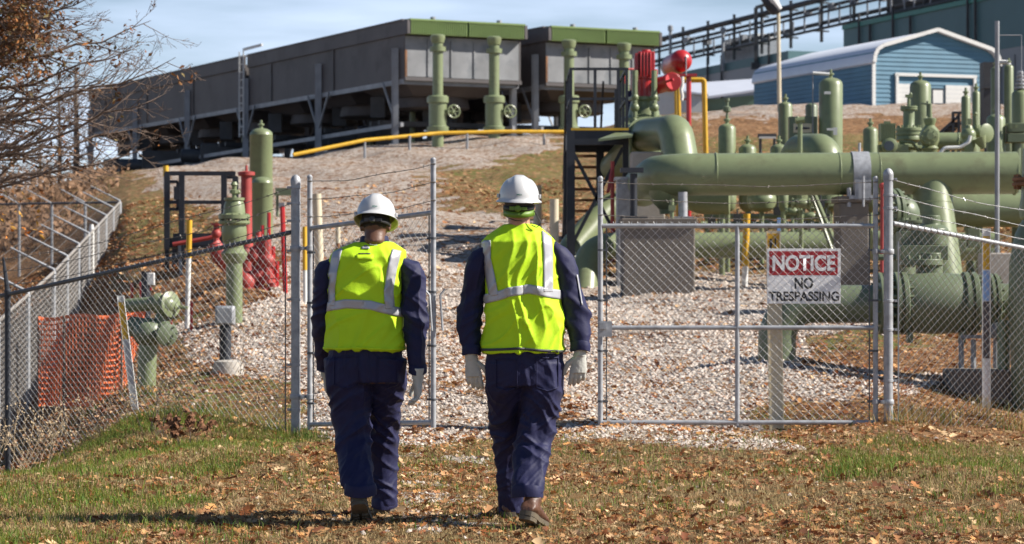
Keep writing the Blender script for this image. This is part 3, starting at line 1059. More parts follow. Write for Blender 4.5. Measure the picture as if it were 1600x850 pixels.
# pipe rack along its roof
t = thing('roof_pipe_rack', B(20, -1, ZT), 'dark pipe rack running along the roof edge of the plant building', 'pipe rack')
mb = MB()
for (o, dz, r) in ((.3, .8, .22), (.3, 1.5, .12), (.3, 2.35, .2), (-1.2, 2.9, .14), (-1.2, 1.1, .16), (-2.0, 1.8, .12)):
    pass
for (o, h, r) in ((-.4, .55, .11), (-.9, 1.05, .16), (-.5, 1.75, .10), (-.9, 2.2, .13), (-.6, 2.75, .22)):
    mb.tube([B(-14, o, ZT + h), B(aM2, o, ZT + h), B(aL + 22, o, ZL + h)], r, 8)
mb.build('pipe', M['dark'], t)
mb = MB()
a = -12
while a < aL + 20:
    mb.beam(B(a, -.7, ZT - .4), B(a, -.7, ZT + 3.2), .22, .22)
    mb.beam(B(a, -1.3, ZT + .4), B(a, -.1, ZT + .4), .12, .12)
    mb.beam(B(a, -1.3, ZT + 2.5), B(a, -.1, ZT + 2.5), .12, .12)
    a += 5.2
mb.build('rack_post', M['dark'], t)
mb = MB()
for j in range(34):
    a = -8 + j * 1.9 + rnd.uniform(-.5, .5)
    mb.cyl(B(a, -.5, ZT + .5), B(a, -.5, ZT + rnd.uniform(1.5, 2.5)), .07, n=6)
    if j % 2: mb.box(B(a, -.8, ZT + rnd.uniform(.5, 2.2)), (rnd.uniform(.4, 1.1), .4, rnd.uniform(.2, .5)), rz=1.9)
mb.build('fitting', M['steelgrey'], t)
mb = MB()
wallbox(mb, -12, px2a(1340), ZT + .35, ZT + 2.1, -2.5, 4)
mb.build('equipment_screen', M['dark'], t)
for (a0, a1, lab) in ((px2a(1148), px2a(1092), 'grey rooftop air handler among the pipes above the low shed'),):
    t = thing('rooftop_unit', B((a0 + a1) / 2, -2.5, ZL - .3), lab, 'air handler')
    mb = MB(); mb.prism([B(a0, -2, ZL - .4), B(a1, -2, ZL - .4), B(a1, -2, ZL + 1.6), B(a0, -2, ZL + 1.6)], BN * -2); mb.build('casing', M['steelgrey'], t, bevel=.1)
    mb = MB(); mb.prism([B(a0 + .2, -1.9, ZL + 1.6), B(a1 - .2, -1.9, ZL + 1.6), B(a1 - .2, -1.9, ZL + 1.9), B(a0 + .2, -1.9, ZL + 1.9)], BN * -1.8); mb.build('cowl', M['white'], t)
for (px, ytop, ybot, lab) in ((1047, 40, 110, 'thin grey vent stack at the left end of the plant roof'), (1129, 43, 112, 'dark vent stack on the plant wall above the low shed')):
    Yv = (BA + BD * px2a(px)).y - .3
    p = at(px, ybot, Yv); q = at(px, ytop, Yv)
    t = tag(MB().lathe((p.x, p.y - .4, p.z), [(.13, 0), (.13, q.z - p.z - .5), (.22, q.z - p.z - .48), (.22, q.z - p.z - .1), (.1, q.z - p.z)], n=10).build('vent_stack', M['steelgrey'], None, loc=(p.x, p.y - .4, p.z)), lab, 'vent stack')
# floodlight bracket on the wall
t = thing('floodlight_bracket', B(px2a(1182), .3, ZT - 4), 'dark angled floodlight bracket fixed to the plant wall beside the street lamp', 'bracket')
a = px2a(1181); Yb = (BA + BD * a).y
p0, p1, p2 = at(1181, 103, Yb - .5), at(1181, 12, Yb - .5), at(1197, 7, Yb - .5)
MB().beam(p0, p1, .28, .28).beam(p1, p2, .26, .26).box(p0, (.7, .5, .5)).build('bracket_arm', M['dark'], t)

# street lamps -------------------------------------------------------------
p = gp(1218, 100, -.3)
top = at(1216, 16, 100)
t = thing('street_lamp', p, 'pale street lamp pole with tilted black and white head before the blue garage', 'street lamp')
MB().tube([p, Vector((top.x, top.y, top.z))], [.095, .075], 10).build('pole', M['cream'], t)
mb = MB()
hc = at(1206, 4, 100)
i = 0
mb.tube([at(1190, -12, 100), at(1194, -8, 100), at(1206, 8, 100), at(1214, 17, 100), at(1218, 20, 100)], [.1, .22, .30, .26, .08], 10)
hd = mb.build('lamp_head', M['black'], t)
mb = MB(); mb.tube([at(1196, -14, 99.85), at(1209, 2, 99.85), at(1219, 15, 99.85)], [.12, .2, .1], 8); mb.build('lamp_cowl', M['white'], hd)

p = gp(1558, 34, -.2)
q = at(1558, 33, 34)
t = thing('grey_mast', at(1558, 232, 34), 'thin grey steel mast standing by the right end of the big green pipe', 'mast')
MB().cyl((q.x, q.y, g1(q.x, q.y) - .1), q, .033, n=10).build('pole', M['steelgrey'], t)
MB().cyl(at(1558, 55, 34), at(1596, 55, 34), .008, n=6).cyl(at(1596, 55, 34), at(1596, 130, 34), .006, n=5).box(at(1566, 97, 34), (.12, .03, .03)).build('bracket', M['steelgrey'], t)
# ------------------------------------------------------------------ green pipework in the yard
def vessel(px, Y, ytop, wpx, lab, fit=True, zb=None, hang=332, mat_='sage', group='green pressure vessels standing behind the big pipe'):
    c = at(px, ytop, Y)
    r = wpx / 2 * Y / F
    z0 = g1(c.x, c.y) - .1 if zb is None else zb
    t = thing('pressure_vessel', (c.x, c.y, z0), lab, 'vessel', group)
    if hang:
        zh = max(z0 + .3, at(px, hang, Y).z)
        pr = dome_tank(0, r, c.z - zh)[3:]
        bot = [(.01, 0), (r * .5, .02), (r * .85, .07), (r, .16)]
        MB().lathe((c.x, c.y, zh), bot + pr).build('shell', M[mat_], t)
        MB().cyl((c.x, c.y, z0), (c.x, c.y, zh + .03), .04, n=10).build('leg', M[mat_], t)
    else:
        MB().lathe((c.x, c.y, z0), dome_tank(0, r, c.z - z0)).build('shell', M[mat_], t)
    if fit:
        MB().lathe((c.x, c.y, c.z - .02), [(.035, 0), (.035, .06), (.06, .07), (.06, .1), (.025, .11), (.025, .17)], n=10).build('top_nozzle', M[mat_], t)
    return t


# the big overhead main
t = thing('main_pipe', gp(1180, 36), 'big horizontal green pipe carried over the concrete piers', 'pipe')
pts = path([at(1588, 270, 36), at(1030, 273, 36), at(1022, 273, 36) + Vector((-.05, 2.2, -.1))], .52, 8)
MB().tube(pts, .315, 32).build('pipe', M['sage'], t)
mb = MB()
for px in (1118, 1310, 1372, 1585):
    c = at(px, 271.5, 36); mb.lathe(c - Vector((.012, 0, 0)), [(.315, 0), (.322, .006), (.322, .018), (.315, .024)], (1, 0, 0), 32)
mb.build('weld_ring', M['sage'], t)
mb = MB()
c = at(1343, 271.5, 36)
mb.lathe(c - Vector((.13, 0, 0)), [(.316, 0), (.332, .002), (.332, .258), (.316, .26)], (1, 0, 0), 32)
mb.box(c + Vector((0, -.36, -.25)), (.24, .03, .3)).box(c + Vector((0, -.2, -.36)), (.4, .3, .06))
mb.cyl(c + Vector((0, -.40, -.5)), c + Vector((0, -.40, -.05)), .018, n=8).cyl(c + Vector((0, 0, .3)), c + Vector((0, 0, .46)), .02, n=8)
mb.cyl(c + Vector((-.2, -.3, -.5)), c + Vector((-.2, -.3, -.22)), .03, n=8).cyl(c + Vector((.2, -.3, -.5)), c + Vector((.2, -.3, -.22)), .03, n=8)
mb.build('pipe_saddle', M['galv'], t)
# drain boss under the left elbow
c = at(1040, 300, 36.2)
MB().lathe(c + Vector((0, 0, -.28)), [(.09, -.05), (.1, .02), (.2, .12), (.26, .3)], n=18).build('drain_boss', M['sage'], t)

def pier(name, px0, px1, y_top, Y, dep, lab, m='concrete', cap=True, ground=True):
    a = at(px0, y_top, Y); b = at(px1, y_top, Y)
    cx = (a.x + b.x) / 2; w = b.x - a.x; cy = Y + dep / 2
    zb = min(g1(cx - w / 2, Y), g1(cx + w / 2, Y)) - .12
    t = thing(name, (cx, cy, zb), lab, 'concrete block')
    h = a.z - zb
    MB().box((cx, cy, zb + (h - (.1 if cap else 0)) / 2), (w, dep, h - (.1 if cap else 0))).build('block', M[m], t, smooth=0, bevel=.02)
    if cap:
        MB().box((cx, cy, a.z - .05), (w + .06, dep + .06, .098)).build('cap', M[m], t, smooth=0, bevel=.012)
    return t


pier('concrete_pier', 974, 1086, 341, 35.4, 1.0, 'wide weathered concrete block under the left elbow of the big pipe')
pier('concrete_pier', 1312, 1358, 306, 36 - .3, .7, 'narrow tall concrete pier under the grey pipe saddle', cap=True)
pier('concrete_pier', 987, 1039, 237, 40.5, .8, 'pale concrete plinth carrying the green gooseneck pipe', 'concrete_light', cap=False)
pier('concrete_pier', 1545, 1600, 395, 33.5, .8, 'grey concrete block behind the yellow marker at the right', 'concrete_light', cap=False)
pier('concrete_footing', 1485, 1582, 578, 25.7, .5, 'low concrete footing under the valve supports at the right', 'concrete', cap=False)

# cabinet and black stanchion left of the elbow
t = thing('electrical_cabinet', gp(977, 37.5), 'tall pale grey electrical cabinet beside the black stanchion', 'cabinet')
a = at(964, 281, 37.5); b = at(991, 281, 37.5)
zb = g1(a.x, 37.5) - .1
MB().box(((a.x + b.x) / 2, 37.7, (a.z + zb) / 2), (b.x - a.x, .4, a.z - zb)).build('enclosure', M['galv'], t, smooth=0, bevel=.01)
MB().box(((a.x + b.x) / 2, 37.7, a.z + .02), (b.x - a.x + .06, .46, .05)).build('lid', M['galv'], t, smooth=0)
MB().box(((a.x + b.x) / 2, 37.485, (a.z + zb) / 2 + .3), (b.x - a.x - .05, .02, 1.0)).build('door', M['galv'], t, smooth=0)
t = thing('pipe_stanchion', at(990, 341, 35.7), 'black steel pipe stanchion standing on the wide concrete block', 'support')
MB().cyl(at(990, 341, 35.75), at(990, 271, 35.75), .055, n=12).build('post', M['black'], t)
MB().box(at(990, 340, 35.75), (.4, .3, .04)).box(at(987, 266, 35.75), (.34, .2, .07)).build('plate', M['black'], t)
t = thing('pipe_stanchion', at(1067, 341, 35.7), 'galvanised stanchion under the big pipe on the right half of the block', 'support')
MB().cyl(at(1067, 341, 35.75), at(1067, 300, 35.75), .07, n=12).build('post', M['galv'], t)
MB().box(at(1067, 340, 35.75), (.3, .25, .03)).build('plate', M['galv'], t)
t = thing('drain_valve', at(1052, 341, 35.5), 'small green drain stub standing on the concrete block', 'valve')
MB().cyl(at(1050, 341, 35.6), at(1050, 311, 35.6), .03, n=10).box(at(1050, 325, 35.6), (.1, .08, .08)).build('stem', M['sage'], t)

# gooseneck behind
t = thing('gooseneck_pipe', gp(1070, 39.5), 'thick green gooseneck pipe bending down behind the big main', 'pipe')
pts = path([at(962, 262, 44.5), at(1010, 211, 42.5), at(1056, 206, 40.2), at(1073, 307, 39.6), at(1140, 307, 39.5)], .42, 8)
MB().tube(pts, .295, 28).build('pipe', M['sage'], t)
mb = MB(); mb.cyl(gp(1128, 39.5, -.1), at(1128, 310, 39.5), .05, n=10); mb.build('leg', M['sage'], t)
MB().tube([at(1002, 216, 42.7), at(1008, 212, 42.5)], .33, 28).build('weld_ring', M['sage'], t)

# two curved lines at the left dropping to ground
t = thing('buried_bend_pipe', gp(890, 42), 'upper green pipe curving down into the gravel behind the right worker', 'pipe')
g = gp(884, 42, -.4)
pts = path([at(1040, 300, 43.5), at(952, 322, 43), at(890, 392, 42.3), g], .75, 10)
MB().tube(pts, .235, 24).build('pipe', M['sage'], t)
t = thing('buried_bend_pipe', gp(908, 37), 'lower green pipe bending from the yard line into the ground by the gate', 'pipe')
g = gp(912, 37.3, -.4)
pts = path([at(1315, 382, 38.5), at(1000, 384, 38.3), at(918, 384, 38), g], .52, 10)
MB().tube(pts, .205, 24).build('pipe', M['sage'], t)

# valve with red actuator behind the gooseneck
V0 = gp(1003, 45.5)
t = thing('actuated_valve', V0, 'tall green valve topped by a bright red hydraulic actuator', 'valve')
v = lambda px, py, Y=45.5: at(px, py, Y)
mb = MB()
mb.lathe((v(1006, 0).x, 45.5, 0), [(.3, V0.z - .2), (.3, v(0, 270).z), (.42, v(0, 262).z), (.42, v(0, 205).z), (.5, v(0, 200).z), (.5, v(0, 186).z), (.3, v(0, 180).z), (.24, v(0, 158).z), (.3, v(0, 157).z), (.3, v(0, 152).z)], n=24)
mb.lathe(v(985, 235, 45.2), [(.52, -.12), (.56, -.1), (.56, .1), (.52, .12)], (1, -.5, -.2), 24)
for k in range(10):
    a = math.pi * 2 * k / 10
    mb.ball(v(990, 222, 45.0) + Vector((.12 * math.sin(a), 0, 0)) + Vector((math.cos(a) * .3, 0, math.sin(a) * .42)), .06, 8, 6)
mb.build('valve_body', M['sage'], t)
mb = MB()
for px in (992, 1022):
    mb.tube([v(px, 190, 45.1), v(px, 130, 45.1), v(px, 110, 45.1)], .055, 8)
    mb.ball(v(px, 168, 45.1), .09); mb.ball(v(px, 152, 45.1), .075)
mb.build('yoke', M['sage'], t)
mb = MB()
mb.box(v(1009, 101), (.32, .35, .46)).box(v(997, 101), (.14, .35, .40)).box(v(993, 128), (.16, .3, .3))
mb.cyl(v(1007, 160), v(1007, 122), .19, n=18).cyl(v(1007, 124), v(1007, 118), .23, n=18)
for k in range(4): mb.box(v(1001 + k * 5, 101, 45.3), (.03, .08, .46))
mb.cyl(v(1020, 137), v(1048, 128, 45.2), .15, n=16).cyl(v(1046, 129), v(1050, 128, 45.2), .18, n=16)
mb.cyl(v(1009, 84), v(1009, 78), .1, n=10).box(v(1022, 115), (.12, .3, .14))
mb.build('actuator', M['red'], t, bevel=.012)
mb = MB()
mb.tube(path([v(990, 108, 45.1), v(975, 108, 45), v(975, 130, 45)], .08, 4), .02, 6)
mb.tube([v(1040, 128, 45.1), v(1052, 124, 45)], .025, 6)
mb.build('tubing', M['red'], t)
t = thing('gas_bottle', gp(1066, 47), 'shiny red gas cylinder with domed end on a red post', 'gas cylinder')
a = at(1049, 104, 47.6); b = at(1064, 95, 46.6)
ax = (b - a).normalized(); L_ = (b - a).length
prof = [(.02, -.2), (.14, -.16), (.205, -.05), (.215, .05), (.215, L_)] + [(.215 * math.cos(q * math.pi / 12), L_ + .215 * math.sin(q * math.pi / 12)) for q in range(1, 6)] + [(.01, L_ + .215)]
MB().lathe(a, prof, ax, 24).build('shell', M['red'], t)
MB().lathe(a + ax * .12, [(.215, -.02), (.225, 0), (.225, .05), (.215, .07)], ax, 24).tube([at(1072, 88, 46.4), at(1072, 118, 46.4)], .012, 6).build('strap', M['galv'], t)
MB().cyl((at(1076, 0, 46.6).x, 46.6, g1(at(1076, 0, 46.6).x, 46.6) - .1), at(1076, 118, 46.6), .05, n=10).box(at(1068, 118, 46.6), (.5, .3, .05)).box(at(1056, 122, 46.6), (.3, .06, .06)).beam(at(1063, 155, 46.6), at(1077, 155, 46.6), .03, .03).build('stand', M['red'], t)
MB().tube([at(1066, 120, 46.3), at(1066, 133, 46.3), at(1064, 140, 46.3), at(1066, 150, 46.3), at(1065, 157, 46.3)], .035, 8).build('regulator', M['white'], t)
t = thing('yellow_hoop_guard', gp(1080, 50), 'yellow tube guard frame behind the red gas cylinder', 'guard frame')
mb = MB()
Yq = 50
for (xa, xb, yt) in ((1060, 1101, 124), (1056, 1099, 126)):
    pa = at(xa + 4, 0, Yq); pb = at(xb + 5, 0, Yq)
    mb.tube(path([(pa.x, Yq, g1(pa.x, Yq) - .1), at(xa, yt, Yq), at(xb, yt, Yq), (pb.x, Yq, g1(pb.x, Yq) - .1)], .06, 3), .042, 8)
    Yq += .6
mb.beam(at(1058, 126, 50), at(1058, 127, 50.6), .05, .05)
mb.build('guard_tube', M['yellow'], t)

# vessels behind the main pipe
vessel(1136, 44, 193, 27, 'slim green vessel with a tall vent stem, leftmost behind the big pipe')
mb = MB(); c = at(1136, 193, 44)
o = thing('relief_valve', c, 'small green relief valve on top of the leftmost slim vessel', 'valve')
mb.lathe(c + Vector((0, 0, .1)), [(.02, 0), (.02, .1), (.07, .12), (.07, .2), (.03, .22), (.03, .3), (.05, .31), (.05, .36)], n=10).build('stem', M['sage_dark'], o)
vessel(1168, 44, 225, 27, 'short domed green vessel left of the instrument cabinet')
vessel(1217, 44, 225, 27, 'short domed green vessel in front of the instrument cabinet')
vessel(1227, 47, 159, 22, 'slim green vessel standing at the left edge of the instrument cabinet')
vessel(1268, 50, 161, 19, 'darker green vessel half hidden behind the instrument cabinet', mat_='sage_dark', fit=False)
tv = vessel(1298, 45, 121, 37, 'tall thick green vessel right of the instrument cabinet with paint patches')
mb = MB(); mb.tube([at(1296, 116, 44.9), at(1270, 114, 44.9), at(1270, 116, 44.9)], .03, 8).build('level_arm', M['white'], tv)
MB().cyl(at(1270, 114, 44.9), at(1270, 235, 44.9), .012, n=6).build('conduit', M['steelgrey'], tv)
mb = MB()
mb.box(at(1293, 145, 44.45), (.12, .02, .05)).box(at(1305, 205, 44.5), (.07, .02, .14)).box(at(1297, 202, 44.5), (.12, .02, .04))
mb.build('paint_patch', M['white'], tv)
vessel(1360, 44, 198, 23, 'short green vessel left of the finned motor')
vessel(1438, 47, 125, 33, 'thick domed green vessel in front of the garage door')
vessel(1509, 48, 149, 14, 'thin green bottle shaped vessel, left of two near the black stair')
vessel(1525, 48.5, 142, 12, 'thin green bottle shaped vessel, right of two near the black stair')
vessel(1556, 42, 178, 29, 'stout green vessel behind the grey mast')
vessel(1555, 55, 104, 14, 'slender green vessel just left of the mast beyond the stout one')
vessel(1576, 55, 101, 15, 'slender green vessel right of the mast with a white elbow')
vessel(1594, 46, 140, 26, 'green vessel with pale fittings at the right edge of the picture')
t = thing('relief_fitting', at(1594, 140, 46), 'pale grey relief fitting on the vessel at the right edge', 'valve')
mb = MB()
for k in range(5): mb.lathe(at(1594, 140 - k * 6, 46), [(.06, 0), (.11 - .012 * k, .02), (.11 - .012 * k, .05), (.05, .06)], n=10)
mb.build('stack', M['galv'], t)
t = thing('white_vent_elbow', at(1570, 99, 55), 'white vent elbow above the slender vessels', 'vent')
MB().tube(path([at(1576, 101, 55), at(1576, 97, 55), at(1560, 97, 55)], .03, 3), .05, 8).build('pipe', M['white'], t)
t = thing('green_arch_pipe', gp(1274, 41), 'broad green pipe arch showing its rounded top behind the big main', 'pipe')
pts = path([at(1243, 318, 42), at(1243, 236, 42), at(1290, 236, 41), at(1290, 318, 41)], .27, 8)
MB().tube(pts, .3, 28).build('pipe', M['sage'], t)

mb = MB(); mb.cyl(gp(1243, 42, -.1), at(1243, 318, 42), .05, n=10).cyl(gp(1290, 41, -.1), at(1290, 318, 41), .05, n=10); mb.build('leg', M['sage'], t)
# instrument cabinet with label
t = thing('instrument_cabinet', gp(1255, 45), 'square green instrument cabinet with a cream label', 'cabinet')
a = at(1233, 182, 45); b = at(1277, 182, 45)
MB().box(((a.x + b.x) / 2, 45.1, a.z - .4), (b.x - a.x, .2, .8)).build('enclosure', M['sage_dark'], t, smooth=0, bevel=.01)
MB().cyl(((a.x + b.x) / 2, 45.1, g1(a.x, 45) - .1), ((a.x + b.x) / 2, 45.1, a.z - .7), .05).build('post', M['sage_dark'], t)
lc = at(1254, 200, 44.99)
MB().box(lc, (.34, .012, .17)).build('label_plate', M['cream'], t, smooth=0)
MB().ball(lc + Vector((-.10, -.012, 0)), .03, 8, 6, (1, .2, .8)).ball(lc + Vector((.02, -.012, -.004)), .026, 8, 6, (1, .2, .8)).ball(lc + Vector((.065, -.012, -.004)), .022, 8, 6, (1, .2, 1)).ball(lc + Vector((.11, -.012, -.004)), .022, 8, 6, (1, .2, .8)).beam(lc + Vector((-.13, -.012, -.03)), lc + Vector((.13, -.012, .0)), .012, .012).build('logo_mark', M['cloth_navy'], t)
t = thing('hydrant_standpipe', gp(1249, 40), 'thin green standpipe with a small tee head before the instrument cabinet', 'standpipe')
c = at(1250, 185, 40)
MB().cyl((c.x, 40, g1(c.x, 40) - .1), at(1250, 190, 40), .04, n=10).cyl(at(1243, 189, 40), at(1257, 187, 40), .055, n=10).ball(at(1246, 184, 40), .03).build('pipe', M['sage'], t)

# valve group above the main on the right -------------------------------------
t = thing('finned_motor', at(1386, 240, 41), 'green finned electric motor between the short vessel and flanged riser', 'motor')
zb = g1(at(1386, 0, 41).x, 41)
mb = MB(); c = at(1386, 207, 41)
for k in range(8): mb.box(c + Vector((-.12 + k * .034, 0, 0)), (.016, .26, .30))
mb.box(c, (.24, .2, .26)).box(c + Vector((0, 0, .16)), (.1, .1, .06))
mb.build('housing', M['sage'], t)
MB().lathe(at(1389, 228, 40.8), [(.12, -.05), (.13, 0), (.13, .12), (.09, .14)], (0, -1, 0), 16).cyl((c.x, 41, zb - .1), (c.x, 41, c.z - .1), .09).box(at(1395, 232, 41), (.5, .2, .12)).build('gearbox', M['sage'], t)
MB().lathe(at(1389, 228, 40.64), [(.085, 0), (.085, .02)], (0, -1, 0), 16).build('sight_glass', M['glass'], t)
t = thing('flanged_riser', at(1420, 240, 42), 'green flanged riser with a flat cap and a small stem valve', 'valve')
c = at(1420, 0, 42); b0 = Vector((c.x, 42, 0)); Z = lambda py: at(0, py, 42).z
MB().lathe(b0, [(.15, g1(c.x, 42) - .1), (.15, Z(222)), (.22, Z(219)), (.22, Z(214)), (.1, Z(196)), (.1, Z(172)), (.14, Z(171)), (.14, Z(167)), (.05, Z(166))], n=20).build('pipe', M['sage'], t)
MB().flange((c.x, 42, Z(206)), (0, 0, 1), .225, .13, 12).flange((c.x, 42, Z(169)), (0, 0, 1), .15, .06, 8).build('flange', M['sage'], t)
MB().cyl((c.x, 42, Z(166)), (c.x, 42, Z(152)), .03, n=8).box((c.x, 42, Z(150)), (.12, .06, .05)).ball((c.x + .03, 42, Z(147)), .03).build('stem', M['sage'], t)
t = thing('gate_valve', at(1453, 240, 41), 'green gate valve with round cover plate beside the flanged riser', 'valve')
c = at(1453, 0, 41); b0 = Vector((c.x, 41, 0)); Z = lambda py: at(0, py, 41).z
MB().lathe(b0, [(.12, g1(c.x, 41) - .1), (.12, Z(236)), (.15, Z(232)), (.12, Z(228)), (.16, Z(220)), (.16, Z(205)), (.08, Z(196)), (.11, Z(188)), (.11, Z(185)), (.04, Z(184)), (.03, Z(162))], n=18).build('body', M['sage'], t)
mb = MB(); mb.lathe(at(1452, 213, 40.75), [(.14, -.2), (.145, 0), (.145, .04), (.1, .05), (.06, .06), (.06, .1)], (0, -1, 0), 20)
for k in range(8):
    a_ = k * math.pi / 4; mb.ball(at(1452, 213, 40.7) + Vector((math.cos(a_) * .115, 0, math.sin(a_) * .115)), .014, 6, 4)
mb.build('cover_plate', M['sage'], t)
MB().beam(at(1437, 161, 41), at(1450, 163, 41), .025, .03).cyl(at(1449, 158, 41), at(1449, 182, 41), .018, n=6).build('lever', M['sage_dark'], t)
MB().tube(path([at(1395, 226, 41.3), at(1440, 232, 41.3)], .1), .05, 8).tube(path([at(1405, 222, 41.1), at(1425, 222, 41.1), at(1435, 236, 41.1)], .08), .025, 8).ball(at(1410, 230, 41.1), .07).build('manifold', M['sage'], t)
t = thing('yard_line_pipe', gp(1482, 42), 'short horizontal green line right of the gate valve', 'pipe')
MB().tube([at(1462, 221, 42), at(1510, 221, 42)], .155, 20).lathe(at(1496, 221, 42), [(.155, -.01), (.165, 0), (.155, .01)], (1, 0, 0), 20).tube([gp(1480, 42, -.1), at(1480, 225, 42)], .05, 8).build('pipe', M['sage'], t)
t = thing('control_valve', at(1520, 240, 40.5), 'angular green control valve with a braided hose', 'valve')
mb = MB()
mb.tube([gp(1518, 40.5, -.1), at(1518, 235, 40.5), at(1513, 212, 40.5), at(1514, 196, 40.5)], [.09, .12, .12, .05], 12)
mb.ball(at(1513, 211, 40.5), .13).ball(at(1528, 205, 40.7), .11).lathe(at(1540, 208, 40.7), [(.13, -.02), (.16, 0), (.16, .03), (.1, .05)], (.6, -1, 0), 16)
mb.tube([at(1530, 215, 40.3), at(1537, 232, 40.3)], [.12, .04], 10).box(at(1515, 190, 40.5), (.06, .06, .1))
mb.tube([at(1526, 200, 40.6), at(1524, 175, 40.6)], .02, 8).ball(at(1524, 178, 40.6), .035)
mb.build('body', M['sage'], t)
MB().tube(path([at(1468, 240, 40), at(1476, 231, 40), at(1500, 230, 40), at(1514, 222, 40), at(1516, 212, 40)], .1, 5), .03, 8).build('hose', M['white'], t)
t = thing('green_gearbox', at(1585, 240, 42), 'pair of square green gearboxes at the right edge above the big main', 'gearbox')
MB().box(at(1588, 200, 42), (.34, .3, .16)).box(at(1588, 216, 42), (.36, .3, .16)).cyl(gp(1588, 42, -.1), at(1588, 220, 42), .08).build('housing', M['sage_dark'], t, bevel=.01)
MB().box(at(1588, 197, 41.83), (.05, .02, .06)).box(at(1580, 197, 41.83), (.02, .02, .09)).build('cover', M['sage'], t)
t = thing('black_stair', gp(1488, 62), 'small black handrail stair beyond the yard line', 'stair')
q = [at(1468, 208, 62), at(1497, 182, 62), at(1500, 176, 62)]
mb = MB(); mb.beam(q[0], q[1], .07, .07).beam(at(1488, 176, 62), at(1503, 176, 62), .06, .06)
for px in (1489, 1498): mb.beam(at(px, 176, 62), (at(px, 0, 62).x, 62, g1(at(px, 0, 62).x, 62) - .1), .07, .07)
mb.build('handrail', M['black'], t)
mb = MB()
for k in range(5): mb.box(at(1470 + k * 6, 214 - k * 5.2, 62.3), (.3, .6, .05))
mb.build('tread', M['black'], t)
t = thing('dark_kiosk', gp(1545, 60), 'dark metal kiosk just right of the blue garage corner', 'kiosk')
MB().box(at(1547, 158, 60), (.42, .5, 1.9)).cyl(gp(1547, 60, -.1), at(1547, 180, 60), .15).build('casing', M['dark'], t)
MB().prism([at(1536, 138, 59.7), at(1558, 138, 59.7), at(1547, 133, 59.7)], (0, .6, 0)).build('roof', M['dark'], t)
t = thing('timber_barrier', gp(1200, 70), 'low dark timber and white bar lying on the grass bank', 'barrier')
MB().beam(at(1184, 212, 64), at(1213, 212, 64), .12, .1).build('rail', M['dark'], t)
MB().beam(at(1186, 215, 63.9), at(1212, 215, 63.9), .06, .05).build('white_bar', M['white'], t)
mb = MB()
for px in (1188, 1210): mb.cyl((at(px, 0, 64).x, 64, g1(at(px, 0, 64).x, 64) - .1), at(px, 212, 64), .04, n=6)
mb.build('post', M['dark'], t)

# clutter between the main and the lower line (x 1090-1310, y 305-365) ---------
vessel(1137, 40, 296, 27, 'small green drip pot under the big main beside the yellow marker', fit=False, group='small vessels under the big main')
vessel(1190, 40.5, 296, 46, 'wide green separator barrel under the middle of the big main', fit=False, group='small vessels under the big main')
vessel(1224, 40, 298, 16, 'narrow green pot between the separator barrel and the stem valves', fit=False, group='small vessels under the big main')
vessel(1105, 42, 296, 30, 'green drip pot close to the wide concrete block', fit=False, group='small vessels under the big main')
for (px, py, Y, s, lab) in ((1252, 318, 38, 1.0, 'green stem valve under the big main left of the strut pair'), (1238, 330, 39, .8, 'smaller green stem valve right of the separator barrel'), (1266, 338, 39.5, .9, 'green stem valve behind the strut pair')):
    c = at(px, py, Y); z0 = g1(c.x, Y) - .1
    t = thing('stem_valve', (c.x, Y, z0), lab, 'valve', 'stem valves under the big main')
    MB().cyl((c.x, Y, z0), (c.x, Y, c.z - .1 * s), .035 * s, n=10).build('stem', M['sage'], t)
    MB().ball(c, .10 * s, 10, 8, (1.5, 1, .8)).lathe(c + Vector((-.15 * s, 0, 0)), [(.09 * s, 0), (.09 * s, .03), (.04, .04), (.04, .25 * s), (.09 * s, .26 * s), (.09 * s, .29 * s)], (1, 0, 0), 12).build('body', M['sage'], t)
    MB().ringtorus(c + Vector((0, 0, .15 * s)), (0, 0, 1), .09 * s, .012, 14, 5).cyl(c, c + Vector((0, 0, .2 * s)), .012, n=6).beam(c + Vector((-.09 * s, 0, .15 * s)), c + Vector((.09 * s, 0, .15 * s)), .01, .01).build('handwheel', M['sage_dark'], t)
t = thing('diagonal_strut', gp(1290, 37), 'pair of slanting green struts against the narrow concrete pier', 'strut')
MB().tube([at(1272, 303, 37), at(1310, 392, 36.6)], .035, 8).build('strut', M['sage'], t)
MB().tube([at(1268, 306, 37.4), at(1300, 392, 37.2)], .03, 8).build('strut', M['sage'], t)
t = thing('manifold_rack', gp(1200, 40), 'row of small green manifold pipes and unions beneath the big main', 'manifold')
mb = MB()
for (x0_, x1_, yy, Y_, r_) in ((1095, 1300, 352, 41, .07), (1100, 1240, 338, 42, .05), (1230, 1308, 322, 42, .05), (1240, 1300, 365, 40, .06)):
    mb.tube([at(x0_, yy, Y_), at(x1_, yy, Y_)], r_, 10)
    for q in range(3):
        xx = x0_ + (x1_ - x0_) * (q + .5) / 3
        mb.lathe(at(xx, yy, Y_), [(r_ * 1.6, -.03), (r_ * 1.6, .03)], (1, 0, 0), 12)
        c = at(xx, yy, Y_); mb.cyl((c.x, c.y, g1(c.x, c.y) - .1), c, .03, n=8)
mb.build('pipe', M['sage'], t)
mb = MB()
for (xx, yy) in ((1152, 341), (1215, 330), (1262, 350), (1112, 345), (1290, 340), (1282, 318)):
    c = at(xx, yy, 40.3); mb.box(c, (.13, .1, .13)).cyl(c, c + Vector((0, 0, .15)), .015, n=6)
mb.build('gauge_block', M['dark'], t)
t = thing('blue_tag_post', gp(1217, 34), 'thin blue reflective post above the sign', 'marker post')
c = at(1217, 340, 34); MB().box((c.x, 34, (c.z + g1(c.x, 34) - .2) / 2), (.05, .012, c.z - g1(c.x, 34) + .2)).build('post', M['bluetape'], t)

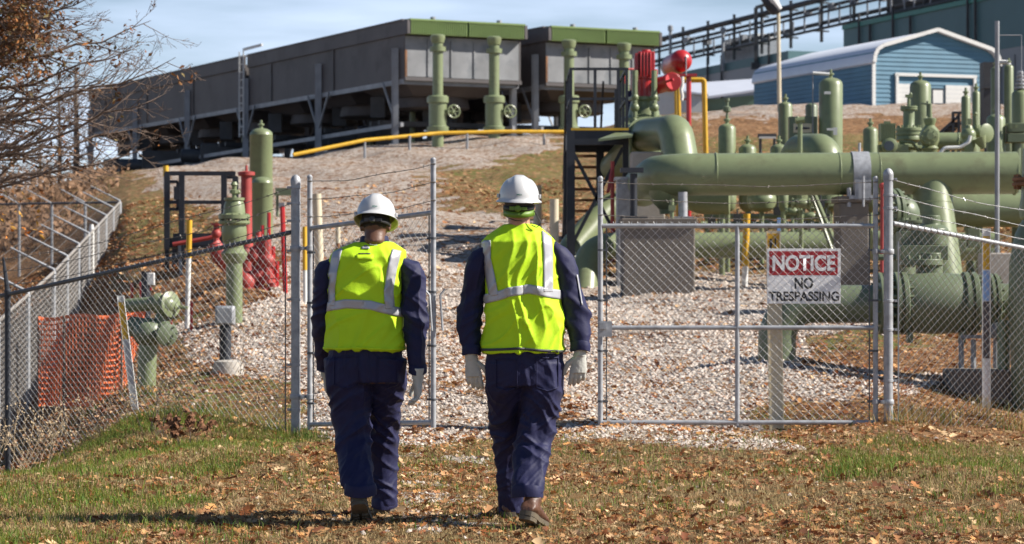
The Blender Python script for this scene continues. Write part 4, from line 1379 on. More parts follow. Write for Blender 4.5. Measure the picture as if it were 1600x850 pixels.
# lower line with elbow and flanged ball valve ----------------------------------
YV = 26.4
t = thing('lower_pipe', gp(1214, YV), 'low dark green pipe turning down into the gravel behind the sign', 'pipe')
pts = path([at(1374, 475, YV), at(1214, 475, YV), gp(1214, YV, -.4)], .40, 10)
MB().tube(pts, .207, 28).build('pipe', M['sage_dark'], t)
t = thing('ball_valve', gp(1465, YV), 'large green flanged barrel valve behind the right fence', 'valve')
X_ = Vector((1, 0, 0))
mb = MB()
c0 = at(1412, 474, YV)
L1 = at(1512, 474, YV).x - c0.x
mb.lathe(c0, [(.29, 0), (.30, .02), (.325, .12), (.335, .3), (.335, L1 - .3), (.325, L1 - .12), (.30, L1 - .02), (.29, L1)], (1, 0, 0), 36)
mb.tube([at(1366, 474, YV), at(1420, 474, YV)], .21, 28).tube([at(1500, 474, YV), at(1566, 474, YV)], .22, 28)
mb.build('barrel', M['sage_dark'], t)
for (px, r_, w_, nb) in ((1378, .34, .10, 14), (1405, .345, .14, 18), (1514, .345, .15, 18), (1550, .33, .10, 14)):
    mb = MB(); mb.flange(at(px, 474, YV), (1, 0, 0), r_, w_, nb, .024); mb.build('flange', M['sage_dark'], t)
mb = MB()
for px in (1421, 1503): mb.box(at(px, 527, YV - .15), (.06, .12, .12)).box(at(px, 527, YV + .2), (.06, .12, .12))
mb.build('foot', M['sage_dark'], t)
mb = MB()
for px in (1502, 1521, 1556):
    for dy in (-.2, .2):
        c = at(px, 530, YV + dy); mb.cyl((c.x, c.y, g1(c.x, c.y) - .15), c, .03, n=8)
mb.beam(at(1500, 526, YV - .2), at(1562, 526, YV - .2), .05, .04).lathe(at(1560, 516, YV - .25), [(.09, -.03), (.09, .06), (.05, .08)], (0, -1, 0), 14)
mb.build('support', M['steelgrey'], t)
t = thing('valve_gear_operator', at(1440, 430, YV + .4), 'dark green gear operator with housings above the barrel valve', 'gear operator')
mb = MB()
mb.cyl(at(1452, 430, YV + .2), at(1452, 395, YV + .2), .15).box(at(1440, 395, YV + .3), (.52, .4, .16)).box(at(1425, 380, YV + .4), (.3, .35, .26)).lathe(at(1455, 372, YV + .3), [(.16, -.1), (.19, -.08), (.19, .1), (.14, .14), (.1, .15), (.1, .25)], n=20)
mb.cyl(at(1400, 402, YV + .2), at(1372, 402, YV + .2), .035, n=8).lathe(at(1440, 412, YV + .2), [(.24, -.02), (.24, .05)], n=20)
for k in range(10):
    a_ = k * math.pi / 5; mb.cyl(at(1440, 412, YV + .2) + Vector((math.cos(a_) * .2, math.sin(a_) * .2, -.04)), at(1440, 412, YV + .2) + Vector((math.cos(a_) * .2, math.sin(a_) * .2, .09)), .02, n=6)
mb.build('housing', M['sage_dark'], t, bevel=.008)
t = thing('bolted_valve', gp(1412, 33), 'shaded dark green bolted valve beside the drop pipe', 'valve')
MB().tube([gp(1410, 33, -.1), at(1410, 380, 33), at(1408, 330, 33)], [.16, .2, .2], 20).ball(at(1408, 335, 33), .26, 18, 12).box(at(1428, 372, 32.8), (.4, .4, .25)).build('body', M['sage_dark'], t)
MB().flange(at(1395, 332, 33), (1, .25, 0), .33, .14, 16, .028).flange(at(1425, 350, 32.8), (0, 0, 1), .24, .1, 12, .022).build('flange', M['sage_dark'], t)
t = thing('red_hydrant_post', gp(1378, 32), 'narrow red post glimpsed between the narrow pier and the right gate post', 'post')
MB().cyl(gp(1378, 32, -.1), at(1379, 292, 32), .03, n=10).lathe(at(1379, 294, 32), [(.03, 0), (.045, .01), (.045, .05), (.02, .07)], n=10).build('post', M['red_faded'], t)
t = thing('yard_manifold', gp(1410, 38), 'low run of green pipe and blocks behind the drop pipe', 'manifold')
MB().tube([at(1362, 372, 38), at(1560, 376, 38)], .12, 14).tube([at(1362, 392, 39), at(1560, 392, 39)], .16, 14).cyl(gp(1440, 38, -.1), at(1440, 372, 38), .06).cyl(gp(1530, 38, -.1), at(1530, 376, 38), .06).build('pipe', M['sage'], t)
MB().box(at(1520, 372, 37.6), (.2, .2, .3)).box(at(1500, 385, 37.6), (.16, .2, .16)).box(at(1388, 380, 37.6), (.2, .2, .2)).build('valve_block', M['sage_dark'], t, bevel=.01)
t = thing('right_line_pipe', gp(1640, YV), 'green pipe leaving the barrel valve past the right picture edge', 'pipe')
MB().tube([at(1566, 472, YV), at(1760, 472, YV)], .20, 28).build('pipe', M['sage_dark'], t)
t = thing('back_line_pipe', gp(1560, 40), 'green pipe running level behind the drop pipe at the right', 'pipe')
MB().tube([at(1440, 328, 40), at(1720, 328, 40)], .286, 28).build('pipe', M['sage'], t)
MB().cyl(gp(1530, 40, -.1), at(1530, 345, 40), .06).build('leg', M['sage'], t)
t = thing('drop_pipe', gp(1470, 35.4), 'thick green pipe dropping from the big main beside the right gate post', 'pipe')
pts = [at(1456, 285, 36), at(1458, 320, 35.9), at(1474, 440, 35.4), gp(1476, 35.3, -.3)]
MB().tube(pts, .292, 28).build('pipe', M['sage'], t)
MB().lathe(at(1458, 318, 35.9), [(.292, -.01), (.302, 0), (.292, .01)], (.05, -.1, -1), 28).build('weld_ring', M['sage'], t)
t = thing('tall_body_valve', gp(1620, 25.6), 'massive green valve bonnet and body cut by the right picture edge', 'valve')
c = at(1622, 0, 25.6); b0 = Vector((c.x, 25.6, 0)); Z = lambda py: at(0, py, 25.6).z
MB().lathe(b0, [(.27, g1(c.x, 25.6) - .2), (.29, Z(540)), (.31, Z(480)), (.3, Z(410)), (.24, Z(365)), (.17, Z(345)), (.16, Z(335))], n=32).build('body', M['sage_dark'], t)
MB().lathe(b0, [(.16, Z(345)), (.19, Z(340)), (.20, Z(325)), (.18, Z(310)), (.17, Z(290)), (.16, Z(232))], n=28).build('bonnet', M['sage'], t)
MB().flange((c.x, 25.6, Z(284)), (0, 0, 1), .27, .09, 12, .022).build('flange', M['rust'], t)
t = thing('short_green_post', gp(1568, 26.2), 'short pale green post right of the valve supports', 'post')
c = at(1568, 500, 25.9); MB().lathe((c.x, 25.9, g1(c.x, 25.9) - .2), [(.07, 0), (.07, c.z - g1(c.x, 25.9) + .15), (.05, c.z - g1(c.x, 25.9) + .2)], n=14).build('post', M['sage'], t)

# ------------------------------------------------------------------ access platform and stair
t = thing('access_platform', gp(930, 43), 'black steel access platform with railings and yellow edged stair', 'platform')
Yf, Yk = 42.0, 44.6
xl, xr_ = at(892, 0, Yf).x, at(982, 0, Yf).x
zd = at(0, 204, Yf).z
mb = MB()
mb.box(((xl + xr_) / 2, Yf, zd - .12), (xr_ - xl, .08, .26)).box(((xl + xr_) / 2, Yk, zd - .12), (xr_ - xl, .08, .26))
for x in (xl, xr_): mb.box((x, (Yf + Yk) / 2, zd - .12), (.08, Yk - Yf, .26))
for k in range(8):
    mb.box(((xl + xr_) / 2, Yf + .15 + k * (Yk - Yf - .3) / 7, zd - .03), (xr_ - xl - .1, .2, .04))
mb.build('deck', M['black'], t)
for (x, y) in ((xl, Yf), (xr_ - .03, Yf), (xl, Yk), (xr_ - .03, Yk), ((xl + xr_) / 2 + .1, Yk)):
    mb = MB(); zg = g1(x, y) - .1
    mb.beam((x, y, zg), (x, y, zd), .14, .14).build('leg', M['black'], t)
mb = MB()
zt = zd + 1.07
for (x, y) in ((xl, Yf), (xl + .42, Yf), (xl + .78, Yf), (xr_ - .03, Yf), (xl, Yk), (xl, (Yf + Yk) / 2), (xr_ - .03, Yk), (xr_ - .03, (Yf + Yk) / 2), (xr_ - .18, Yf)):
    mb.beam((x, y, zd), (x, y, zt - (0 if x != xl + .78 else .35)), .05, .05)
for h in (zt, zd + .55):
    mb.beam((xl, Yf, h), (xr_, Yf, h), .045, .045).beam((xl, Yf, h), (xl, Yk, h), .045, .045).beam((xr_ - .03, Yf, h), (xr_ - .03, Yk, h), .045, .045)
mb.build('railing', M['black'], t)
MB().box(((xl + xr_) / 2, Yf - .05, zd + .02), (xr_ - xl, .02, .04)).build('kick_edge', M['yellow'], t)
mb = MB()
g = lambda x, y, dz: (x, y, g1(x, y) + dz)
mb.beam(g(xl, Yf, .2), (xr_ - .1, Yf, zd - .3), .06, .06).beam(g(xr_ - .1, Yf, .2), (xl, Yf, zd - .3), .06, .06)
mb.beam(g(xl, Yk, .2), (xl, Yf, zd - .5), .05, .05).beam(g(xr_, Yk, .2), (xr_, Yf, zd - .5), .06, .06)
mb.build('cross_brace', M['black'], t)
mb = MB()
n_ = 9
for k in range(n_):
    f_ = (k + .5) / n_
    y = Yk + 2.6 * (1 - f_); x = (xl + xr_) / 2 - .18
    z0 = g1(x, Yk + 2.6)
    mb.box((x, y, z0 + (zd - z0) * f_), (.62, .24, .045))
mb.build('stair_tread', M['rust'], t)
mb = MB()
for dx in (-.34, .34):
    x = (xl + xr_) / 2 - .18 + dx
    mb.beam((x, Yk + 2.8, g1(x, Yk + 2.8) - .1), (x, Yk, zd), .05, .22)
    mb.beam((x, Yk + 2.7, g1(x, Yk + 2.7) + .95), (x, Yk, zd + 1.05), .04, .04)
mb.build('stringer', M['black'], t)
t = thing('green_landing_plate', at(965, 207, 41), 'thin green steel landing plate sticking out right of the platform', 'plate')
MB().prism([at(935, 217, 41), at(962, 207, 42), at(990, 207, 42), at(988, 211, 41)], (0, 0, -.04)).cyl(gp(985, 41.5, -.1), at(985, 209, 41.5), .03, n=8).build('plate', M['sage'], t)
t = thing('blue_drum_post', gp(984, 47), 'narrow dark blue post beside the red actuator', 'post')
c = at(983, 142, 47); MB().box((c.x, 47, (c.z + g1(c.x, 47) - .1) / 2), (.09, .09, c.z - g1(c.x, 47) + .1)).build('post', M['cloth_navy'], t)
t = thing('red_hand_pump', gp(958, 41), 'red hose reel stand in the shade under the platform', 'stand')
MB().cyl(gp(957, 41, -.1), at(957, 252, 41), .035, n=8).cyl(at(957, 262, 41), at(950, 300, 40.8), .03, n=8).build('post', M['red_faded'], t)

# ------------------------------------------------------------------ left cluster
t = vessel(408, 46, 200, 36, 'tall green vessel standing on the gravel left of the gate', hang=None, group='green vessels left of the gate')
vessel(410, 44.5, 276, 33, 'lower green vessel directly in front of the tall one', fit=False, hang=None, group='green vessels left of the gate')
t = thing('green_utility_box', gp(450, 50), 'square green utility box right of the tall vessel', 'utility box')
a = at(428, 301, 50); b = at(466, 301, 50); zb = g1(b.x, 50) - .1
MB().box(((a.x + b.x) / 2, 50.2, (a.z + zb) / 2 + .3), (b.x - a.x, .35, a.z - zb - .6)).build('enclosure', M['sage'], t, smooth=0, bevel=.01)
MB().box(((a.x + b.x) / 2, 50.015, (a.z + zb) / 2 + .35), (b.x - a.x - .06, .02, a.z - zb - .8)).build('door', M['sage_dark'], t, smooth=0)
MB().cyl((a.x + .05, 50.2, zb), (a.x + .05, 50.2, zb + .7), .03).cyl((b.x - .05, 50.2, zb), (b.x - .05, 50.2, zb + .7), .03).build('leg', M['sage_dark'], t)

t = thing('vent_riser', gp(365, 30.5), 'green flanged vent riser with stacked fittings behind the left fence', 'valve')
c = at(366, 0, 30.5); b0 = Vector((c.x, 30.5, 0)); Z = lambda py: at(0, py, 30.5).z
zg = g1(c.x, 30.5) - .15
MB().lathe(b0, [(.105, zg), (.105, Z(412)), (.15, Z(405)), (.17, Z(396)), (.12, Z(388)), (.12, Z(380))], n=22).build('pipe', M['sage'], t)
MB().lathe(b0, [(.12, Z(384)), (.15, Z(375)), (.16, Z(362)), (.15, Z(352)), (.2, Z(349)), (.2, Z(345))], n=22).lathe(b0, [(.2, Z(342)), (.2, Z(336)), (.14, Z(333)), (.13, Z(320)), (.11, Z(314)), (.13, Z(313)), (.13, Z(309))], n=22).build('valve_body', M['sage'], t)
mb = MB()
for k in range(12):
    a_ = k * math.pi / 6; p = Vector((c.x + math.cos(a_) * .175, 30.5 + math.sin(a_) * .175, 0)); mb.cyl(p + Vector((0, 0, Z(351))), p + Vector((0, 0, Z(334))), .016, n=6)
mb.lathe(b0, [(.03, Z(309)), (.03, Z(303)), (.06, Z(302)), (.06, Z(297)), (.03, Z(296)), (.035, Z(290)), (.05, Z(289)), (.03, Z(284))], n=10)
mb.ball(Vector((c.x + .05, 30.5, Z(300))), .03)
mb.build('top_fitting', M['sage'], t)

t = thing('red_vent_pipe', gp(385, 35.5), 'upright faded red vent pipe with a flanged cap', 'pipe')
c = at(385, 0, 35.5); b0 = Vector((c.x, 35.5, 0)); Z = lambda py: at(0, py, 35.5).z
MB().lathe(b0, [(.12, g1(c.x, 35.5) - .1), (.12, Z(400)), (.085, Z(370)), (.08, Z(275)), (.10, Z(273))], n=18).build('pipe', M['red_faded'], t)
MB().lathe(b0, [(.1, Z(275)), (.125, Z(274)), (.125, Z(269)), (.09, Z(268)), (.02, Z(267)), (.015, Z(258))], n=18).build('cap', M['red_faded'], t)
t = thing('red_manifold', gp(400, 35), 'tangle of red manifold valves and elbows at the foot of the vent pipes', 'manifold')
mb = MB()
mb.tube([at(333, 380, 33), at(345, 402, 33), at(368, 425, 33.5)], [.1, .12, .12], 12)
mb.tube(path([at(270, 382, 34), at(325, 372, 34), at(340, 368, 34)], .1), .03, 8)
mb.ball(at(338, 365, 33.5), .07).cyl(at(338, 350, 33.5), at(338, 380, 33.5), .04, n=8).lathe(at(340, 352, 33.5), [(.09, 0), (.09, .03)], n=10)
mb.build('elbow', M['red_faded'], t)
mb = MB()
for (x0_, y0_, x1_, y1_, r_) in ((385, 402, 412, 402, .06), (408, 380, 408, 450, .05), (415, 375, 418, 440, .08), (395, 420, 420, 432, .06), (384, 430, 384, 452, .11), (400, 445, 412, 452, .05), (395, 385, 402, 400, .05), (411, 415, 424, 415, .04), (376, 392, 396, 396, .05), (404, 362, 404, 384, .04), (390, 436, 402, 430, .07), (412, 430, 426, 446, .04), (372, 440, 380, 452, .05)):
    mb.tube([at(x0_, y0_, 34.5), at(x1_, y1_, 34.5)], r_, 10)
    mb.lathe(at(x1_, y1_, 34.5), [(r_ * 1.5, -.02), (r_ * 1.5, .03)], n=10)
    mb.ball(at((x0_ + x1_) / 2, (y0_ + y1_) / 2, 34.5), r_ * 1.5, 10, 7)
mb.build('valve_cluster', M['red_faded'], t)
mb = MB()
for (px, ya, yb) in ((420, 332, 450), (433, 408, 448), (410, 352, 420), (427, 385, 446), (396, 395, 450)):
    mb.cyl(at(px, yb, 34.6), at(px, ya, 34.6), .028, n=8)
mb.beam(at(418, 436, 34.6), at(448, 434, 34.6), .03, .03)
mb.build('stem', M['red'], t)
t = thing('red_stake', gp(445, 34.7), 'tall thin red standpipe right of the manifold beside the gate post', 'standpipe')
p = gp(446, 34.7, -.1); MB().cyl(p, at(441, 322, 34.7), .035, n=8).build('pipe', M['red'], t)
MB().box(at(440, 320, 34.7), (.08, .06, .06)).build('head', M['steelgrey'], t)

# black service stand
t = thing('service_stand', gp(300, 40), 'black tubular service stand with guard rail and steps', 'stand')
Yp = 40.0; Q = lambda px, py, dy=0: at(px, py, Yp + dy)
mb = MB()
for (px, y0_, y1_) in ((261, 270, 390), (284, 272, 452), (350, 272, 388), (368, 276, 388), (273, 388, 452)):
    mb.beam(Q(px, y1_), Q(px, y0_), .09, .09)
mb.beam(Q(258, 271), Q(368, 271), .07, .07).beam(Q(258, 316), Q(352, 316), .06, .06).beam(Q(350, 277), Q(370, 277), .05, .05)
mb.beam(Q(262, 284), Q(278, 284), .05, .05).beam(Q(278, 284), Q(278, 327), .05, .05).beam(Q(262, 327), Q(280, 327), .05, .05)
mb.beam(Q(258, 271, 1.2), Q(368, 271, 1.2), .05, .05)
mb.build('rail', M['black'], t)
MB().box(Q(315, 380, .5), (1.1, 1.0, .16)).box(Q(318, 374), (1.0, .06, .2)).box(Q(277, 302), (.1, .12, .22)).build('deck', M['black'], t)
mb = MB()
for (k, py) in enumerate((408, 427, 446)):
    mb.box(Q(312 + k * 4, py, -.4 - k * .28), (.72, .25, .045))
mb.build('tread', M['black'], t)
mb = MB()
for dx in (283, 352):
    p = gp(dx, 38.4, -.05); mb.beam(p, Q(dx - 3, 384), .05, .14)
p = gp(347, 38.6, -.1); mb.beam(p, Q(347, 395, -1.2), .07, .07)
for px in (261, 368):
    mb.beam(gp(px, 40.9, -.1), Q(px, 385, .9), .07, .07)
mb.build('leg', M['black'], t)

def marker(px, ytop, Y, w, cols, lab, tip=0, lean=0, name='marker_post', group='yellow and white pipeline marker posts', cat='marker post'):
    """cols: list of (material, y where this band ends); last runs to ground"""
    top = at(px, ytop, Y); g0 = gp(px + lean, Y, -.15)
    t = thing(name, gp(px + lean, Y), lab, cat, group)
    r = w / 2 * Y / F
    ax = (top - g0)
    last = 0
    for i, (m_, ye) in enumerate(cols):
        e = 1.0 if ye is None else (at(px, ye, Y).z - top.z) / (g0.z - top.z)
        a = top.lerp(g0, last); b = top.lerp(g0, e)
        nm = ('sleeve' if i == 0 else 'post') if len(cols) > 1 else 'post'
        MB().tube([a, b], [r * (1.12 if i == 0 and len(cols) > 1 else 1)] * 2, 14).build(nm, M[m_], t)
        last = e
    return t


marker(1167, 334, 37.5, 9.5, [('yellow', 416), ('white', None)], 'yellow topped pipeline marker between the wide block and the sign', lean=-4)
marker(296, 344, 31, 8, [('yellow', 403), ('white', None)], 'yellow topped white marker left of the flanged vent riser', lean=-4)
marker(259, 259, 62, 8, [('yellow', 276), ('white', None)], 'yellow topped white marker behind the service stand rail', lean=1)
marker(476, 354, 33, 6.5, [('yellow', 422), ('white', None)], 'yellow marker seen between the left gate posts', lean=1)
marker(495, 303, 37, 14, [('cream', None)], 'cream pipe bollard behind the open left gate', name='bollard', group='cream bollards in the gravel', cat='bollard', lean=6)
marker(866, 311, 38, 14, [('cream', None)], 'cream pipe bollard at the right shoulder of the right worker', name='bollard', group='cream bollards in the gravel', cat='bollard')
marker(840, 290, 45, 13, [('cream', None)], 'grey cream bollard half hidden behind the right worker helmet', name='bollard', group='cream bollards in the gravel', cat='bollard')
marker(528, 352, 33, 7, [('cream', 380), ('rust', None)], 'thin brownish stake behind the left gate near the left worker', name='stake', group='stakes behind the gate', cat='stake')


def carsonite(px, ytop, ybot, Y, w, bands, lab, lean=0, zb=None):
    top = at(px, ytop, Y); bot = at(px + lean, ybot, Y)
    g0 = gp(px + lean, Y)
    t = thing('flat_marker', g0, lab, 'marker post', 'flat pipeline marker stakes')
    W = w * Y / F
    d = (bot - top)
    MB().beam(top, bot, .016, W) if False else None
    mb = MB(); u = Vector((W / 2, 0, 0))
    mb.prism([top - u, bot - u, bot + u, top + u], (0, .014, 0))
    mb.prism([top - u, bot - u, bot - u * .86, top - u * .86], (0, -.012, 0)); mb.prism([top + u * .86, bot + u * .86, bot + u, top + u], (0, -.012, 0))
    mb.build('stake', M['white'], t, smooth=0)
    for (m_, y0_, y1_) in bands:
        f0 = (y0_ - ytop) / (ybot - ytop); f1 = (y1_ - ytop) / (ybot - ytop)
        a = top + d * f0; b = top + d * f1; w_ = u * .8
        MB().prism([a - w_, b - w_, b + w_, a + w_], (0, -.004, 0)).build('sticker', M[m_], t, smooth=0)
    return t


carsonite(188, 462, 648, 24.3, 11, [('yellow', 472, 530), ('tape', 532, 600)], 'leaning white flat marker with a yellow sticker by the orange netting', lean=24)
carsonite(1541, 357, 640, 25.3, 13, [('yellow', 369, 421), ('bluetape', 423, 470), ('slate', 471, 560)], 'upright flat marker with orange and blue stickers behind the right fence')

# junction box on post
t = thing('junction_box', gp(352, 26), 'grey cast junction box on a short black post in a concrete collar', 'junction box')
c = at(352, 0, 26); Z = lambda py: at(0, py, 26).z
MB().box((c.x, 26, Z(493)), (.21, .12, .21)).build('housing', M['galv'], t, bevel=.02)
MB().box((c.x, 25.93, Z(493)), (.17, .02, .17)).build('cover', M['galv'], t, bevel=.006)
MB().cyl((c.x, 26, g1(c.x, 26) - .1), (c.x, 26, Z(506)), .065, n=14).build('post', M['black'], t)
MB().lathe((c.x + .03, 26, g1(c.x, 26) - .15), [(.17, 0), (.17, .19), (.15, .26), (.08, .28)], n=20).build('collar', M['concrete_light'], t)
t = thing('small_junction_box', gp(226, 31), 'small pale box on a dark post near the service stand', 'junction box')
MB().box(at(234, 436, 31), (.13, .1, .16)).build('housing', M['white'], t, bevel=.01)
MB().cyl(gp(228, 31, -.2), at(228, 424, 31), .06, n=10).build('post', M['black'], t)
MB().box(at(234, 450, 31), (.05, .04, .06)).build('red_tag', M['red'], t)
for (px, y_, Y_, lab) in ((206, 442, 31, 'short thin red stake left of the small pale box'), (220, 440, 31.3, 'short thin red stake touching the small box post'), (299, 470, 30.5, 'red stake at the foot of the white marker')):
    t = tag(MB().cyl(gp(px, Y_, -.2), at(px, y_, Y_), .02, n=6).build('red_stake', M['red'], None, loc=gp(px, Y_)), lab, 'stake', 'thin red stakes')
t = tag(MB().lathe(gp(143, 50, -.3), [(.055, 0), (.055, 1.3), (.04, 1.4)], n=12).build('white_bollard', M['white'], None, loc=gp(143, 50)), 'white post standing inside the corner of the far fence', 'bollard')

# low green valve assembly at the left
t = thing('low_green_valve', gp(230, 25.6), 'low green valve with bonnet and riser beside the orange netting', 'valve')
Y0 = 25.6; q = lambda px, py, dy=0: at(px, py, Y0 + dy)
g0 = gp(228, Y0, -.25)
MB().tube([g0, q(230, 560), q(232, 538)], [.1, .1, .1], 20).build('riser', M['sage'], t)
mb = MB()
mb.tube([q(196, 478, .2), q(246, 474, 0)], .075, 16)
mb.lathe(q(244, 474), [(.1, -.02), (.11, 0), (.11, .05), (.09, .06)], (1, 0, 0), 18)
mb.ball(q(258, 476), .125, 18, 12, (1.05, 1, .9)).lathe(q(262, 476), [(.13, 0), (.14, .02), (.14, .05), (.08, .07), (.03, .08)], (.8, -.6, .1), 18)
mb.lathe(q(262, 478, 0), [(.05, 0), (.05, .1), (.02, .12), (.02, .22)], (1, -.2, -.1), 8)
mb.build('bonnet', M['sage'], t)
mb = MB()
mb.ball(q(232, 520), .17, 18, 12, (1, 1, .95)).ball(q(258, 520, -.02), .13, 16, 10).lathe(q(258, 522, -.1), [(.10, 0), (.12, .02), (.12, .06), (.06, .08)], (.5, -.8, -.1), 18)
mb.tube([q(205, 510, .1), q(235, 515)], .11, 16).tube([q(252, 490), q(248, 512)], .06, 12)
for k in range(8):
    a_ = k * math.pi / 4; mb.ball(q(262, 521, -.17) + Vector((math.cos(a_) * .09, .02, math.sin(a_) * .09)), .014, 6, 4)
mb.build('valve_body', M['sage_dark'], t)
MB().box(q(268, 508, -.1), (.02, .02, .1)).build('red_tag', M['red'], t)

# orange safety netting
t = thing('safety_netting', gp(130, 27), 'orange plastic safety netting sagging on thin stakes', 'safety netting')
mb = MB()
NS = [(60, 27.2, 497, 640), (100, 27.0, 496, 640), (150, 26.8, 495, 640), (190, 26.7, 490, 640), (225, 26.9, 485, 505)]
def netpt(s, tt):
    k = min(int(s * 4), 3); f_ = s * 4 - k
    a, b = NS[k], NS[k + 1]
    px = a[0] + (b[0] - a[0]) * f_; Y = a[1] + (b[1] - a[1]) * f_
    y0_ = a[2] + (b[2] - a[2]) * f_
    y1_ = 632 if px < 185 else 632 - (px - 185) * 3.1
    py = y0_ + (y1_ - y0_) * tt
    sag = math.sin(s * 9) * .03 * (1 + tt) + math.sin(s * 23 + tt * 6) * .012
    return at(px + math.sin(s * 14 + tt * 3) * 1.3, py + math.sin(s * 12.6) * 2.5 * (1 - tt), Y + sag * 3)
rowsN, colsN = 16, 40
for r_ in range(rowsN + 1):
    th = .0095 if r_ not in (0, rowsN) else .02
    for k in range(colsN):
        a = netpt(k / colsN, r_ / rowsN); b = netpt((k + 1) / colsN, r_ / rowsN)
        i = len(mb.v); h = Vector((0, 0, th))
        mb.v += [a - h, b - h, b + h, a + h]; mb.f.append((i, i + 1, i + 2, i + 3))
for k in range(colsN + 1):
    for r_ in range(rowsN):
        a = netpt(k / colsN, r_ / rowsN); b = netpt(k / colsN, (r_ + 1) / rowsN)
        i = len(mb.v); h = Vector((.006, 0, 0)); d_ = Vector((0, -.002, 0))
        mb.v += [a - h + d_, a + h + d_, b + h + d_, b - h + d_]; mb.f.append((i, i + 1, i + 2, i + 3))
nt_ = mb.build('net', M['orange'], t, smooth=0)
sm = nt_.modifiers.new('thickness', 'SOLIDIFY'); sm.thickness = .003
for (px, Y, yt, _) in NS[:4]:
    MB().cyl(gp(px, Y + .03, -.3), at(px, yt - 3, Y + .03), .012, n=6).build('stake', M['bark'], t)
# ------------------------------------------------------------------ chain link fences and gates
def link_mesh(mb, A, Bp, zA0, zA1, zB0, zB1, pitch=.073, r=.0026, n=4, skew=0.0):
    """woven diamond mesh between plan points A and B, bottom/top heights given at both ends"""
    A = Vector((A[0], A[1], 0)); Bp = Vector((Bp[0], Bp[1], 0))
    L = (Bp - A).length; d = (Bp - A) / L
    nrm = Vector((-d.y, d.x, 0))
    ns = int(L / (pitch / 2))
    pitch = 2 * L / ns
    Hh = max(zA1 - zA0, zB1 - zB0)
    nr = int(Hh / (pitch / 2))
    for j in range(ns):
        c = (j + .5) * pitch / 2
        sgn = 1 if j % 2 == 0 else -1
        pts = []
        for k in range(nr + 1):
            s_ = c + sgn * (1 if k % 2 else -1) * pitch / 4
            s_ = min(max(s_, 0), L)
            f_ = s_ / L
            z0 = zA0 + (zB0 - zA0) * f_; z1 = zA1 + (zB1 - zA1) * f_
            off = (.0022 if (k // 1) % 2 else -.0022) * sgn
            pts.append(A + d * s_ + nrm * off + Vector((0, 0, z0 + (z1 - z0) * k / nr)))
        # twisted tip above the selvage
        if n > 3:
            e = pts[-1]; pts.append(e + Vector((rnd.uniform(-.006, .006), 0, .028)) + d * (.012 * sgn))
        mb.tube(pts, r, n, caps=False)


def barb_wire(mb, a, b, sag=.05, r=.0030, barb=.13, wob=.01):
    a = Vector(a); b = Vector(b)
    n = max(6, int((b - a).length / .12))
    pts = []
    ph = rnd.uniform(0, 6)
    for k in range(n + 1):
        f_ = k / n
        p = a.lerp(b, f_)
        p.z += -sag * 4 * f_ * (1 - f_) + wob * math.sin(ph + f_ * 9) * math.sin(math.pi * f_) + rnd.uniform(-.002, .002)
        pts.append(p)
    mb.tube(pts, r, 4, caps=False)
    L = (b - a).length; k = 0
    s = .05
    while s < L:
        f_ = s / L; i = int(f_ * n); g_ = f_ * n - i
        if i < n:
            p = pts[i].lerp(pts[i + 1], g_)
            for q in range(2):
                v_ = Vector((rnd.uniform(-1, 1), rnd.uniform(-1, 1), rnd.uniform(-1, 1))).normalized() * .017
                mb.tube([p - v_, p + v_], r * .8, 3, caps=False)
            mb.ball(p, .0045, 5, 4)
        s += barb


YG = 21.7
S = lambda py, Y=YG: at(0, py, Y).z
def post(name, px, Y, ytop, r, lab, dome=True, cat='fence post', ybase=None, m='galv'):
    c = at(px, 0, Y); z0 = g1(c.x, Y) - .15
    zt = at(0, ytop, Y).z
    t = thing(name, (c.x, Y, z0 + .15), lab, cat)
    MB().cyl((c.x, Y, z0), (c.x, Y, zt - r * (1.2 if dome else 0)), r, n=20).build('pipe', M[m], t)
    if dome:
        MB().lathe((c.x, Y, zt - r * 1.5), [(r * 1.08, -.03), (r * 1.12, 0), (r * 1.1, .02), (r * .8, r * 1.1), (r * .3, r * 1.5)], n=20).build('dome_cap', M[m], t)
    return t


tl = post('gate_post', 462, YG, 273, .042, 'thick galvanised gate post with dome cap, left of the gateway')
tr = post('gate_post', 1388, YG, 263, .042, 'thick galvanised gate post with dome cap, right of the gateway')
for (tt_, px, ys, side) in ((tl, 462, (293, 318, 345, 392, 468, 570, 640), -1), (tr, 1388, (280, 305, 325, 470, 515, 595, 655), 1)):
    mb = MB()
    for py in ys:
        c = at(px, py, YG)
        mb.lathe(c - Vector((0, 0, .012)), [(.043, 0), (.047, .002), (.047, .022), (.043, .024)], n=20)
        mb.box(c + Vector((side * .06, 0, 0)), (.035, .03, .022)).cyl(c + Vector((side * .06, -.03, 0)), c + Vector((side * .06, .03, 0)), .007, n=6)
    mb.build('tension_band', M['galv'], tt_)


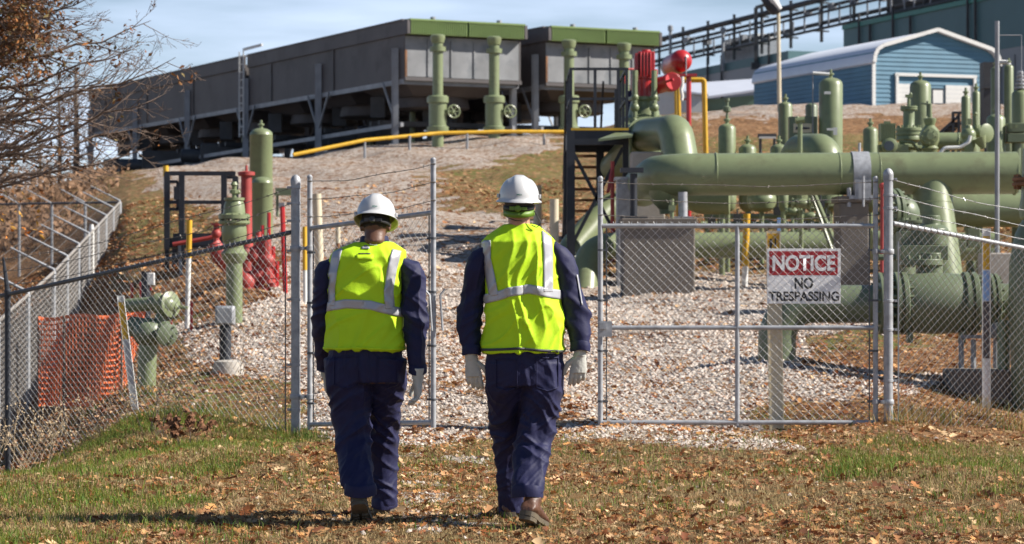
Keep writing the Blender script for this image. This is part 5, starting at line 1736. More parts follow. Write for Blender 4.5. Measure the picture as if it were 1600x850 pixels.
def gate(name, pa, Ya, pb, Yb, yt_a, yt_b, rail_a, rail_b, bot_a, bot_b, lab, mid=None, vert=None, hinge='a', rr=.021):
    """leaf between end a and end b; pixel heights at each end with the end's own distance"""
    A0 = at(pa, bot_a, Ya); A1 = at(pa, yt_a, Ya); Ar = at(pa, rail_a, Ya)
    B0 = at(pb, bot_b, Yb); B1 = at(pb, yt_b, Yb); Br = at(pb, rail_b, Yb)
    t = thing(name, ((A0.x + B0.x) / 2, (A0.y + B0.y) / 2, min(A0.z, B0.z)), lab, 'gate')
    for (p, q) in ((A0, A1), (B0, B1)):
        MB().cyl(p, q - Vector((0, 0, .03)), rr * 1.1, n=16).lathe(q - Vector((0, 0, .03)), [(rr * 1.2, 0), (rr * 1.2, .015), (rr * .6, .03)], n=16).build('upright', M['galv'], t)
    MB().cyl(Ar, Br, rr, n=16).build('top_rail', M['galv'], t)
    MB().cyl(A0 + Vector((0, 0, .045)), B0 + Vector((0, 0, .045)), rr, n=16).build('bottom_rail', M['galv'], t)
    if mid:
        MB().cyl(at(pa, mid, Ya), at(pb, mid, Yb), rr, n=16).build('middle_rail', M['galv'], t)
    if vert:
        f_ = (vert - pa) / (pb - pa)
        MB().cyl(A0.lerp(B0, f_) + Vector((0, 0, .02)), Ar.lerp(Br, f_), rr, n=16).build('middle_upright', M['galv'], t)
    d = (B0 - A0); d.z = 0; d.normalize()
    off = Vector((-d.y, d.x, 0)) * -.0
    e0 = A0 + d * .05; e1 = B0 - d * .05
    mb = MB(); link_mesh(mb, e0, e1, A0.z + .03, Ar.z + .01, B0.z + .03, Br.z + .01); mb.build('chain_link_mesh', M['wire'], t, smooth=0)
    mb = MB()
    for (p, q, sg) in ((A0, Ar, 1), (B0, Br, -1)):
        mb.box(((p.x + d.x * sg * .055), (p.y + d.y * sg * .055), (p.z + q.z) / 2), (.012, .006, q.z - p.z - .04))
        for k in range(4):
            z = p.z + (q.z - p.z) * (k + .5) / 4
            c = Vector((p.x, p.y, z)); mb.lathe(c, [(rr * 1.15, 0), (rr * 1.3, .002), (rr * 1.3, .018), (rr * 1.15, .02)], n=14)
            mb.box(c + d * (sg * .045) + Vector((0, 0, .01)), (.05, .02, .018))
    mb.build('tension_bar', M['darkrail'], t)
    mb = MB()
    for k in range(3):
        f_ = (.12 + k * .33)
        a = A1.lerp(Ar, f_); b = B1.lerp(Br, f_)
        barb_wire(mb, a, b, sag=.035)
        for c in (a, b): mb.tube([c + Vector((-.02, -.024, 0)), c + Vector((.02, -.024, 0))], .006, 5)
    mb.build('barbed_wire', M['barb'], t, smooth=0)
    return t, A0, A1, B0, B1


gl_, a0, a1, b0, b1 = gate('gate_leaf', 484, YG - .05, 677, 20.35, 273, 246, 357, 332, 671, 668, 'narrow looking gate leaf swung towards the camera behind the left worker')
# fork latch on the free end
lc = at(677, 485, 20.35)
mb = MB()
for dx in (-.03, .06):
    xx = lc.x + dx
    mb.tube([Vector((xx - .045 if dx < 0 else xx + .04, lc.y - .03, lc.z + .18)), Vector((xx, lc.y - .03, lc.z + .13)), Vector((xx + .02, lc.y - .03, lc.z - .17))], .011, 6)
    mb.box((xx + .005, lc.y, lc.z - .02), (.006, .07, .26), ry=-.06)
mb.box((lc.x - .02, lc.y, lc.z - .03), (.09, .04, .035)).box((lc.x - .075, lc.y + .01, lc.z - .05), (.06, .012, .16))
mb.build('fork_latch', M['galv'], gl_)
gr_, a0, a1, b0, b1 = gate('gate_leaf', 1368, YG, 938, YG, 275, 275, 353, 353, 668, 668, 'wide closed gate leaf in front of the notice sign', mid=512, vert=1152)
c = at(946, 514, YG - .03)
MB().box(c, (.12, .012, .14)).box(c + Vector((-.025, -.02, .03)), (.06, .03, .06)).build('latch_plate', M['galv'], gr_)
def hinge(parent, p0, p1):
    mb = MB(); m_ = (p0 + p1) / 2
    mb.cyl(p0, p1, .014, n=8)
    for p in (p0, p1): mb.lathe(p - Vector((0, 0, .022)), [(.05 if p is p0 else .03, 0), (.052 if p is p0 else .033, .003), (.052 if p is p0 else .033, .041), (.05 if p is p0 else .03, .044)], n=16)
    mb.box(m_ + Vector((0, -.035, 0)), (.035, .05, .03)).cyl(m_ + Vector((0, -.07, 0)), m_ + Vector((0, .05, 0)), .009, n=6)
    mb.build('hinge', M['galv'], parent)
for (py) in (388, 620): hinge(gl_, at(462, py, YG), at(484, py, YG - .05))
for (py) in (393, 628): hinge(gr_, at(1388, py, YG), at(1368, py, YG))


def fence_run(name, pts, lab, rail_m='galv', wires=(), mesh_n=4, tm='wire', r=.0019, top_extra=0.0):
    pass


# left run, dropping down the bank -------------------------------------------------
YL = 24.3
t = thing('chain_link_fence', gp(240, 23), 'chain link fence with dark sagging top rail running down the bank at the left', 'fence')
pA, pB = at(455, 363, YG), at(12, 460, YL)
pC = at(-420, 545, 26.5)
gB = Vector((pB.x, pB.y, g1(pB.x, pB.y))); gC = Vector((pC.x, pC.y, g1(pC.x, pC.y)))
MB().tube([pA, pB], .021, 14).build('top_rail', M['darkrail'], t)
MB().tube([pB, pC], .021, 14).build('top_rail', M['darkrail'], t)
mb = MB(); zt = at(0, 402, YL).z
mb.cyl(gB - Vector((0, 0, .2)), Vector((pB.x, pB.y, pB.z + .03)), .030, n=16)
mb.tube([Vector((pB.x, pB.y, pB.z + .02)), Vector((pB.x - .045, pB.y, zt))], [.028, .012], 8)
mb.lathe(pB - Vector((0, 0, .04)), [(.034, 0), (.036, .08), (.02, .1)], n=14)
mb.build('line_post', M['black'], t)
mb = MB()
link_mesh(mb, (pA.x - .05, pA.y), (pB.x, pB.y), -.10, pA.z, gB.z - .02, pB.z)
link_mesh(mb, (pB.x, pB.y), (pC.x, pC.y), gB.z - .02, pB.z, gC.z, pC.z)
mb.build('chain_link_mesh', M['wire'], t, smooth=0)
mb = MB()
for (ya, f_) in ((293, .06), (318, .38), (345, .75)):
    a = at(456, ya, YG); b = Vector((pB.x - .03, pB.y, zt + (pB.z - zt) * f_))
    barb_wire(mb, a, b, sag=.06, wob=.02); barb_wire(mb, b, Vector((pC.x, pC.y, pC.z + b.z - pB.z)), sag=.04)
mb.build('barbed_wire', M['barb'], t, smooth=0)
# tension bar by the gate post
MB().box(at(446, 520, YG + .01), (.012, .006, 1.75)).build('tension_bar', M['darkrail'], t)

# right run, heading away behind the picture edge ------------------------------------
YR = 22.5
t = thing('chain_link_fence', gp(1500, 23.5), 'chain link fence slanting away from the right gate post', 'fence')
pA, pB = at(1396, 349, YG), at(1618, 391, YR)
pC = pA + (pB - pA) * 2.0
MB().tube([pA, pB], .021, 14).build('top_rail', M['galv'], t)
MB().tube([pB, pC], .021, 14).build('top_rail', M['galv'], t)
mb = MB(); link_mesh(mb, (pA.x + .05, pA.y), (pC.x, pC.y), -.02, pA.z, pC.z - 1.86, pC.z); mb.build('chain_link_mesh', M['wire'], t, smooth=0)
mb = MB(); mb.cyl((pB.x + .1, pB.y + .15, g1(pB.x, pB.y) - .2), (pB.x + .1, pB.y + .15, pB.z + .35), .03, n=14); mb.build('line_post', M['galv'], t)
MB().box((pA.x + .045, pA.y, .80), (.012, .006, 1.75)).build('tension_bar', M['galv'], t)
mb = MB()
for (ya, yb) in ((281, 326), (304, 349), (326, 369)):
    a = at(1395, ya, YG); b = at(1604, yb, 22.45)
    barb_wire(mb, a, a + (b - a) * 1.35, sag=.03)
mb.build('barbed_wire', M['wire'], t, smooth=0)

# far fence at the left, running up the slope to its corner ------------------------------
t = thing('perimeter_fence', at(187, 420, 60), 'silvery perimeter fence with outrigger arms climbing the slope to a corner', 'fence')
corner = at(187, 316, 60); near = at(-60, 552, 31.0)
# rail line in the picture passes (80,425): keep the ends, bend once
midp = at(84, 425, 40)
segs = [(near, midp), (midp, corner)]
def hz(p, h=1.95): return p.z - h
mb = MB(); 
for (a, b) in segs: mb.tube([a, b], .024, 10)
mb.build('top_rail', M['fence_dull'], t)
mb = MB()
for (a, b) in segs:
    link_mesh(mb, a, b, hz(a), a.z, hz(b), b.z, pitch=.085, r=.0021, n=3)
mb.build('chain_link_mesh', M['fence_dull'], t, smooth=0)
npost = 0
P_ = []
for (a, b) in segs:
    L_ = (b - a).length; k = int(L_ / 2.6)
    for q in range(k + (1 if b is corner else 0)):
        P_.append(a.lerp(b, q / k))
for i, p in enumerate(P_):
    MB().cyl(Vector((p.x, p.y, hz(p) - .3)), p, .035 if i < len(P_) - 1 else .05, n=10).build('line_post', M['galv'], t)
out = Vector((-.92, .0, .52))
tips = []
for p in P_:
    e = p + out * .78
    MB().tube([p + Vector((.02, -.02, -.04)), p + Vector((0, 0, .04)), e], [.03, .026, .014], 8).build('outrigger_arm', M['galv'], t)
mb = MB()
for f_ in (.3, .62, .96):
    for i in range(len(P_) - 1):
        mb.tube([P_[i] + out * (.78 * f_), P_[i + 1] + out * (.78 * f_)], .004, 4, caps=False)
mb.build('barbed_wire', M['barb'], t, smooth=0)
# the run that turns left behind
t = thing('perimeter_fence', at(60, 420, 62), 'dim chain link fence with a dark level rail behind the silvery one', 'fence')
lf = at(-160, 322, 66)
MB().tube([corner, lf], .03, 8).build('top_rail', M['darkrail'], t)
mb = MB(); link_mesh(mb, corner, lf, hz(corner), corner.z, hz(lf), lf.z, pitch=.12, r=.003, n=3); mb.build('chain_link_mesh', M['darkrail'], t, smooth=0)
for k in range(1, 8):
    p = corner.lerp(lf, k / 7)
    MB().cyl(Vector((p.x, p.y, hz(p) - .3)), p, .035, n=8).build('line_post', M['steelgrey'], t)
    MB().tube([p, p + out * .7], [.026, .014], 6).build('outrigger_arm', M['galv'], t)

# ------------------------------------------------------------------ notice sign
def text_mesh(txt, size_w, mat_, name, parent, center, height=None, bold=0.0, depth=.002, flip=False):
    cu = bpy.data.curves.new(name, 'FONT')
    cu.body = txt
    cu.size = 1
    cu.extrude = 0
    cu.offset = bold
    cu.align_x = 'CENTER'
    cu.align_y = 'CENTER'
    ob = bpy.data.objects.new(name + '_src', cu)
    COL.objects.link(ob)
    dg = bpy.context.evaluated_depsgraph_get()
    dg.update()
    me = bpy.data.meshes.new_from_object(ob.evaluated_get(dg))
    bpy.data.objects.remove(ob)
    bpy.data.curves.remove(cu)
    co = np.array([v.co[:] for v in me.vertices])
    w = co[:, 0].max() - co[:, 0].min(); h = co[:, 1].max() - co[:, 1].min()
    sx = size_w / w; sz = (height / h) if height else sx
    cx = (co[:, 0].max() + co[:, 0].min()) / 2; cy = (co[:, 1].max() + co[:, 1].min()) / 2
    org = base_of(parent)
    for v in me.vertices:
        x, y = (v.co.x - cx) * sx, (v.co.y - cy) * sz
        v.co = Vector((center[0] + x, center[1], center[2] + y)) - org
    me.materials.clear(); me.materials.append(mat_)
    o = bpy.data.objects.new(name, me)
    COL.objects.link(o)
    o.parent = parent
    return o


YS = YG + .16
t = thing('notice_sign', gp(1214, YS + .03), 'white and red NOTICE NO TRESPASSING sign on a pale flat post behind the gate mesh', 'sign')
cS = at(1256, 431.5, YS)
ws, hs = 115 * YS / F, 86 * YS / F
MB().box(cS, (ws, .004, hs)).build('panel', M['signwhite'], t, smooth=0, bevel=.0015)
a = at(1200, 392, YS); 
MB().prism([at(1202, 392.5, YS - .0035), at(1202, 430, YS - .0035), at(1309, 430, YS - .0035), at(1309, 392.5, YS - .0035)], (0, .0012, 0)).build('header_panel', M['signred'], t, smooth=0)
text_mesh('NOTICE', 98 * YS / F, M['signwhite'], 'lettering', t, at(1256, 411, YS - .0055), height=25 * YS / F, bold=.032)
text_mesh('NO', 29 * YS / F, M['signblack'], 'lettering', t, at(1256, 442.5, YS - .0055), height=18 * YS / F, bold=.03)
text_mesh('TRESPASSING', 110 * YS / F, M['signblack'], 'lettering', t, at(1256, 463, YS - .0055), height=15.5 * YS / F, bold=.03)
mb = MB()
for (px, py) in ((1205, 396), (1307, 396), (1205, 468), (1307, 468)):
    mb.lathe(at(px, py, YS - .003), [(.005, 0), (.005, .003), (.002, .004)], (0, -1, 0), 8)
mb.build('rivet', M['galv'], t)
pb_ = gp(1214, YS + .03, -.1)
u = Vector((11.5 * YS / F, 0, 0)); top = at(1208, 361, YS + .02)
mb = MB()
mb.prism([top - u, pb_ - u, pb_ + u, top + u], (0, .012, 0))
mb.prism([top - u, pb_ - u, pb_ - u * .84, top - u * .84], (0, -.010, 0)); mb.prism([top + u * .84, pb_ + u * .84, pb_ + u, top + u], (0, -.010, 0))
mb.build('post', M['cream'], t, smooth=0)
a = top.lerp(pb_, .012); b = top.lerp(pb_, .088)
MB().prism([a - u * .8, b - u * .8, b + u * .8, a + u * .8], (0, -.003, 0)).build('sticker', M['yellow'], t, smooth=0)
mb = MB()
m_ = a.lerp(b, .55) + Vector((0, -.005, 0))
mb.prism([m_ + Vector((-.035, 0, .03)), m_ + Vector((-.035, 0, -.06)), m_ + Vector((-.02, 0, -.06)), m_ + Vector((-.005, 0, .0)), m_ + Vector((-.02, 0, .035))], (0, -.002, 0))
mb.prism([m_ + Vector((.012, 0, .04)), m_ + Vector((.012, 0, -.04)), m_ + Vector((.024, 0, -.04)), m_ + Vector((.024, 0, .04))], (0, -.002, 0))
mb.build('sticker_symbol', M['signblack'], t, smooth=0)
# ------------------------------------------------------------------ people
def remeshed(name, mb, mat_, parent, voxel, smooth=4, fold=None, decimate=None, subd=0):
    org = base_of(parent)
    me = bpy.data.meshes.new(name)
    me.from_pydata([tuple(Vector(p) - org) for p in mb.v], [], mb.f)
    bm = bmesh.new(); bm.from_mesh(me)
    bmesh.ops.recalc_face_normals(bm, faces=bm.faces)
    bm.to_mesh(me); bm.free()
    o = bpy.data.objects.new(name + '_src', me)
    COL.objects.link(o)
    m = o.modifiers.new('r', 'REMESH'); m.mode = 'VOXEL'; m.voxel_size = voxel
    s = o.modifiers.new('s', 'SMOOTH'); s.factor = .5; s.iterations = smooth
    dg = bpy.context.evaluated_depsgraph_get(); dg.update()
    m2 = bpy.data.meshes.new_from_object(o.evaluated_get(dg))
    bpy.data.objects.remove(o)
    m2.name = name
    if fold:
        n = len(m2.vertices)
        co = np.empty(n * 3); m2.vertices.foreach_get('co', co); co = co.reshape(-1, 3)
        nm = np.empty(n * 3); m2.vertices.foreach_get('normal', nm); nm = nm.reshape(-1, 3)
        d = np.array([fold(Vector(c) + org, Vector(q)) for c, q in zip(co, nm)])
        co = co + nm * d[:, None]
        m2.vertices.foreach_set('co', co.ravel())
        m2.update()
    m2.polygons.foreach_set('use_smooth', [True] * len(m2.polygons))
    m2.materials.clear(); m2.materials.append(mat_)
    o = bpy.data.objects.new(name, m2)
    COL.objects.link(o)
    o.parent = parent
    return o


def loft(mb, rings, n=28, sq=2.3):
    """rings: (px, py, Y, rx in pixels, ry in metres) stacked downwards"""
    prev = None
    for (px, py, Y, rx, ry) in rings:
        c = at(px, py, Y); rxm = rx * Y / F
        i = len(mb.v)
        for k in range(n):
            a = 2 * math.pi * k / n
            ca, sa = math.cos(a), math.sin(a)
            e = 2 / sq
            mb.v.append(c + Vector((rxm * math.copysign(abs(ca) ** e, ca), ry * math.copysign(abs(sa) ** e, sa), 0)))
        if prev is None: mb.cap(i, n)
        else: mb.bridge(i, prev, n)
        prev = i
    mb.cap(prev, n, True)


def nz(x, y, z): return noise.noise(Vector((x, y, z)))


def ridge(v): return (1 - abs(v) * 2.2)


def crease(v, w=.3): return max(0.0, 1 - abs(v) / w) ** 1.4


def glove_mesh(mb, wrist, dirv, side, palm_n, size=1.0, curl=.35, thumb_side=1):
    """palm + four unequal curled fingers + thumb.  dirv: towards fingertips, side: across the palm towards the thumb, palm_n: out of the palm"""
    d = dirv.normalized(); s = side.normalized(); p = palm_n.normalized()
    S_ = size
    # palm as a rounded slab
    pts = []
    for f_, w_, th in ((-.02, .034, .030), (.02, .036, .026), (.055, .043, .022), (.09, .045, .019)):
        pts.append((f_, w_, th))
    prev = None
    for (f_, w_, th) in pts:
        i = len(mb.v)
        for k in range(16):
            a = 2 * math.pi * k / 16
            mb.v.append(wrist + d * (f_ * S_) + s * (w_ * S_ * math.cos(a)) + p * (th * S_ * math.sin(a)))
        if prev is None: mb.cap(i, 16, True)
        else: mb.bridge(prev, i, 16)
        prev = i
    mb.cap(prev, 16)
    for j, (off, ln, rr) in enumerate(((.034, .072, .0105), (.0115, .080, .011), (-.0115, .074, .0105), (-.033, .058, .0095))):
        b = wrist + d * (.083 * S_) + s * (off * S_)
        c_ = curl * (1 + .18 * j) * .8
        p1 = b + (d * math.cos(c_ * .5) + p * math.sin(c_ * .5) + s * (off * 1.2)) * (ln * .45 * S_)
        p2 = p1 + (d * math.cos(c_ * 1.5) + p * math.sin(c_ * 1.5)) * (ln * .33 * S_)
        p3 = p2 + (d * math.cos(c_ * 2.6) + p * math.sin(c_ * 2.6)) * (ln * .28 * S_)
        mb.tube([b - d * .02, b, p1, p2, p3, p3 + (p3 - p2) * .15], [rr * S_ * q for q in (1.1, 1.12, 1.05, 1.0, .88, .5)], 10)
    b = wrist + d * (.018 * S_) + s * (.028 * S_)
    q1 = b + (d * .6 + s * .75 + p * .2).normalized() * (.042 * S_)
    q2 = q1 + (d * .9 + s * .35 + p * .25).normalized() * (.034 * S_)
    q3 = q2 + (d * 1 + s * .02 + p * .3).normalized() * (.026 * S_)
    mb.tube([b, q1, q2, q3, q3 + (q3 - q2) * .2], [.017 * S_, .0145 * S_, .0125 * S_, .011 * S_, .006 * S_], 10)


def boot(parent, toe_ground, heading, pitch, roll, mU, length=.30, lab=None):
    """boot with its toe ball at toe_ground, heel raised by pitch"""
    h = Vector((math.sin(heading), math.cos(heading), 0))
    R_ = Matrix.Rotation(-heading, 3, 'Z') @ Matrix.Rotation(-pitch, 3, 'X') @ Matrix.Rotation(roll, 3, 'Y')
    def T(x, y, z): return toe_ground + R_ @ Vector((x * 1.15, y * 1.1, z * 1.15))
    # local: y forward, ball of foot at y=0; heel at -.20 ; toe tip at +.09
    K_ = 1.16
    secs = [(-.205, .030, .055), (-.19, .038, .085), (-.15, .041, .10), (-.10, .040, .095), (-.05, .043, .085), (0, .051, .07), (.05, .048, .062), (.08, .036, .052), (.095, .018, .036)]
    mb = MB(); prev = None
    for (y, w, hh) in secs:
        i = len(mb.v)
        for k in range(16):
            a = 2 * math.pi * k / 16
            z = .028 + (hh - .028) * (.5 + .5 * math.sin(a))
            ww = w * (abs(math.cos(a)) ** .8) * math.copysign(1, math.cos(a))
            mb.v.append(T(ww, y, z))
        if prev is None: mb.cap(i, 16)
        else: mb.bridge(i, prev, 16)
        prev = i
    mb.cap(prev, 16, True)
    prev = None
    for (y, z, r_) in ((-.145, .05, .046), (-.14, .08, .044), (-.135, .12, .042)):
        i = len(mb.v)
        for k in range(16):
            a = 2 * math.pi * k / 16
            mb.v.append(T(r_ * .92 * math.cos(a), y + r_ * 1.15 * math.sin(a), z))
        if prev is None: mb.cap(i, 16, True)
        else: mb.bridge(prev, i, 16)
        prev = i
    mb.cap(prev, 16)
    up = remeshed('boot', mb, mU, parent, .006, 3, fold=lambda v, n: nz(v.x * 30, v.y * 30, v.z * 30) * .002)
    if lab: up['label'] = lab
    mb = MB()
    outl = [(-.212, .0), (-.205, .027), (-.18, .039), (-.14, .041), (-.09, .038), (-.04, .046), (0, .054), (.05, .052), (.085, .038), (.10, .016), (.103, 0)]
    poly = [(w, y) for (y, w) in outl] + [(-w, y) for (y, w) in outl[::-1] if w > 0]
    def slab(z0, z1, sc, ysel=None):
        pl = [(x * sc, y * (1 if sc == 1 else .99)) for (x, y) in poly if ysel is None or y < ysel]
        i = len(mb.v); n = len(pl)
        mb.v.extend([T(x, y, z0) for x, y in pl]); mb.v.extend([T(x, y, z1) for x, y in pl])
        mb.f.append(tuple(range(i, i + n))); mb.f.append(tuple(range(i + n, i + 2 * n))[::-1])
        for k in range(n):
            k2 = (k + 1) % n; mb.f.append((i + k, i + n + k, i + n + k2, i + k2))
    slab(.012, .034, 1)
    slab(-.008, .011, .97, -.12)
    # tread lugs
    for y in np.arange(-.07, .09, .024):
        w = .03 if y < .06 else .02
        for sgn in (-1, 1):
            c = T(sgn * w * .75, y, .006); q = R_.to_euler()
            i = len(mb.v)
            for (x_, y_) in ((-.5, -.5), (.5, -.5), (.5, .5), (-.5, .5)):
                mb.v.append(T(sgn * w * .72 + x_ * w * 1.0, y + y_ * .014, 0))
            for (x_, y_) in ((-.5, -.5), (.5, -.5), (.5, .5), (-.5, .5)):
                mb.v.append(T(sgn * w * .72 + x_ * w * 1.0, y + y_ * .014, .0125))
            for qd in ((0, 3, 2, 1), (0, 1, 5, 4), (1, 2, 6, 5), (2, 3, 7, 6), (3, 0, 4, 7)):
                mb.f.append(tuple(i + k for k in qd))
    mb.build('sole', M['sole'], up, smooth=30)
    return up


def helmet(parent, c, tilt, yaw, roll=0.0, w=.110, dp=.132, hgt=.126, logo=True):
    """hard hat; c is the centre of the rim plane"""
    Rm = Matrix.Rotation(yaw, 3, 'Z') @ Matrix.Rotation(roll, 3, 'Y') @ Matrix.Rotation(tilt, 3, 'X')
    def shell(scale, mb, brim):
        n, m = 72, 22
        rows = []
        for j in range(m + 1):
            ph = math.pi / 2 * j / m
            row = []
            for k in range(n):
                a = 2 * math.pi * k / n
                cx, cy = math.cos(a), math.sin(a)
                rr = math.cos(ph) ** .82
                x = w * scale * rr * cx; y = dp * scale * rr * cy; z = hgt * scale * math.sin(ph) ** .95
                # crown ridges running front to back
                lat = abs(x)
                rid = .0065 * max(0, 1 - (lat / .034) ** 6) * min(1, math.sin(ph) * 1.6) * scale
                gro = -.003 * math.exp(-((lat - .052) / .009) ** 2) * math.sin(ph)
                z += rid + gro
                if cy > 0 and ph < .2: y += 0
                row.append(Vector((x, y, z)))
            rows.append(row)
        if brim:
            out = []
            for (e, dz) in ((.004, -.004), (.013, -.011), (.015, -.016), (.009, -.017)):
                row = []
                for k in range(n):
                    a = 2 * math.pi * k / n
                    cx, cy = math.cos(a), math.sin(a)
                    ee = e + (max(0, cy) ** 2) * .045 * (e / .015)
                    row.append(Vector(((w + ee) * cx, (dp + ee) * cy, dz - max(0, cy) ** 2 * .012 * (e / .015) - .006 * (e / .015) * max(0, -cy) ** 2)))
                out.append(row)
            rows = out[::-1] + rows
        i0 = len(mb.v)
        for row in rows:
            for v_ in row: mb.v.append(c + Rm @ v_)
        for j in range(len(rows) - 1):
            for k in range(n):
                k2 = (k + 1) % n
                mb.f.append((i0 + j * n + k, i0 + j * n + k2, i0 + (j + 1) * n + k2, i0 + (j + 1) * n + k))
        return rows
    mb = MB(); shell(1.0, mb, True)
    h = mb.build('helmet', M['helmet'], parent, smooth=50)
    mb = MB(); shell(.965, mb, False)
    mb.f = [f[::-1] for f in mb.f]
    # close the gap between the two shells at the rim
    mb.build('liner', M['helmet_in'], h, smooth=50)
    mb = MB()
    n = 72
    for sc, dz in ((.96, .0), (1.09, -.0165)):
        for k in range(n):
            a = 2 * math.pi * k / n; cy = math.sin(a)
            ee = .0 if sc < 1 else .0085 + (max(0, cy) ** 2) * .028
            ww = w * .96 if sc < 1 else w + ee; dd = dp * .96 if sc < 1 else dp + ee
            mb.v.append(c + Rm @ Vector((ww * math.cos(a), dd * cy, dz - (0 if sc < 1 else max(0, cy) ** 2 * .008))))
    for k in range(n):
        k2 = (k + 1) % n; mb.f.append((k, n + k, n + k2, k2))
    mb.build('rim', M['helmet_in'], h)
    # side slot and clips
    mb = MB()
    for s_ in (-1, 1):
        mb.box(c + Rm @ Vector((s_ * (w + .004), -.01, .016)), (.012, .05, .022), rz=yaw)
    mb.build('side_lug', M['helmet'], h, bevel=.003)
    if logo:
        lp = c + Rm @ Vector((.004, -(dp * .985), .022))
        lo_ = text_mesh('MSA', .030, M['signblack'], 'logo', h, (0, 0, 0), height=.009, bold=.03)
        org = base_of(h)
        for v_ in lo_.data.vertices:
            q = v_.co + org
            v_.co = lp + Rm @ Vector((q.x, -.004, q.z)) - org
        lo_.data.materials.clear(); lo_.data.materials.append(M['tealtrim'])
    return h, Rm


def ribbon(name, bvh, path_pts, dirf, width, mat_, parent, n=3, off=.004, thick=.0):
    """strip laid on the surface: path_pts are world points, rays are cast from them along dirf(p)"""
    org = base_of(parent)
    mb = MB(); rows = []
    m = len(path_pts)
    for i, p in enumerate(path_pts):
        t_ = (path_pts[min(i + 1, m - 1)] - path_pts[max(i - 1, 0)]).normalized()
        dv = dirf(p)
        w_ = t_.cross(dv).normalized()
        row = []
        for j in range(n + 1):
            q = p + w_ * (width * (j / n - .5))
            hit, nrm, idx, dist = bvh.ray_cast(q - dv * .5 - org, dv, 1.2)
            row.append(None if hit is None else hit + org - dv * off + (nrm * .0015))
        rows.append(row)
    idx = {}
    for i, row in enumerate(rows):
        for j, v_ in enumerate(row):
            if v_ is not None:
                idx[(i, j)] = len(mb.v); mb.v.append(v_)
    for i in range(m - 1):
        for j in range(n):
            ks = [(i, j), (i, j + 1), (i + 1, j + 1), (i + 1, j)]
            if all(k in idx for k in ks):
                ps = [mb.v[idx[k]] for k in ks]
                if max((ps[0] - ps[2]).length, (ps[1] - ps[3]).length) < width / n * 3.5 + .03:
                    mb.f.append(tuple(idx[k] for k in ks))
    o = mb.build(name, mat_, parent, smooth=60)
    s_ = o.modifiers.new('t', 'SOLIDIFY'); s_.thickness = .0018; s_.offset = 0
    return o


def bvh_of(o):
    return BVHTree.FromPolygons([v.co[:] for v in o.data.vertices], [p.vertices[:] for p in o.data.polygons])


def interp(path_, n):
    out = []
    m = len(path_) - 1
    for k in range(n + 1):
        f_ = k / n * m; i = min(int(f_), m - 1); g_ = f_ - i
        out.append(Vector(path_[i]).lerp(Vector(path_[i + 1]), g_))
    return out


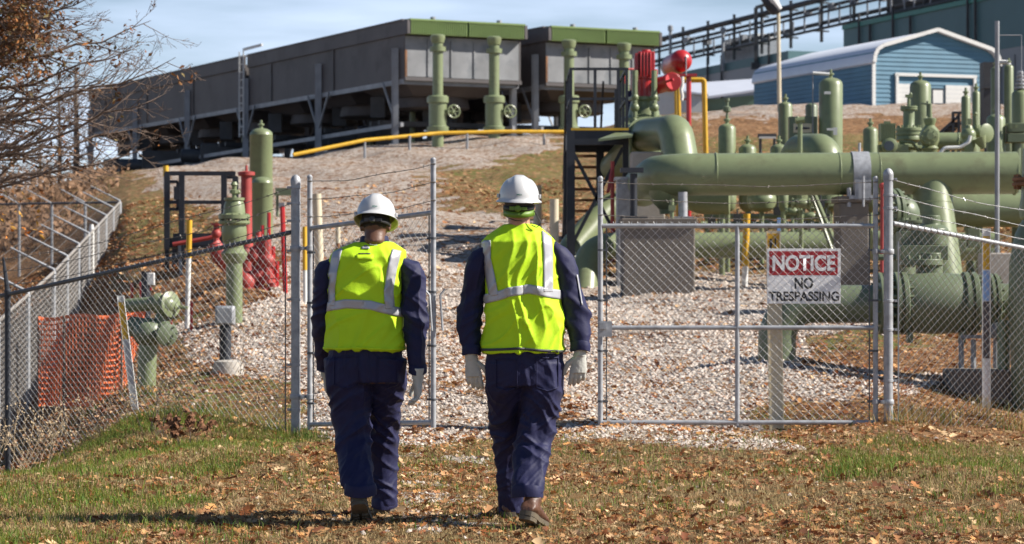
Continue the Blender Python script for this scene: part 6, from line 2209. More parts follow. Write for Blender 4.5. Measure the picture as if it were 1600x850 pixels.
def person(cfg):
    Y0 = cfg['Y']
    t = thing('person', gp(cfg['base'], Y0), cfg['label'], 'person', 'workers walking towards the gate')
    # ---- body (one continuous mesh: head with face, neck, trunk and limbs inside the clothes)
    hc = at(*cfg['head'], Y0)
    yaw, pit = cfg['head_yaw'], cfg['head_pitch']
    Rh = Matrix.Rotation(yaw, 3, 'Z') @ Matrix.Rotation(-pit, 3, 'X')
    H = lambda x, y, z: hc + Rh @ Vector((x, y, z))
    mb = MB()
    def ell(c, r, n=24, m=16, rot=True):
        i0 = len(mb.v); prev = None
        for j in range(m + 1):
            a = -math.pi / 2 + math.pi * j / m
            i = len(mb.v)
            for k in range(n):
                b = 2 * math.pi * k / n
                q = Vector((r[0] * max(math.cos(a), .02) * math.cos(b), r[1] * max(math.cos(a), .02) * math.sin(b), r[2] * math.sin(a)))
                mb.v.append(H(*(Vector(c) + q)) if rot else Vector(c) + q)
            if prev is None: mb.cap(i, n, True)
            else: mb.bridge(prev, i, n)
            prev = i
        mb.cap(prev, n)
    ell((0, 0, .02), (.076, .097, .102))            # skull
    ell((0, .035, -.065), (.055, .062, .055))       # jaw
    ell((0, .095, -.022), (.014, .022, .024), 10, 8)   # nose
    ell((0, .085, .012), (.05, .014, .010), 12, 8)  # brow
    ell((0, .087, -.062), (.024, .012, .009), 10, 8)  # lips
    ell((0, .086, -.095), (.02, .016, .014), 10, 8)  # chin
    for s_ in (-1, 1):
        ell((s_ * .078, -.008, -.012), (.010, .018, .032), 12, 10)
        ell((s_ * .083, -.014, .002), (.008, .010, .018), 10, 8)
    nb = at(*cfg['neck'], Y0)
    mb.tube([H(0, -.005, -.04), H(0, -.018, -.09), nb, nb + Vector((0, 0, -.08))], [.060, .058, .066, .09], 20)
    tr = [(a, b, c + .0, d * .8, e * .75) for (a, b, c, d, e) in cfg['torso']]
    loft(mb, tr)
    for limb in cfg['arms']: loft(mb, [(a, b, c, d * .62, e * .62) for (a, b, c, d, e) in limb], 14, 2)
    for limb in cfg['legs']: loft(mb, [(a, b, c, d * .6, e * .6) for (a, b, c, d, e) in limb], 14, 2)
    body = remeshed('body', mb, M[cfg['skin']], t, .007, 5)
    # eyes
    mb = MB()
    for s_ in (-1, 1): mb.ball(H(s_ * .03, .083, -.005), .011, 10, 8)
    mb.build('eyes', M['white'], t)
    # hair cap
    mb = MB(); 
    def ell2(c, r, n=28, m=18):
        prev = None
        for j in range(m + 1):
            a = -math.pi / 2 + math.pi * j / m
            i = len(mb.v)
            for k in range(n):
                b = 2 * math.pi * k / n
                mb.v.append(H(*(Vector(c) + Vector((r[0] * max(math.cos(a), .02) * math.cos(b), r[1] * max(math.cos(a), .02) * math.sin(b), r[2] * math.sin(a))))))
            if prev is None: mb.cap(i, n, True)
            else: mb.bridge(prev, i, n)
            prev = i
        mb.cap(prev, n)
    ell2((0, -.012, .030), (.080, .092, .098))
    mb2 = remeshed('hair', mb, M[cfg['hair']], t, .006, 2, fold=lambda v, n: nz(v.x * 90, v.y * 90, v.z * 90) * .0015)
    # ---- coverall
    seed = cfg['seed']
    leg_c = [(at(l[3][0], l[3][1], l[3][2])) for l in cfg['legs']]
    zk = at(0, cfg['knee'], Y0).z; zw = at(0, cfg['waist'], Y0).z; zh = at(0, cfg['hem'], Y0).z
    xc = at(cfg['base'], 0, Y0).x

    def fold(v, n):
        z = v.z
        sx, sy = v.x + seed, v.y
        wl = max(0, min(1, (zw - z) / .12))          # legs and seat
        d = 0
        # long soft hanging folds
        w1 = nz(sx * 3, sy * 3, z * 2) * 2.0
        a = nz(sx * 13 + w1, sy * 9, z * 2.4)
        d += crease(a, .45) * .009 - .003
        # diagonal pulls around knee, crotch and ankle
        k = math.exp(-((z - zk) / .13) ** 2) + math.exp(-((z - zh - .10) / .11) ** 2) * .9 + math.exp(-((z - zw + .27) / .13) ** 2) * .8
        w2 = nz(sx * 5 + 3, sy * 4, z * 4) * .7
        b = nz(sx * 2 + w2, sy * 2, (z + .8 * (v.x - xc) * (1 if v.x > xc else -1)) * 11 + w2)
        d += (crease(b, .40) * .016 - .004) * k * wl
        b2 = nz(sx * 3 + w2 + 9, sy * 3, (z - .9 * (v.x - xc)) * 15 + w2)
        d += crease(b2, .22) * .005 * (.1 + k) * wl
        # sleeves: soft slanting creases, strongest at the elbow
        if wl < 1:
            c = nz(sx * 4 + 7, sy * 4, (z + .7 * abs(v.x - xc)) * 15 + w2 * .7)
            ke = .45 + math.exp(-((z - cfg['elbow_z']) / .12) ** 2)
            d += crease(c, .38) * .010 * ke * (1 - wl)
        d += nz(sx * 45, sy * 45, z * 45) * .0008
        return d - .003

    mb = MB()
    zhem = cfg['hemline'][0][1]
    loft(mb, [(a, b, c, d * (.86 if b < zhem - 12 else .97), e * (.84 if b < zhem - 12 else .97)) for (a, b, c, d, e) in cfg['torso']])
    for limb in cfg['arms']: loft(mb, limb, 20, 2)
    for limb in cfg['legs']: loft(mb, limb, 24, 2.2)
    cov = remeshed('coverall', mb, M['cloth_navy'], t, .0068, 6, fold)
    cov['label'] = 'navy blue work coverall'
    # cuffs of sleeves and trouser hems
    for limb in cfg['arms'] + cfg['legs']:
        (px, py, Y, rx, ry) = limb[-1]
        mb = MB(); c = at(px, py, Y); rxm = rx * Y / F
        prev = None; prof = [(.93, .05), (1.0, .035), (1.02, .005), (1.01, -.012), (.96, -.014), (.9, .01)]
        if limb in cfg['arms']: prof = [(.98, .045), (1.05, .04), (1.08, .012), (1.06, -.006), (.96, -.008), (.9, .01)]
        for (q, dz) in prof:
            i = len(mb.v)
            for k in range(30):
                a = 2 * math.pi * k / 30
                wv = 1 + .035 * math.sin(3 * a + seed) + .02 * math.sin(7 * a + 2)
                mb.v.append(c + Vector((rxm * q * wv * math.cos(a), ry * q * wv * math.sin(a), dz + .006 * math.sin(2 * a + seed))))
            if prev is not None: mb.bridge(i, prev, 30)
            prev = i
        mb.build('cuff', M['cloth_navy'], cov, smooth=60)
    # collar
    mb = MB(); prev = None
    for (q, dz, dy) in ((.078, -.03, 0), (.082, .0, 0), (.078, .028, -.004), (.070, .034, 0), (.066, .02, 0), (.064, -.03, 0)):
        i = len(mb.v)
        for k in range(30):
            a = 2 * math.pi * k / 30
            mb.v.append(nb + Vector((q * cfg.get('collar', 1) * math.cos(a), q * 1.02 * math.sin(a) + dy, dz + cfg['collar_dz'])))
        if prev is not None: mb.bridge(prev, i, 30)
        prev = i
    mb.build('collar', M['cloth_navy'], cov, smooth=60)
    cb = bvh_of(cov)
    back = lambda p: Vector((0, 1, 0))
    # pocket seams and centre seam
    for (xa, ya, xb, yb) in cfg['pockets']:
        q = [at(xa, ya, Y0 - .5), at(xb, ya, Y0 - .5), at(xb, yb, Y0 - .5), at((xa + xb) / 2, yb + 5, Y0 - .5), at(xa, yb, Y0 - .5), at(xa, ya, Y0 - .5)]
        # rescale to the body's distance
        q = [Vector((p.x * Y0 / (Y0 - .5), p.y, 1.4 + (p.z - 1.4) * Y0 / (Y0 - .5))) for p in q]
        ribbon('pocket_seam', cb, interp(q, 60), back, .006, M['cloth_navy'], cov, n=1, off=.0035)
    # ---- vest
    def vfold(v, n):
        z = v.z; sx = v.x + seed * 2
        w1 = nz(sx * 4, v.y * 4, z * 3) * 1.3
        zz = (zsh - z)
        f_ = max(0, min(1, zz / .12))
        a = nz((v.x - xv) * 11 / (1 + zz * .8) + w1 + seed, v.y * 5, z * 2.0)
        b = nz(sx * 5 + w1, v.y * 5, (z - .9 * (v.x - xv)) * 8)
        return (crease(a, .45) * .017 - .005 + crease(b, .25) * .009) * (.3 + .7 * f_) + nz(sx * 40, v.y * 40, z * 40) * .0006 - .002
    zsh = at(0, cfg['vest'][2][1], Y0).z
    xv = at(cfg['vest'][4][0], 0, Y0).x
    mb = MB(); loft(mb, cfg['vest'], 40, 2.4)
    vest = remeshed('vest', mb, M['vest'], t, .0065, 5, vfold)
    vest['label'] = 'fluorescent yellow safety vest with silver tape'
    vb = bvh_of(vest)
    sc = Y0 / (Y0 - .6)
    def onplane(px, py):
        p = at(px, py, Y0); return Vector((p.x, Y0 - .6, p.z))
    Tw = .05
    # waist tape all round: cast towards the body axis
    axis_pts = []
    def ring_dir(p):
        d_ = Vector((cfg['axis_x'] - p.x, Y0 - p.y, 0)); return d_.normalized()
    wb = cfg['belt']   # list of (px, py) along the back
    cxw = at(wb[0][0], 0, Y0).x
    ax_x = at(cfg['vest'][5][0], 0, Y0).x
    cfg['axis_x'] = ax_x
    pl = []
    for k in range(91):
        a = -math.pi / 2 + 2 * math.pi * k / 90
        x = ax_x + math.cos(a) * .40; y = Y0 + math.sin(a) * .40
        # height follows the listed line across the back
        pxx = 800 + (ax_x + math.cos(a) * .215) / Y0 * F
        xs_ = [q[0] for q in wb]; ys_ = [q[1] for q in wb]
        py = float(np.interp(pxx, xs_, ys_))
        pl.append(Vector((x, y, at(0, py, Y0).z)))
    ribbon('reflective_tape', vb, pl, ring_dir, Tw, M['tape'], vest, n=5, off=.003)
    for strap in cfg['straps']:
        q = [onplane(*p) for p in strap]
        ribbon('reflective_tape', vb, interp(q, 44), back, Tw, M['tape'], vest, n=5, off=.0045)
        q2 = [Vector((p.x, Y0 + .6, p.z)) for p in q]
        ribbon('reflective_tape', vb, interp(q2, 30), lambda p: Vector((0, -1, 0)), Tw, M['tape'], vest, n=5, off=.0045)
    # hem binding
    pl = []
    for k in range(73):
        a = 2 * math.pi * k / 72
        pxx = 800 + (ax_x + math.cos(a) * .215) / Y0 * F
        py = float(np.interp(pxx, [q[0] for q in cfg['hemline']], [q[1] for q in cfg['hemline']]))
        pl.append(Vector((ax_x + math.cos(a) * .4, Y0 + math.sin(a) * .4, at(0, py, Y0).z)))
    ribbon('hem_binding', vb, pl, ring_dir, .014, M[cfg['hem_mat']], vest, n=1, off=.004)
    for edge in cfg['armholes']:
        q = [onplane(*p) for p in edge]
        ribbon('edge_binding', vb, interp(q, 30), back, .010, M[cfg['hem_mat']], vest, n=1, off=.004)
    # ---- gloves
    for (wp, Yh, dv, sv, pn, sz, curl) in cfg['gloves']:
        mb = MB(); w_ = at(wp[0], wp[1], Yh)
        glove_mesh(mb, w_, Vector(dv), Vector(sv), Vector(pn), sz, curl)
        mb.tube([w_ - Vector(dv).normalized() * .06, w_ + Vector(dv).normalized() * .0], [.036, .033], 16)
        gl = remeshed('glove', mb, M['glove'], t, .003, 2, fold=lambda v, n: nz(v.x * 50, v.y * 50, v.z * 35) * .0016)
    # ---- boots
    for b in cfg['boots']:
        g = gp(b['px'], b['Y']); 
        boot(t, Vector((g.x, b['Y'], g.z + b.get('dz', .0))), b['head'], b['pitch'], b['roll'], M[b['mat']], lab=b.get('label'))
    # ---- helmet
    hp = H(0, -.004, .045)
    h, Rm = helmet(t, hp, cfg['hat_tilt'], cfg['hat_yaw'], cfg['hat_roll'])
    # head band and ratchet knob at the nape
    mb = MB(); prev = None
    for dz in (-.014, .014):
        i = len(mb.v)
        for k in range(40):
            a = 2 * math.pi * k / 40
            mb.v.append(H(.086 * math.cos(a), -.008 + .104 * math.sin(a), -.002 + dz + .01 * math.sin(a)))
        if prev is not None: mb.bridge(prev, i, 40)
        prev = i
    hb = mb.build('headband', M['rubber'], h, smooth=60)
    so = hb.modifiers.new('t', 'SOLIDIFY'); so.thickness = .003
    mb = MB(); kc = H(-.004, -.112, -.012)
    kd = (Rh @ Vector((0, -1, 0)))
    mb.lathe(kc, [(.017, -.006), (.018, 0), (.018, .008), (.014, .012), (.006, .012)], kd, 20)
    mb.box(H(.030, -.107, -.012), (.034, .012, .016), rz=yaw)
    mb.box(H(-.034, -.105, -.010), (.03, .01, .02), rz=yaw)
    mb.build('ratchet_knob', M['dark'] if not cfg.get('lime') else M['lime_plastic'], hb, smooth=50)
    return t, H, vest, vb, Y0, cov, onplane, nb


L = dict(
    Y=13.5, base=572, seed=1.3, label='worker on the left in white hard hat, yellow vest and navy coverall, head bowed',
    head=(587, 352), head_yaw=-.08, head_pitch=.38, neck=(585, 384), skin='skin_dark', hair='hair_black',
    torso=[(583, 378, 13.52, 26, .085), (581, 392, 13.52, 42, .10), (577, 404, 13.51, 58, .115), (573, 430, 13.5, 56, .13), (571, 470, 13.5, 55, .135), (571, 510, 13.5, 56, .135), (571, 545, 13.5, 59, .14), (571, 572, 13.5, 62, .15), (573, 598, 13.5, 58, .14)],
    arms=[[(524, 402, 13.5, 8, .045), (515, 410, 13.5, 16, .066), (509, 422, 13.5, 17.5, .07), (506, 440, 13.5, 17, .07), (504, 470, 13.52, 16, .066), (503, 510, 13.56, 16, .062), (505, 545, 13.66, 15, .055), (508, 578, 13.76, 13, .048)],
          [(630, 402, 13.5, 8, .045), (637, 411, 13.5, 17, .066), (643, 424, 13.5, 19.5, .072), (646, 442, 13.5, 20, .075), (646, 470, 13.48, 20, .075), (649, 500, 13.46, 19, .07), (650, 540, 13.44, 16, .06), (652, 583, 13.42, 13.5, .05)]],
    legs=[[(543, 560, 13.5, 36, .13), (544, 600, 13.5, 37, .13), (548, 640, 13.52, 30, .115), (551, 680, 13.50, 29, .105), (554, 715, 13.42, 27, .095), (557, 742, 13.34, 28, .095), (562, 771, 13.26, 25, .085)],
          [(603, 560, 13.5, 33, .13), (604, 600, 13.55, 31, .12), (600, 640, 13.66, 26, .11), (597, 680, 13.74, 25, .10), (598, 720, 13.78, 23, .095), (600, 755, 13.80, 21, .09), (600, 790, 13.80, 20, .083)]],
    knee=680, waist=560, hem=790, elbow_z=at(0, 490, 13.5).z,
    vest=[(583, 378, 13.52, 29, .09), (582, 384, 13.52, 42, .108), (578, 392, 13.51, 57, .125), (575, 402, 13.5, 59, .14), (571, 430, 13.5, 57, .15), (571, 470, 13.5, 58, .155), (571, 510, 13.5, 59, .158), (571, 546, 13.5, 61, .165)],
    belt=[(510, 480), (535, 474), (585, 476), (635, 489)],
    straps=[[(519, 478), (519, 450), (523, 420), (530, 388)], [(611, 482), (609, 455), (613, 425), (621, 391)]],
    hemline=[(510, 544), (560, 542), (632, 545)], hem_mat='vest',
    armholes=[],
    pockets=[(524, 556, 562, 600), (592, 558, 622, 600)],
    gloves=[((653, 592), 13.40, (-.02, .05, -1), (-.25, .9, 0), (-.95, -.25, 0), 1.0, .55), ((511, 588), 13.80, (.1, .3, -1), (.3, .9, 0), (.9, -.3, 0), .95, .5)],
    boots=[dict(px=565, Y=13.36, head=.02, pitch=.62, roll=-.12, mat='boot_dark', label='raised boot showing its muddy sole'), dict(px=604, Y=13.98, head=.12, pitch=0, roll=0, mat='boot_dark')],
    hat_tilt=-.30, hat_yaw=-.05, hat_roll=.04, collar_dz=.022,
)
tL, HL, vestL, vbL, YLn, covL, opL, nbL = person(L)
Rr = dict(
    Y=13.2, base=818, seed=4.7, label='taller worker on the right in white hard hat, yellow vest and navy coverall',
    head=(811, 324), head_yaw=-.03, head_pitch=.02, neck=(812, 354), skin='skin_light', hair='hair_brown', lime=True,
    torso=[(812, 356, 13.22, 24, .085), (811, 367, 13.22, 40, .10), (811, 380, 13.21, 56, .115), (812, 398, 13.2, 58, .13), (815, 430, 13.2, 58, .135), (818, 480, 13.2, 59, .138), (819, 520, 13.2, 60, .14), (820, 550, 13.2, 62, .148), (820, 580, 13.2, 62, .15), (820, 602, 13.2, 56, .14)],
    arms=[[(765, 384, 13.2, 8, .045), (757, 393, 13.2, 17, .068), (749, 405, 13.2, 20, .075), (744, 422, 13.2, 20, .076), (740, 450, 13.22, 19, .07), (735, 482, 13.24, 19.5, .07), (733, 515, 13.22, 17, .06), (737, 552, 13.2, 14, .05)],
          [(862, 378, 13.2, 8, .045), (869, 388, 13.2, 17, .068), (876, 400, 13.2, 19.5, .076), (882, 420, 13.2, 20, .078), (889, 450, 13.2, 20, .072), (899, 485, 13.2, 21.5, .072), (904, 515, 13.18, 19, .062), (907, 546, 13.16, 15, .05)]],
    legs=[[(791, 566, 13.2, 33, .13), (790, 610, 13.22, 31, .125), (790, 650, 13.34, 26, .11), (794, 690, 13.42, 24, .10), (796, 730, 13.46, 22, .095), (799, 765, 13.48, 21, .09), (800, 797, 13.50, 20, .085)],
          [(848, 566, 13.2, 34, .13), (848, 610, 13.2, 33, .125), (841, 650, 13.22, 30, .115), (835, 690, 13.2, 30, .105), (829, 722, 13.1, 27, .095), (826, 750, 13.03, 27, .095), (824, 772, 12.99, 25, .088)]],
    knee=690, waist=562, hem=790, elbow_z=at(0, 490, 13.2).z,
    vest=[(812, 350, 13.22, 24, .09), (812, 357, 13.22, 36, .105), (811, 367, 13.21, 50, .12), (811, 378, 13.2, 58, .14), (814, 410, 13.2, 59, .152), (817, 460, 13.2, 61, .158), (819, 510, 13.2, 63, .162), (819, 550, 13.2, 65, .168)],
    belt=[(757, 467), (790, 456), (830, 451), (876, 460)],
    straps=[[(772, 462), (766, 430), (760, 405), (760, 376)], [(856, 456), (856, 425), (856, 395), (853, 358)]],
    hemline=[(752, 546), (810, 543), (884, 549)], hem_mat='dark',
    armholes=[[(752, 378), (755, 400), (755, 425), (757, 450)], [(868, 370), (871, 400), (874, 425), (877, 450)]],
    pockets=[(775, 560, 808, 604), (838, 558, 872, 604)],
    gloves=[((737, 562), 13.2, (.12, .02, -1), (.95, -.15, 0), (.1, .9, 0), 1.04, .35), ((906, 556), 13.16, (-.1, .02, -1), (-.95, -.15, 0), (-.1, .9, 0), 1.04, .4)],
    boots=[dict(px=838, Y=13.06, head=.30, pitch=.34, roll=.1, mat='boot_brown', label='brown boot with its heel lifting'), dict(px=794, Y=13.64, head=-.05, pitch=0, roll=0, mat='boot_brown')],
    hat_tilt=.02, hat_yaw=-.02, hat_roll=.02, collar_dz=-.055, collar=.9,
)
tR, HR, vestR, vbR, YRn, covR, opR, nbR = person(Rr)

# small details of the left worker's vest and collar
def patch(name, bvh, op, px, py, w, h, mat_, parent, off=.004):
    a, b = op(px - w / 2, py), op(px + w / 2, py)
    Yb = YLn
    return ribbon(name, bvh, interp([a, b], 6), lambda p: Vector((0, 1, 0)), h * Yb / F, mat_, parent, n=2, off=off)
patch('vest_logo', vbL, opL, 573, 387.5, 12, 3.2, M['tape'], vestL)
patch('vest_logo', vbL, opL, 573, 385, 5, 2.5, M['steelgrey'], vestL, .0045)
patch('slot', vbL, opL, 571.5, 396.8, 19, 1.6, M['dark'], vestL)
patch('tab_patch', vbL, opL, 572, 402.5, 27, 8, M['vest'], vestL, .003)
c = nbL + Vector((0, -.088, .012))
lb = MB().box(c, (.042, .003, .026)).build('collar_label', M['signwhite'], covL, smooth=0)
# goggle cord and strap of the right worker
mb = MB()
mb.tube(path([HR(.083, -.04, -.02), HR(.10, -.07, -.05), HR(.122, -.085, -.085), HR(.10, -.09, -.115), HR(.07, -.085, -.10)], .012, 4), .0028, 6)
mb.tube([HR(-.082, -.04, -.025), HR(-.06, -.085, -.06), HR(-.02, -.098, -.075), HR(.02, -.098, -.078)], .0022, 6)
mb.build('goggle_cord', M['rubber'], tR)
mb = MB(); prev = None
for dz in (-.016, .016):
    i = len(mb.v)
    for k in range(24):
        a = math.pi + math.pi * k / 23
        mb.v.append(HR(.086 * math.cos(a), -.012 + .098 * math.sin(a), -.026 + dz - .02 * abs(math.sin(a))))
    if prev is not None:
        for k in range(23): mb.f.append((prev + k, prev + k + 1, i + k + 1, i + k))
    prev = i
o = mb.build('goggle_strap', M['lime_plastic'], tR, smooth=60)
s_ = o.modifiers.new('t', 'SOLIDIFY'); s_.thickness = .004
# sleeve piping
# pocket tag and rivet
o = ribbon('pocket_tag', bvh_of(covR), interp([opR(849, 549.5), opR(867, 550.5)], 5), lambda p: Vector((0, 1, 0)), .010, M['steelgrey'], covR, n=1, off=.006)

ribbon('sleeve_piping', bvh_of(covR), interp([opR(901, 429), opR(905, 452), opR(909, 476)], 14), lambda p: Vector((0, 1, 0)), .007, M['tape'], covR, n=1, off=.004)
# ------------------------------------------------------------------ vegetation and loose cover
def quick_mesh(name, V, faces_tris, colors, mat_, smooth=False):
    """V (n,3); faces (m,k) uniform size; colors (n,3) per point"""
    me = bpy.data.meshes.new(name)
    me.vertices.add(len(V))
    me.vertices.foreach_set('co', V.astype(np.float32).ravel())
    k = faces_tris.shape[1]
    me.loops.add(faces_tris.size)
    me.polygons.add(len(faces_tris))
    me.loops.foreach_set('vertex_index', faces_tris.astype(np.int32).ravel())
    me.polygons.foreach_set('loop_start', np.arange(0, faces_tris.size, k, dtype=np.int32))
    if smooth: me.polygons.foreach_set('use_smooth', np.ones(len(faces_tris), bool))
    me.update(calc_edges=True)
    if colors is not None:
        ca = me.color_attributes.new('tint', 'FLOAT_COLOR', 'POINT')
        c4 = np.concatenate([colors, np.ones((len(V), 1))], 1)
        ca.data.foreach_set('color', c4.astype(np.float32).ravel())
    me.materials.append(mat_)
    o = bpy.data.objects.new(name, me)
    COL.objects.link(o)
    return o


M['blade'] = attr_mat('grass_blades', 'tint', .7, .3)
M['leaf'] = attr_mat('fallen_leaf', 'tint', .75, .15)
M['pebble'] = attr_mat('limestone_chips', 'tint', .9)


def scatter(n, y0, y1, xr=.235, power=1.0):
    """points in the view wedge, even in ground area"""
    y = np.sqrt(NPR.uniform(y0 ** 2, y1 ** 2, n))
    x = NPR.uniform(-xr, xr, n) * y
    return x, y


# grass blades
x, y = scatter(470000, 11.6, 23.5)
z = gz(x, y)
g_, n_, l_ = masks(x, y, z)
dens = np.where(n_ > 0, .95, .62) * np.where(g_ > 0, np.where(y < 20.3, .3, .04), 1) * np.where(l_ > 0, .35, 1)
dens *= .35 + .9 * vnoise(x, y, 3.0, 5) * 1.1
# thin out trodden gravel patch at the middle
keep = NPR.random(len(x)) < dens * np.clip(15 / y, 0, 1) ** .6
x, y, z, n_ = x[keep], y[keep], z[keep], n_[keep]
N = len(x)
gr = vnoise(x, y, 1.6, 8) * .6 + vnoise(x, y, 6, 9) * .4
green = (NPR.random(N) < np.where(n_ > 0, np.clip(.08 + 1.25 * (gr - .33), .05, .75), np.clip(.02 + .7 * (gr - .42), 0, 1)))
hgt = np.where(green, NPR.uniform(.03, .085, N), NPR.uniform(.015, .055, N)) * np.where(n_ > 0, 1.15, .9)
az = NPR.uniform(0, 2 * np.pi, N); lean = NPR.uniform(.1, 1.2, N) * np.where(green, .7, 1.2)
w = NPR.uniform(.0016, .0034, N)
dx, dy = np.cos(az), np.sin(az)
ax2 = NPR.uniform(0, 2 * np.pi, N)
px_, py_ = np.cos(ax2) * w, np.sin(ax2) * w
b = np.stack([x, y, z - .004], 1)
side = np.stack([px_, py_, np.zeros(N)], 1)
mid = b + np.stack([dx * hgt * lean * .3, dy * hgt * lean * .3, hgt * .6], 1)
tip = b + np.stack([dx * hgt * lean, dy * hgt * lean, hgt * np.clip(1 - lean * .3, .3, 1)], 1)
V = np.stack([b - side, b + side, mid + side * .7, mid - side * .7, tip], 1).reshape(-1, 3)
base = np.arange(N)[:, None] * 5
tri = np.concatenate([base + [0, 1, 2], base + [0, 2, 3], base + [3, 2, 4]], 0)
gc = np.stack([NPR.uniform(.10, .22, N), NPR.uniform(.15, .26, N), NPR.uniform(.015, .05, N)], 1)
dc = np.stack([NPR.uniform(.26, .60, N)] * 3, 1) * np.array([1, .72, .36]) * NPR.uniform(.75, 1.1, (N, 1))
c = np.where(green[:, None], gc, dc)
o = quick_mesh('grass', V, tri, np.repeat(c, 5, 0), M['blade'])
tag(o, 'short tufted grass, green at both sides and straw coloured in the middle', 'grass', None, 'stuff')


def leaf_mesh(name, x, y, z, size, cols, lab, lift=.01, seed=0):
    N = len(x)
    # lobed outline: centre spine of three points and pairs of lobes
    T = np.array([[0, -.62, 0], [0, -.2, 0], [0, .2, 0], [0, .6, 0],
                  [-.30, -.28, 1], [-.12, -.10, .6], [-.42, .05, 1.2], [-.16, .17, .6], [-.30, .42, 1],
                  [.30, -.28, 1], [.12, -.10, .6], [.42, .05, 1.2], [.16, .17, .6], [.30, .42, 1]], float)
    TR = np.array([[0, 1, 4], [4, 1, 5], [5, 1, 6], [6, 1, 7], [1, 2, 7], [7, 2, 8], [8, 2, 3],
                   [0, 9, 1], [9, 10, 1], [10, 11, 1], [11, 12, 1], [1, 12, 2], [12, 13, 2], [13, 3, 2]])
    nv = len(T)
    curl = NPR.uniform(-.2, .75, N)
    bend = NPR.uniform(-.4, .6, N)
    asp = NPR.uniform(.7, 1.25, N)
    X = T[None, :, 0] * asp[:, None]; Yl = T[None, :, 1] * np.ones((N, 1))
    Zl = T[None, :, 2] * .22 * curl[:, None] + (Yl ** 2) * bend[:, None] * .9 + NPR.uniform(-.04, .04, (N, nv))
    P = np.stack([X, Yl, Zl], 2) * size[:, None, None]
    yaw = NPR.uniform(0, 2 * np.pi, N); pitch = NPR.normal(0, .35, N); roll = NPR.normal(0, .4, N)
    cy, sy, cp, sp, cr, sr = np.cos(yaw), np.sin(yaw), np.cos(pitch), np.sin(pitch), np.cos(roll), np.sin(roll)
    X, Y_, Z_ = P[..., 0], P[..., 1], P[..., 2]
    Y2 = Y_ * cp[:, None] - Z_ * sp[:, None]; Z2 = Y_ * sp[:, None] + Z_ * cp[:, None]
    X3 = X * cr[:, None] + Z2 * sr[:, None]; Z3 = -X * sr[:, None] + Z2 * cr[:, None]
    X4 = X3 * cy[:, None] - Y2 * sy[:, None]; Y4 = X3 * sy[:, None] + Y2 * cy[:, None]
    V = np.stack([X4 + x[:, None], Y4 + y[:, None], Z3 + z[:, None] + lift + size[:, None] * .12], 2).reshape(-1, 3)
    tri = (np.arange(N)[:, None, None] * nv + TR[None]).reshape(-1, 3)
    pal = np.array(cols)
    ci = NPR.integers(0, len(pal), N)
    c = pal[ci] * NPR.uniform(.75, 1.35, (N, 1)) * np.array([1.05, .98, .88])
    return quick_mesh(name, V, tri, np.repeat(c, nv, 0), M['leaf'])


LEAFC = [(.30, .13, .05), (.40, .22, .11), (.52, .36, .22), (.16, .06, .03), (.24, .09, .04), (.46, .27, .13), (.34, .17, .08), (.20, .09, .05), (.60, .44, .27), (.22, .08, .03), (.46, .25, .10)]
x, y = scatter(130000, 11.6, 32)
z = gz(x, y); g_, n_, l_ = masks(x, y, z)
k_ = NPR.random(len(x)) < np.where(g_ > 0, .62, np.where(l_ > 0, .95, 1.0)) * (.12 + 1.3 * (vnoise(x, y, .9, 12) * .6 + vnoise(x, y, 3.5, 13) * .4) ** 2) * np.clip(24 / y, .7, 1.2)
# drift along the foot of the right gate
xd = NPR.uniform(.95, 3.5, 350); yd = NPR.normal(21.62, .10, 350)
xe = NPR.uniform(3.3, 5.2, 420); ye = 21.7 + (xe - 3.3) * 1.1 + NPR.normal(-.15, .16, 420)
xf = NPR.uniform(-2.0, -.6, 90); yf = NPR.normal(21.0, .35, 90)
x = np.concatenate([x[k_], xd, xe, xf]); y = np.concatenate([y[k_], yd, ye, yf]); z = gz(x, y)
keep2 = ~((np.abs(x) < 0))
sz = NPR.uniform(.016, .05, len(x)) * np.where(gz(x, y) > -9, 1, 1)
big = NPR.random(len(x)) < .07
sz = np.where(big, NPR.uniform(.06, .09, len(x)), sz)
o = leaf_mesh('fallen_leaves', x, y, z, sz, LEAFC, '', .008)
tag(o, 'curled brown and tan oak leaves lying over the grass and gravel', 'leaves', None, 'stuff')
# farther leaves, smaller count per area
x, y = scatter(130000, 30, 62, xr=.26)
z = gz(x, y); g_, n_, l_ = masks(x, y, z)
k_ = NPR.random(len(x)) < np.where(g_ > 0, .09, np.where(l_ > 0, .7, .3)) * (.2 + 1.2 * vnoise(x, y, .8, 14) ** 1.5)
x, y, z = x[k_], y[k_], z[k_]
o = leaf_mesh('leaf_litter', x, y, z, NPR.uniform(.04, .11, len(x)), LEAFC, '', .005)
tag(o, 'brown leaf litter sprinkled up the gravel slope', 'leaves', None, 'stuff')
# deep litter in the ditch at the left
x = NPR.uniform(-7.5, -3.2, 9000); y = NPR.uniform(17.5, 27, 9000)
u_ = 800 + x / y * F
kk = (u_ > -120) & (u_ < 250); x, y = x[kk], y[kk]
z = gz(x, y); pyy = 425 - (z - 1.4) / y * F
g_, n_, l_ = masks(x, y, z); kk = (l_ > 0) | (NPR.random(len(x)) < .2); x, y, z = x[kk], y[kk], z[kk]
o = leaf_mesh('ditch_leaves', x, y, z, NPR.uniform(.03, .07, len(x)), [(.22, .09, .045), (.34, .17, .09), (.42, .26, .16), (.14, .06, .04), (.28, .11, .05)], '', .012)
tag(o, 'deep russet leaf litter filling the ditch under the left fence', 'leaves', None, 'stuff')

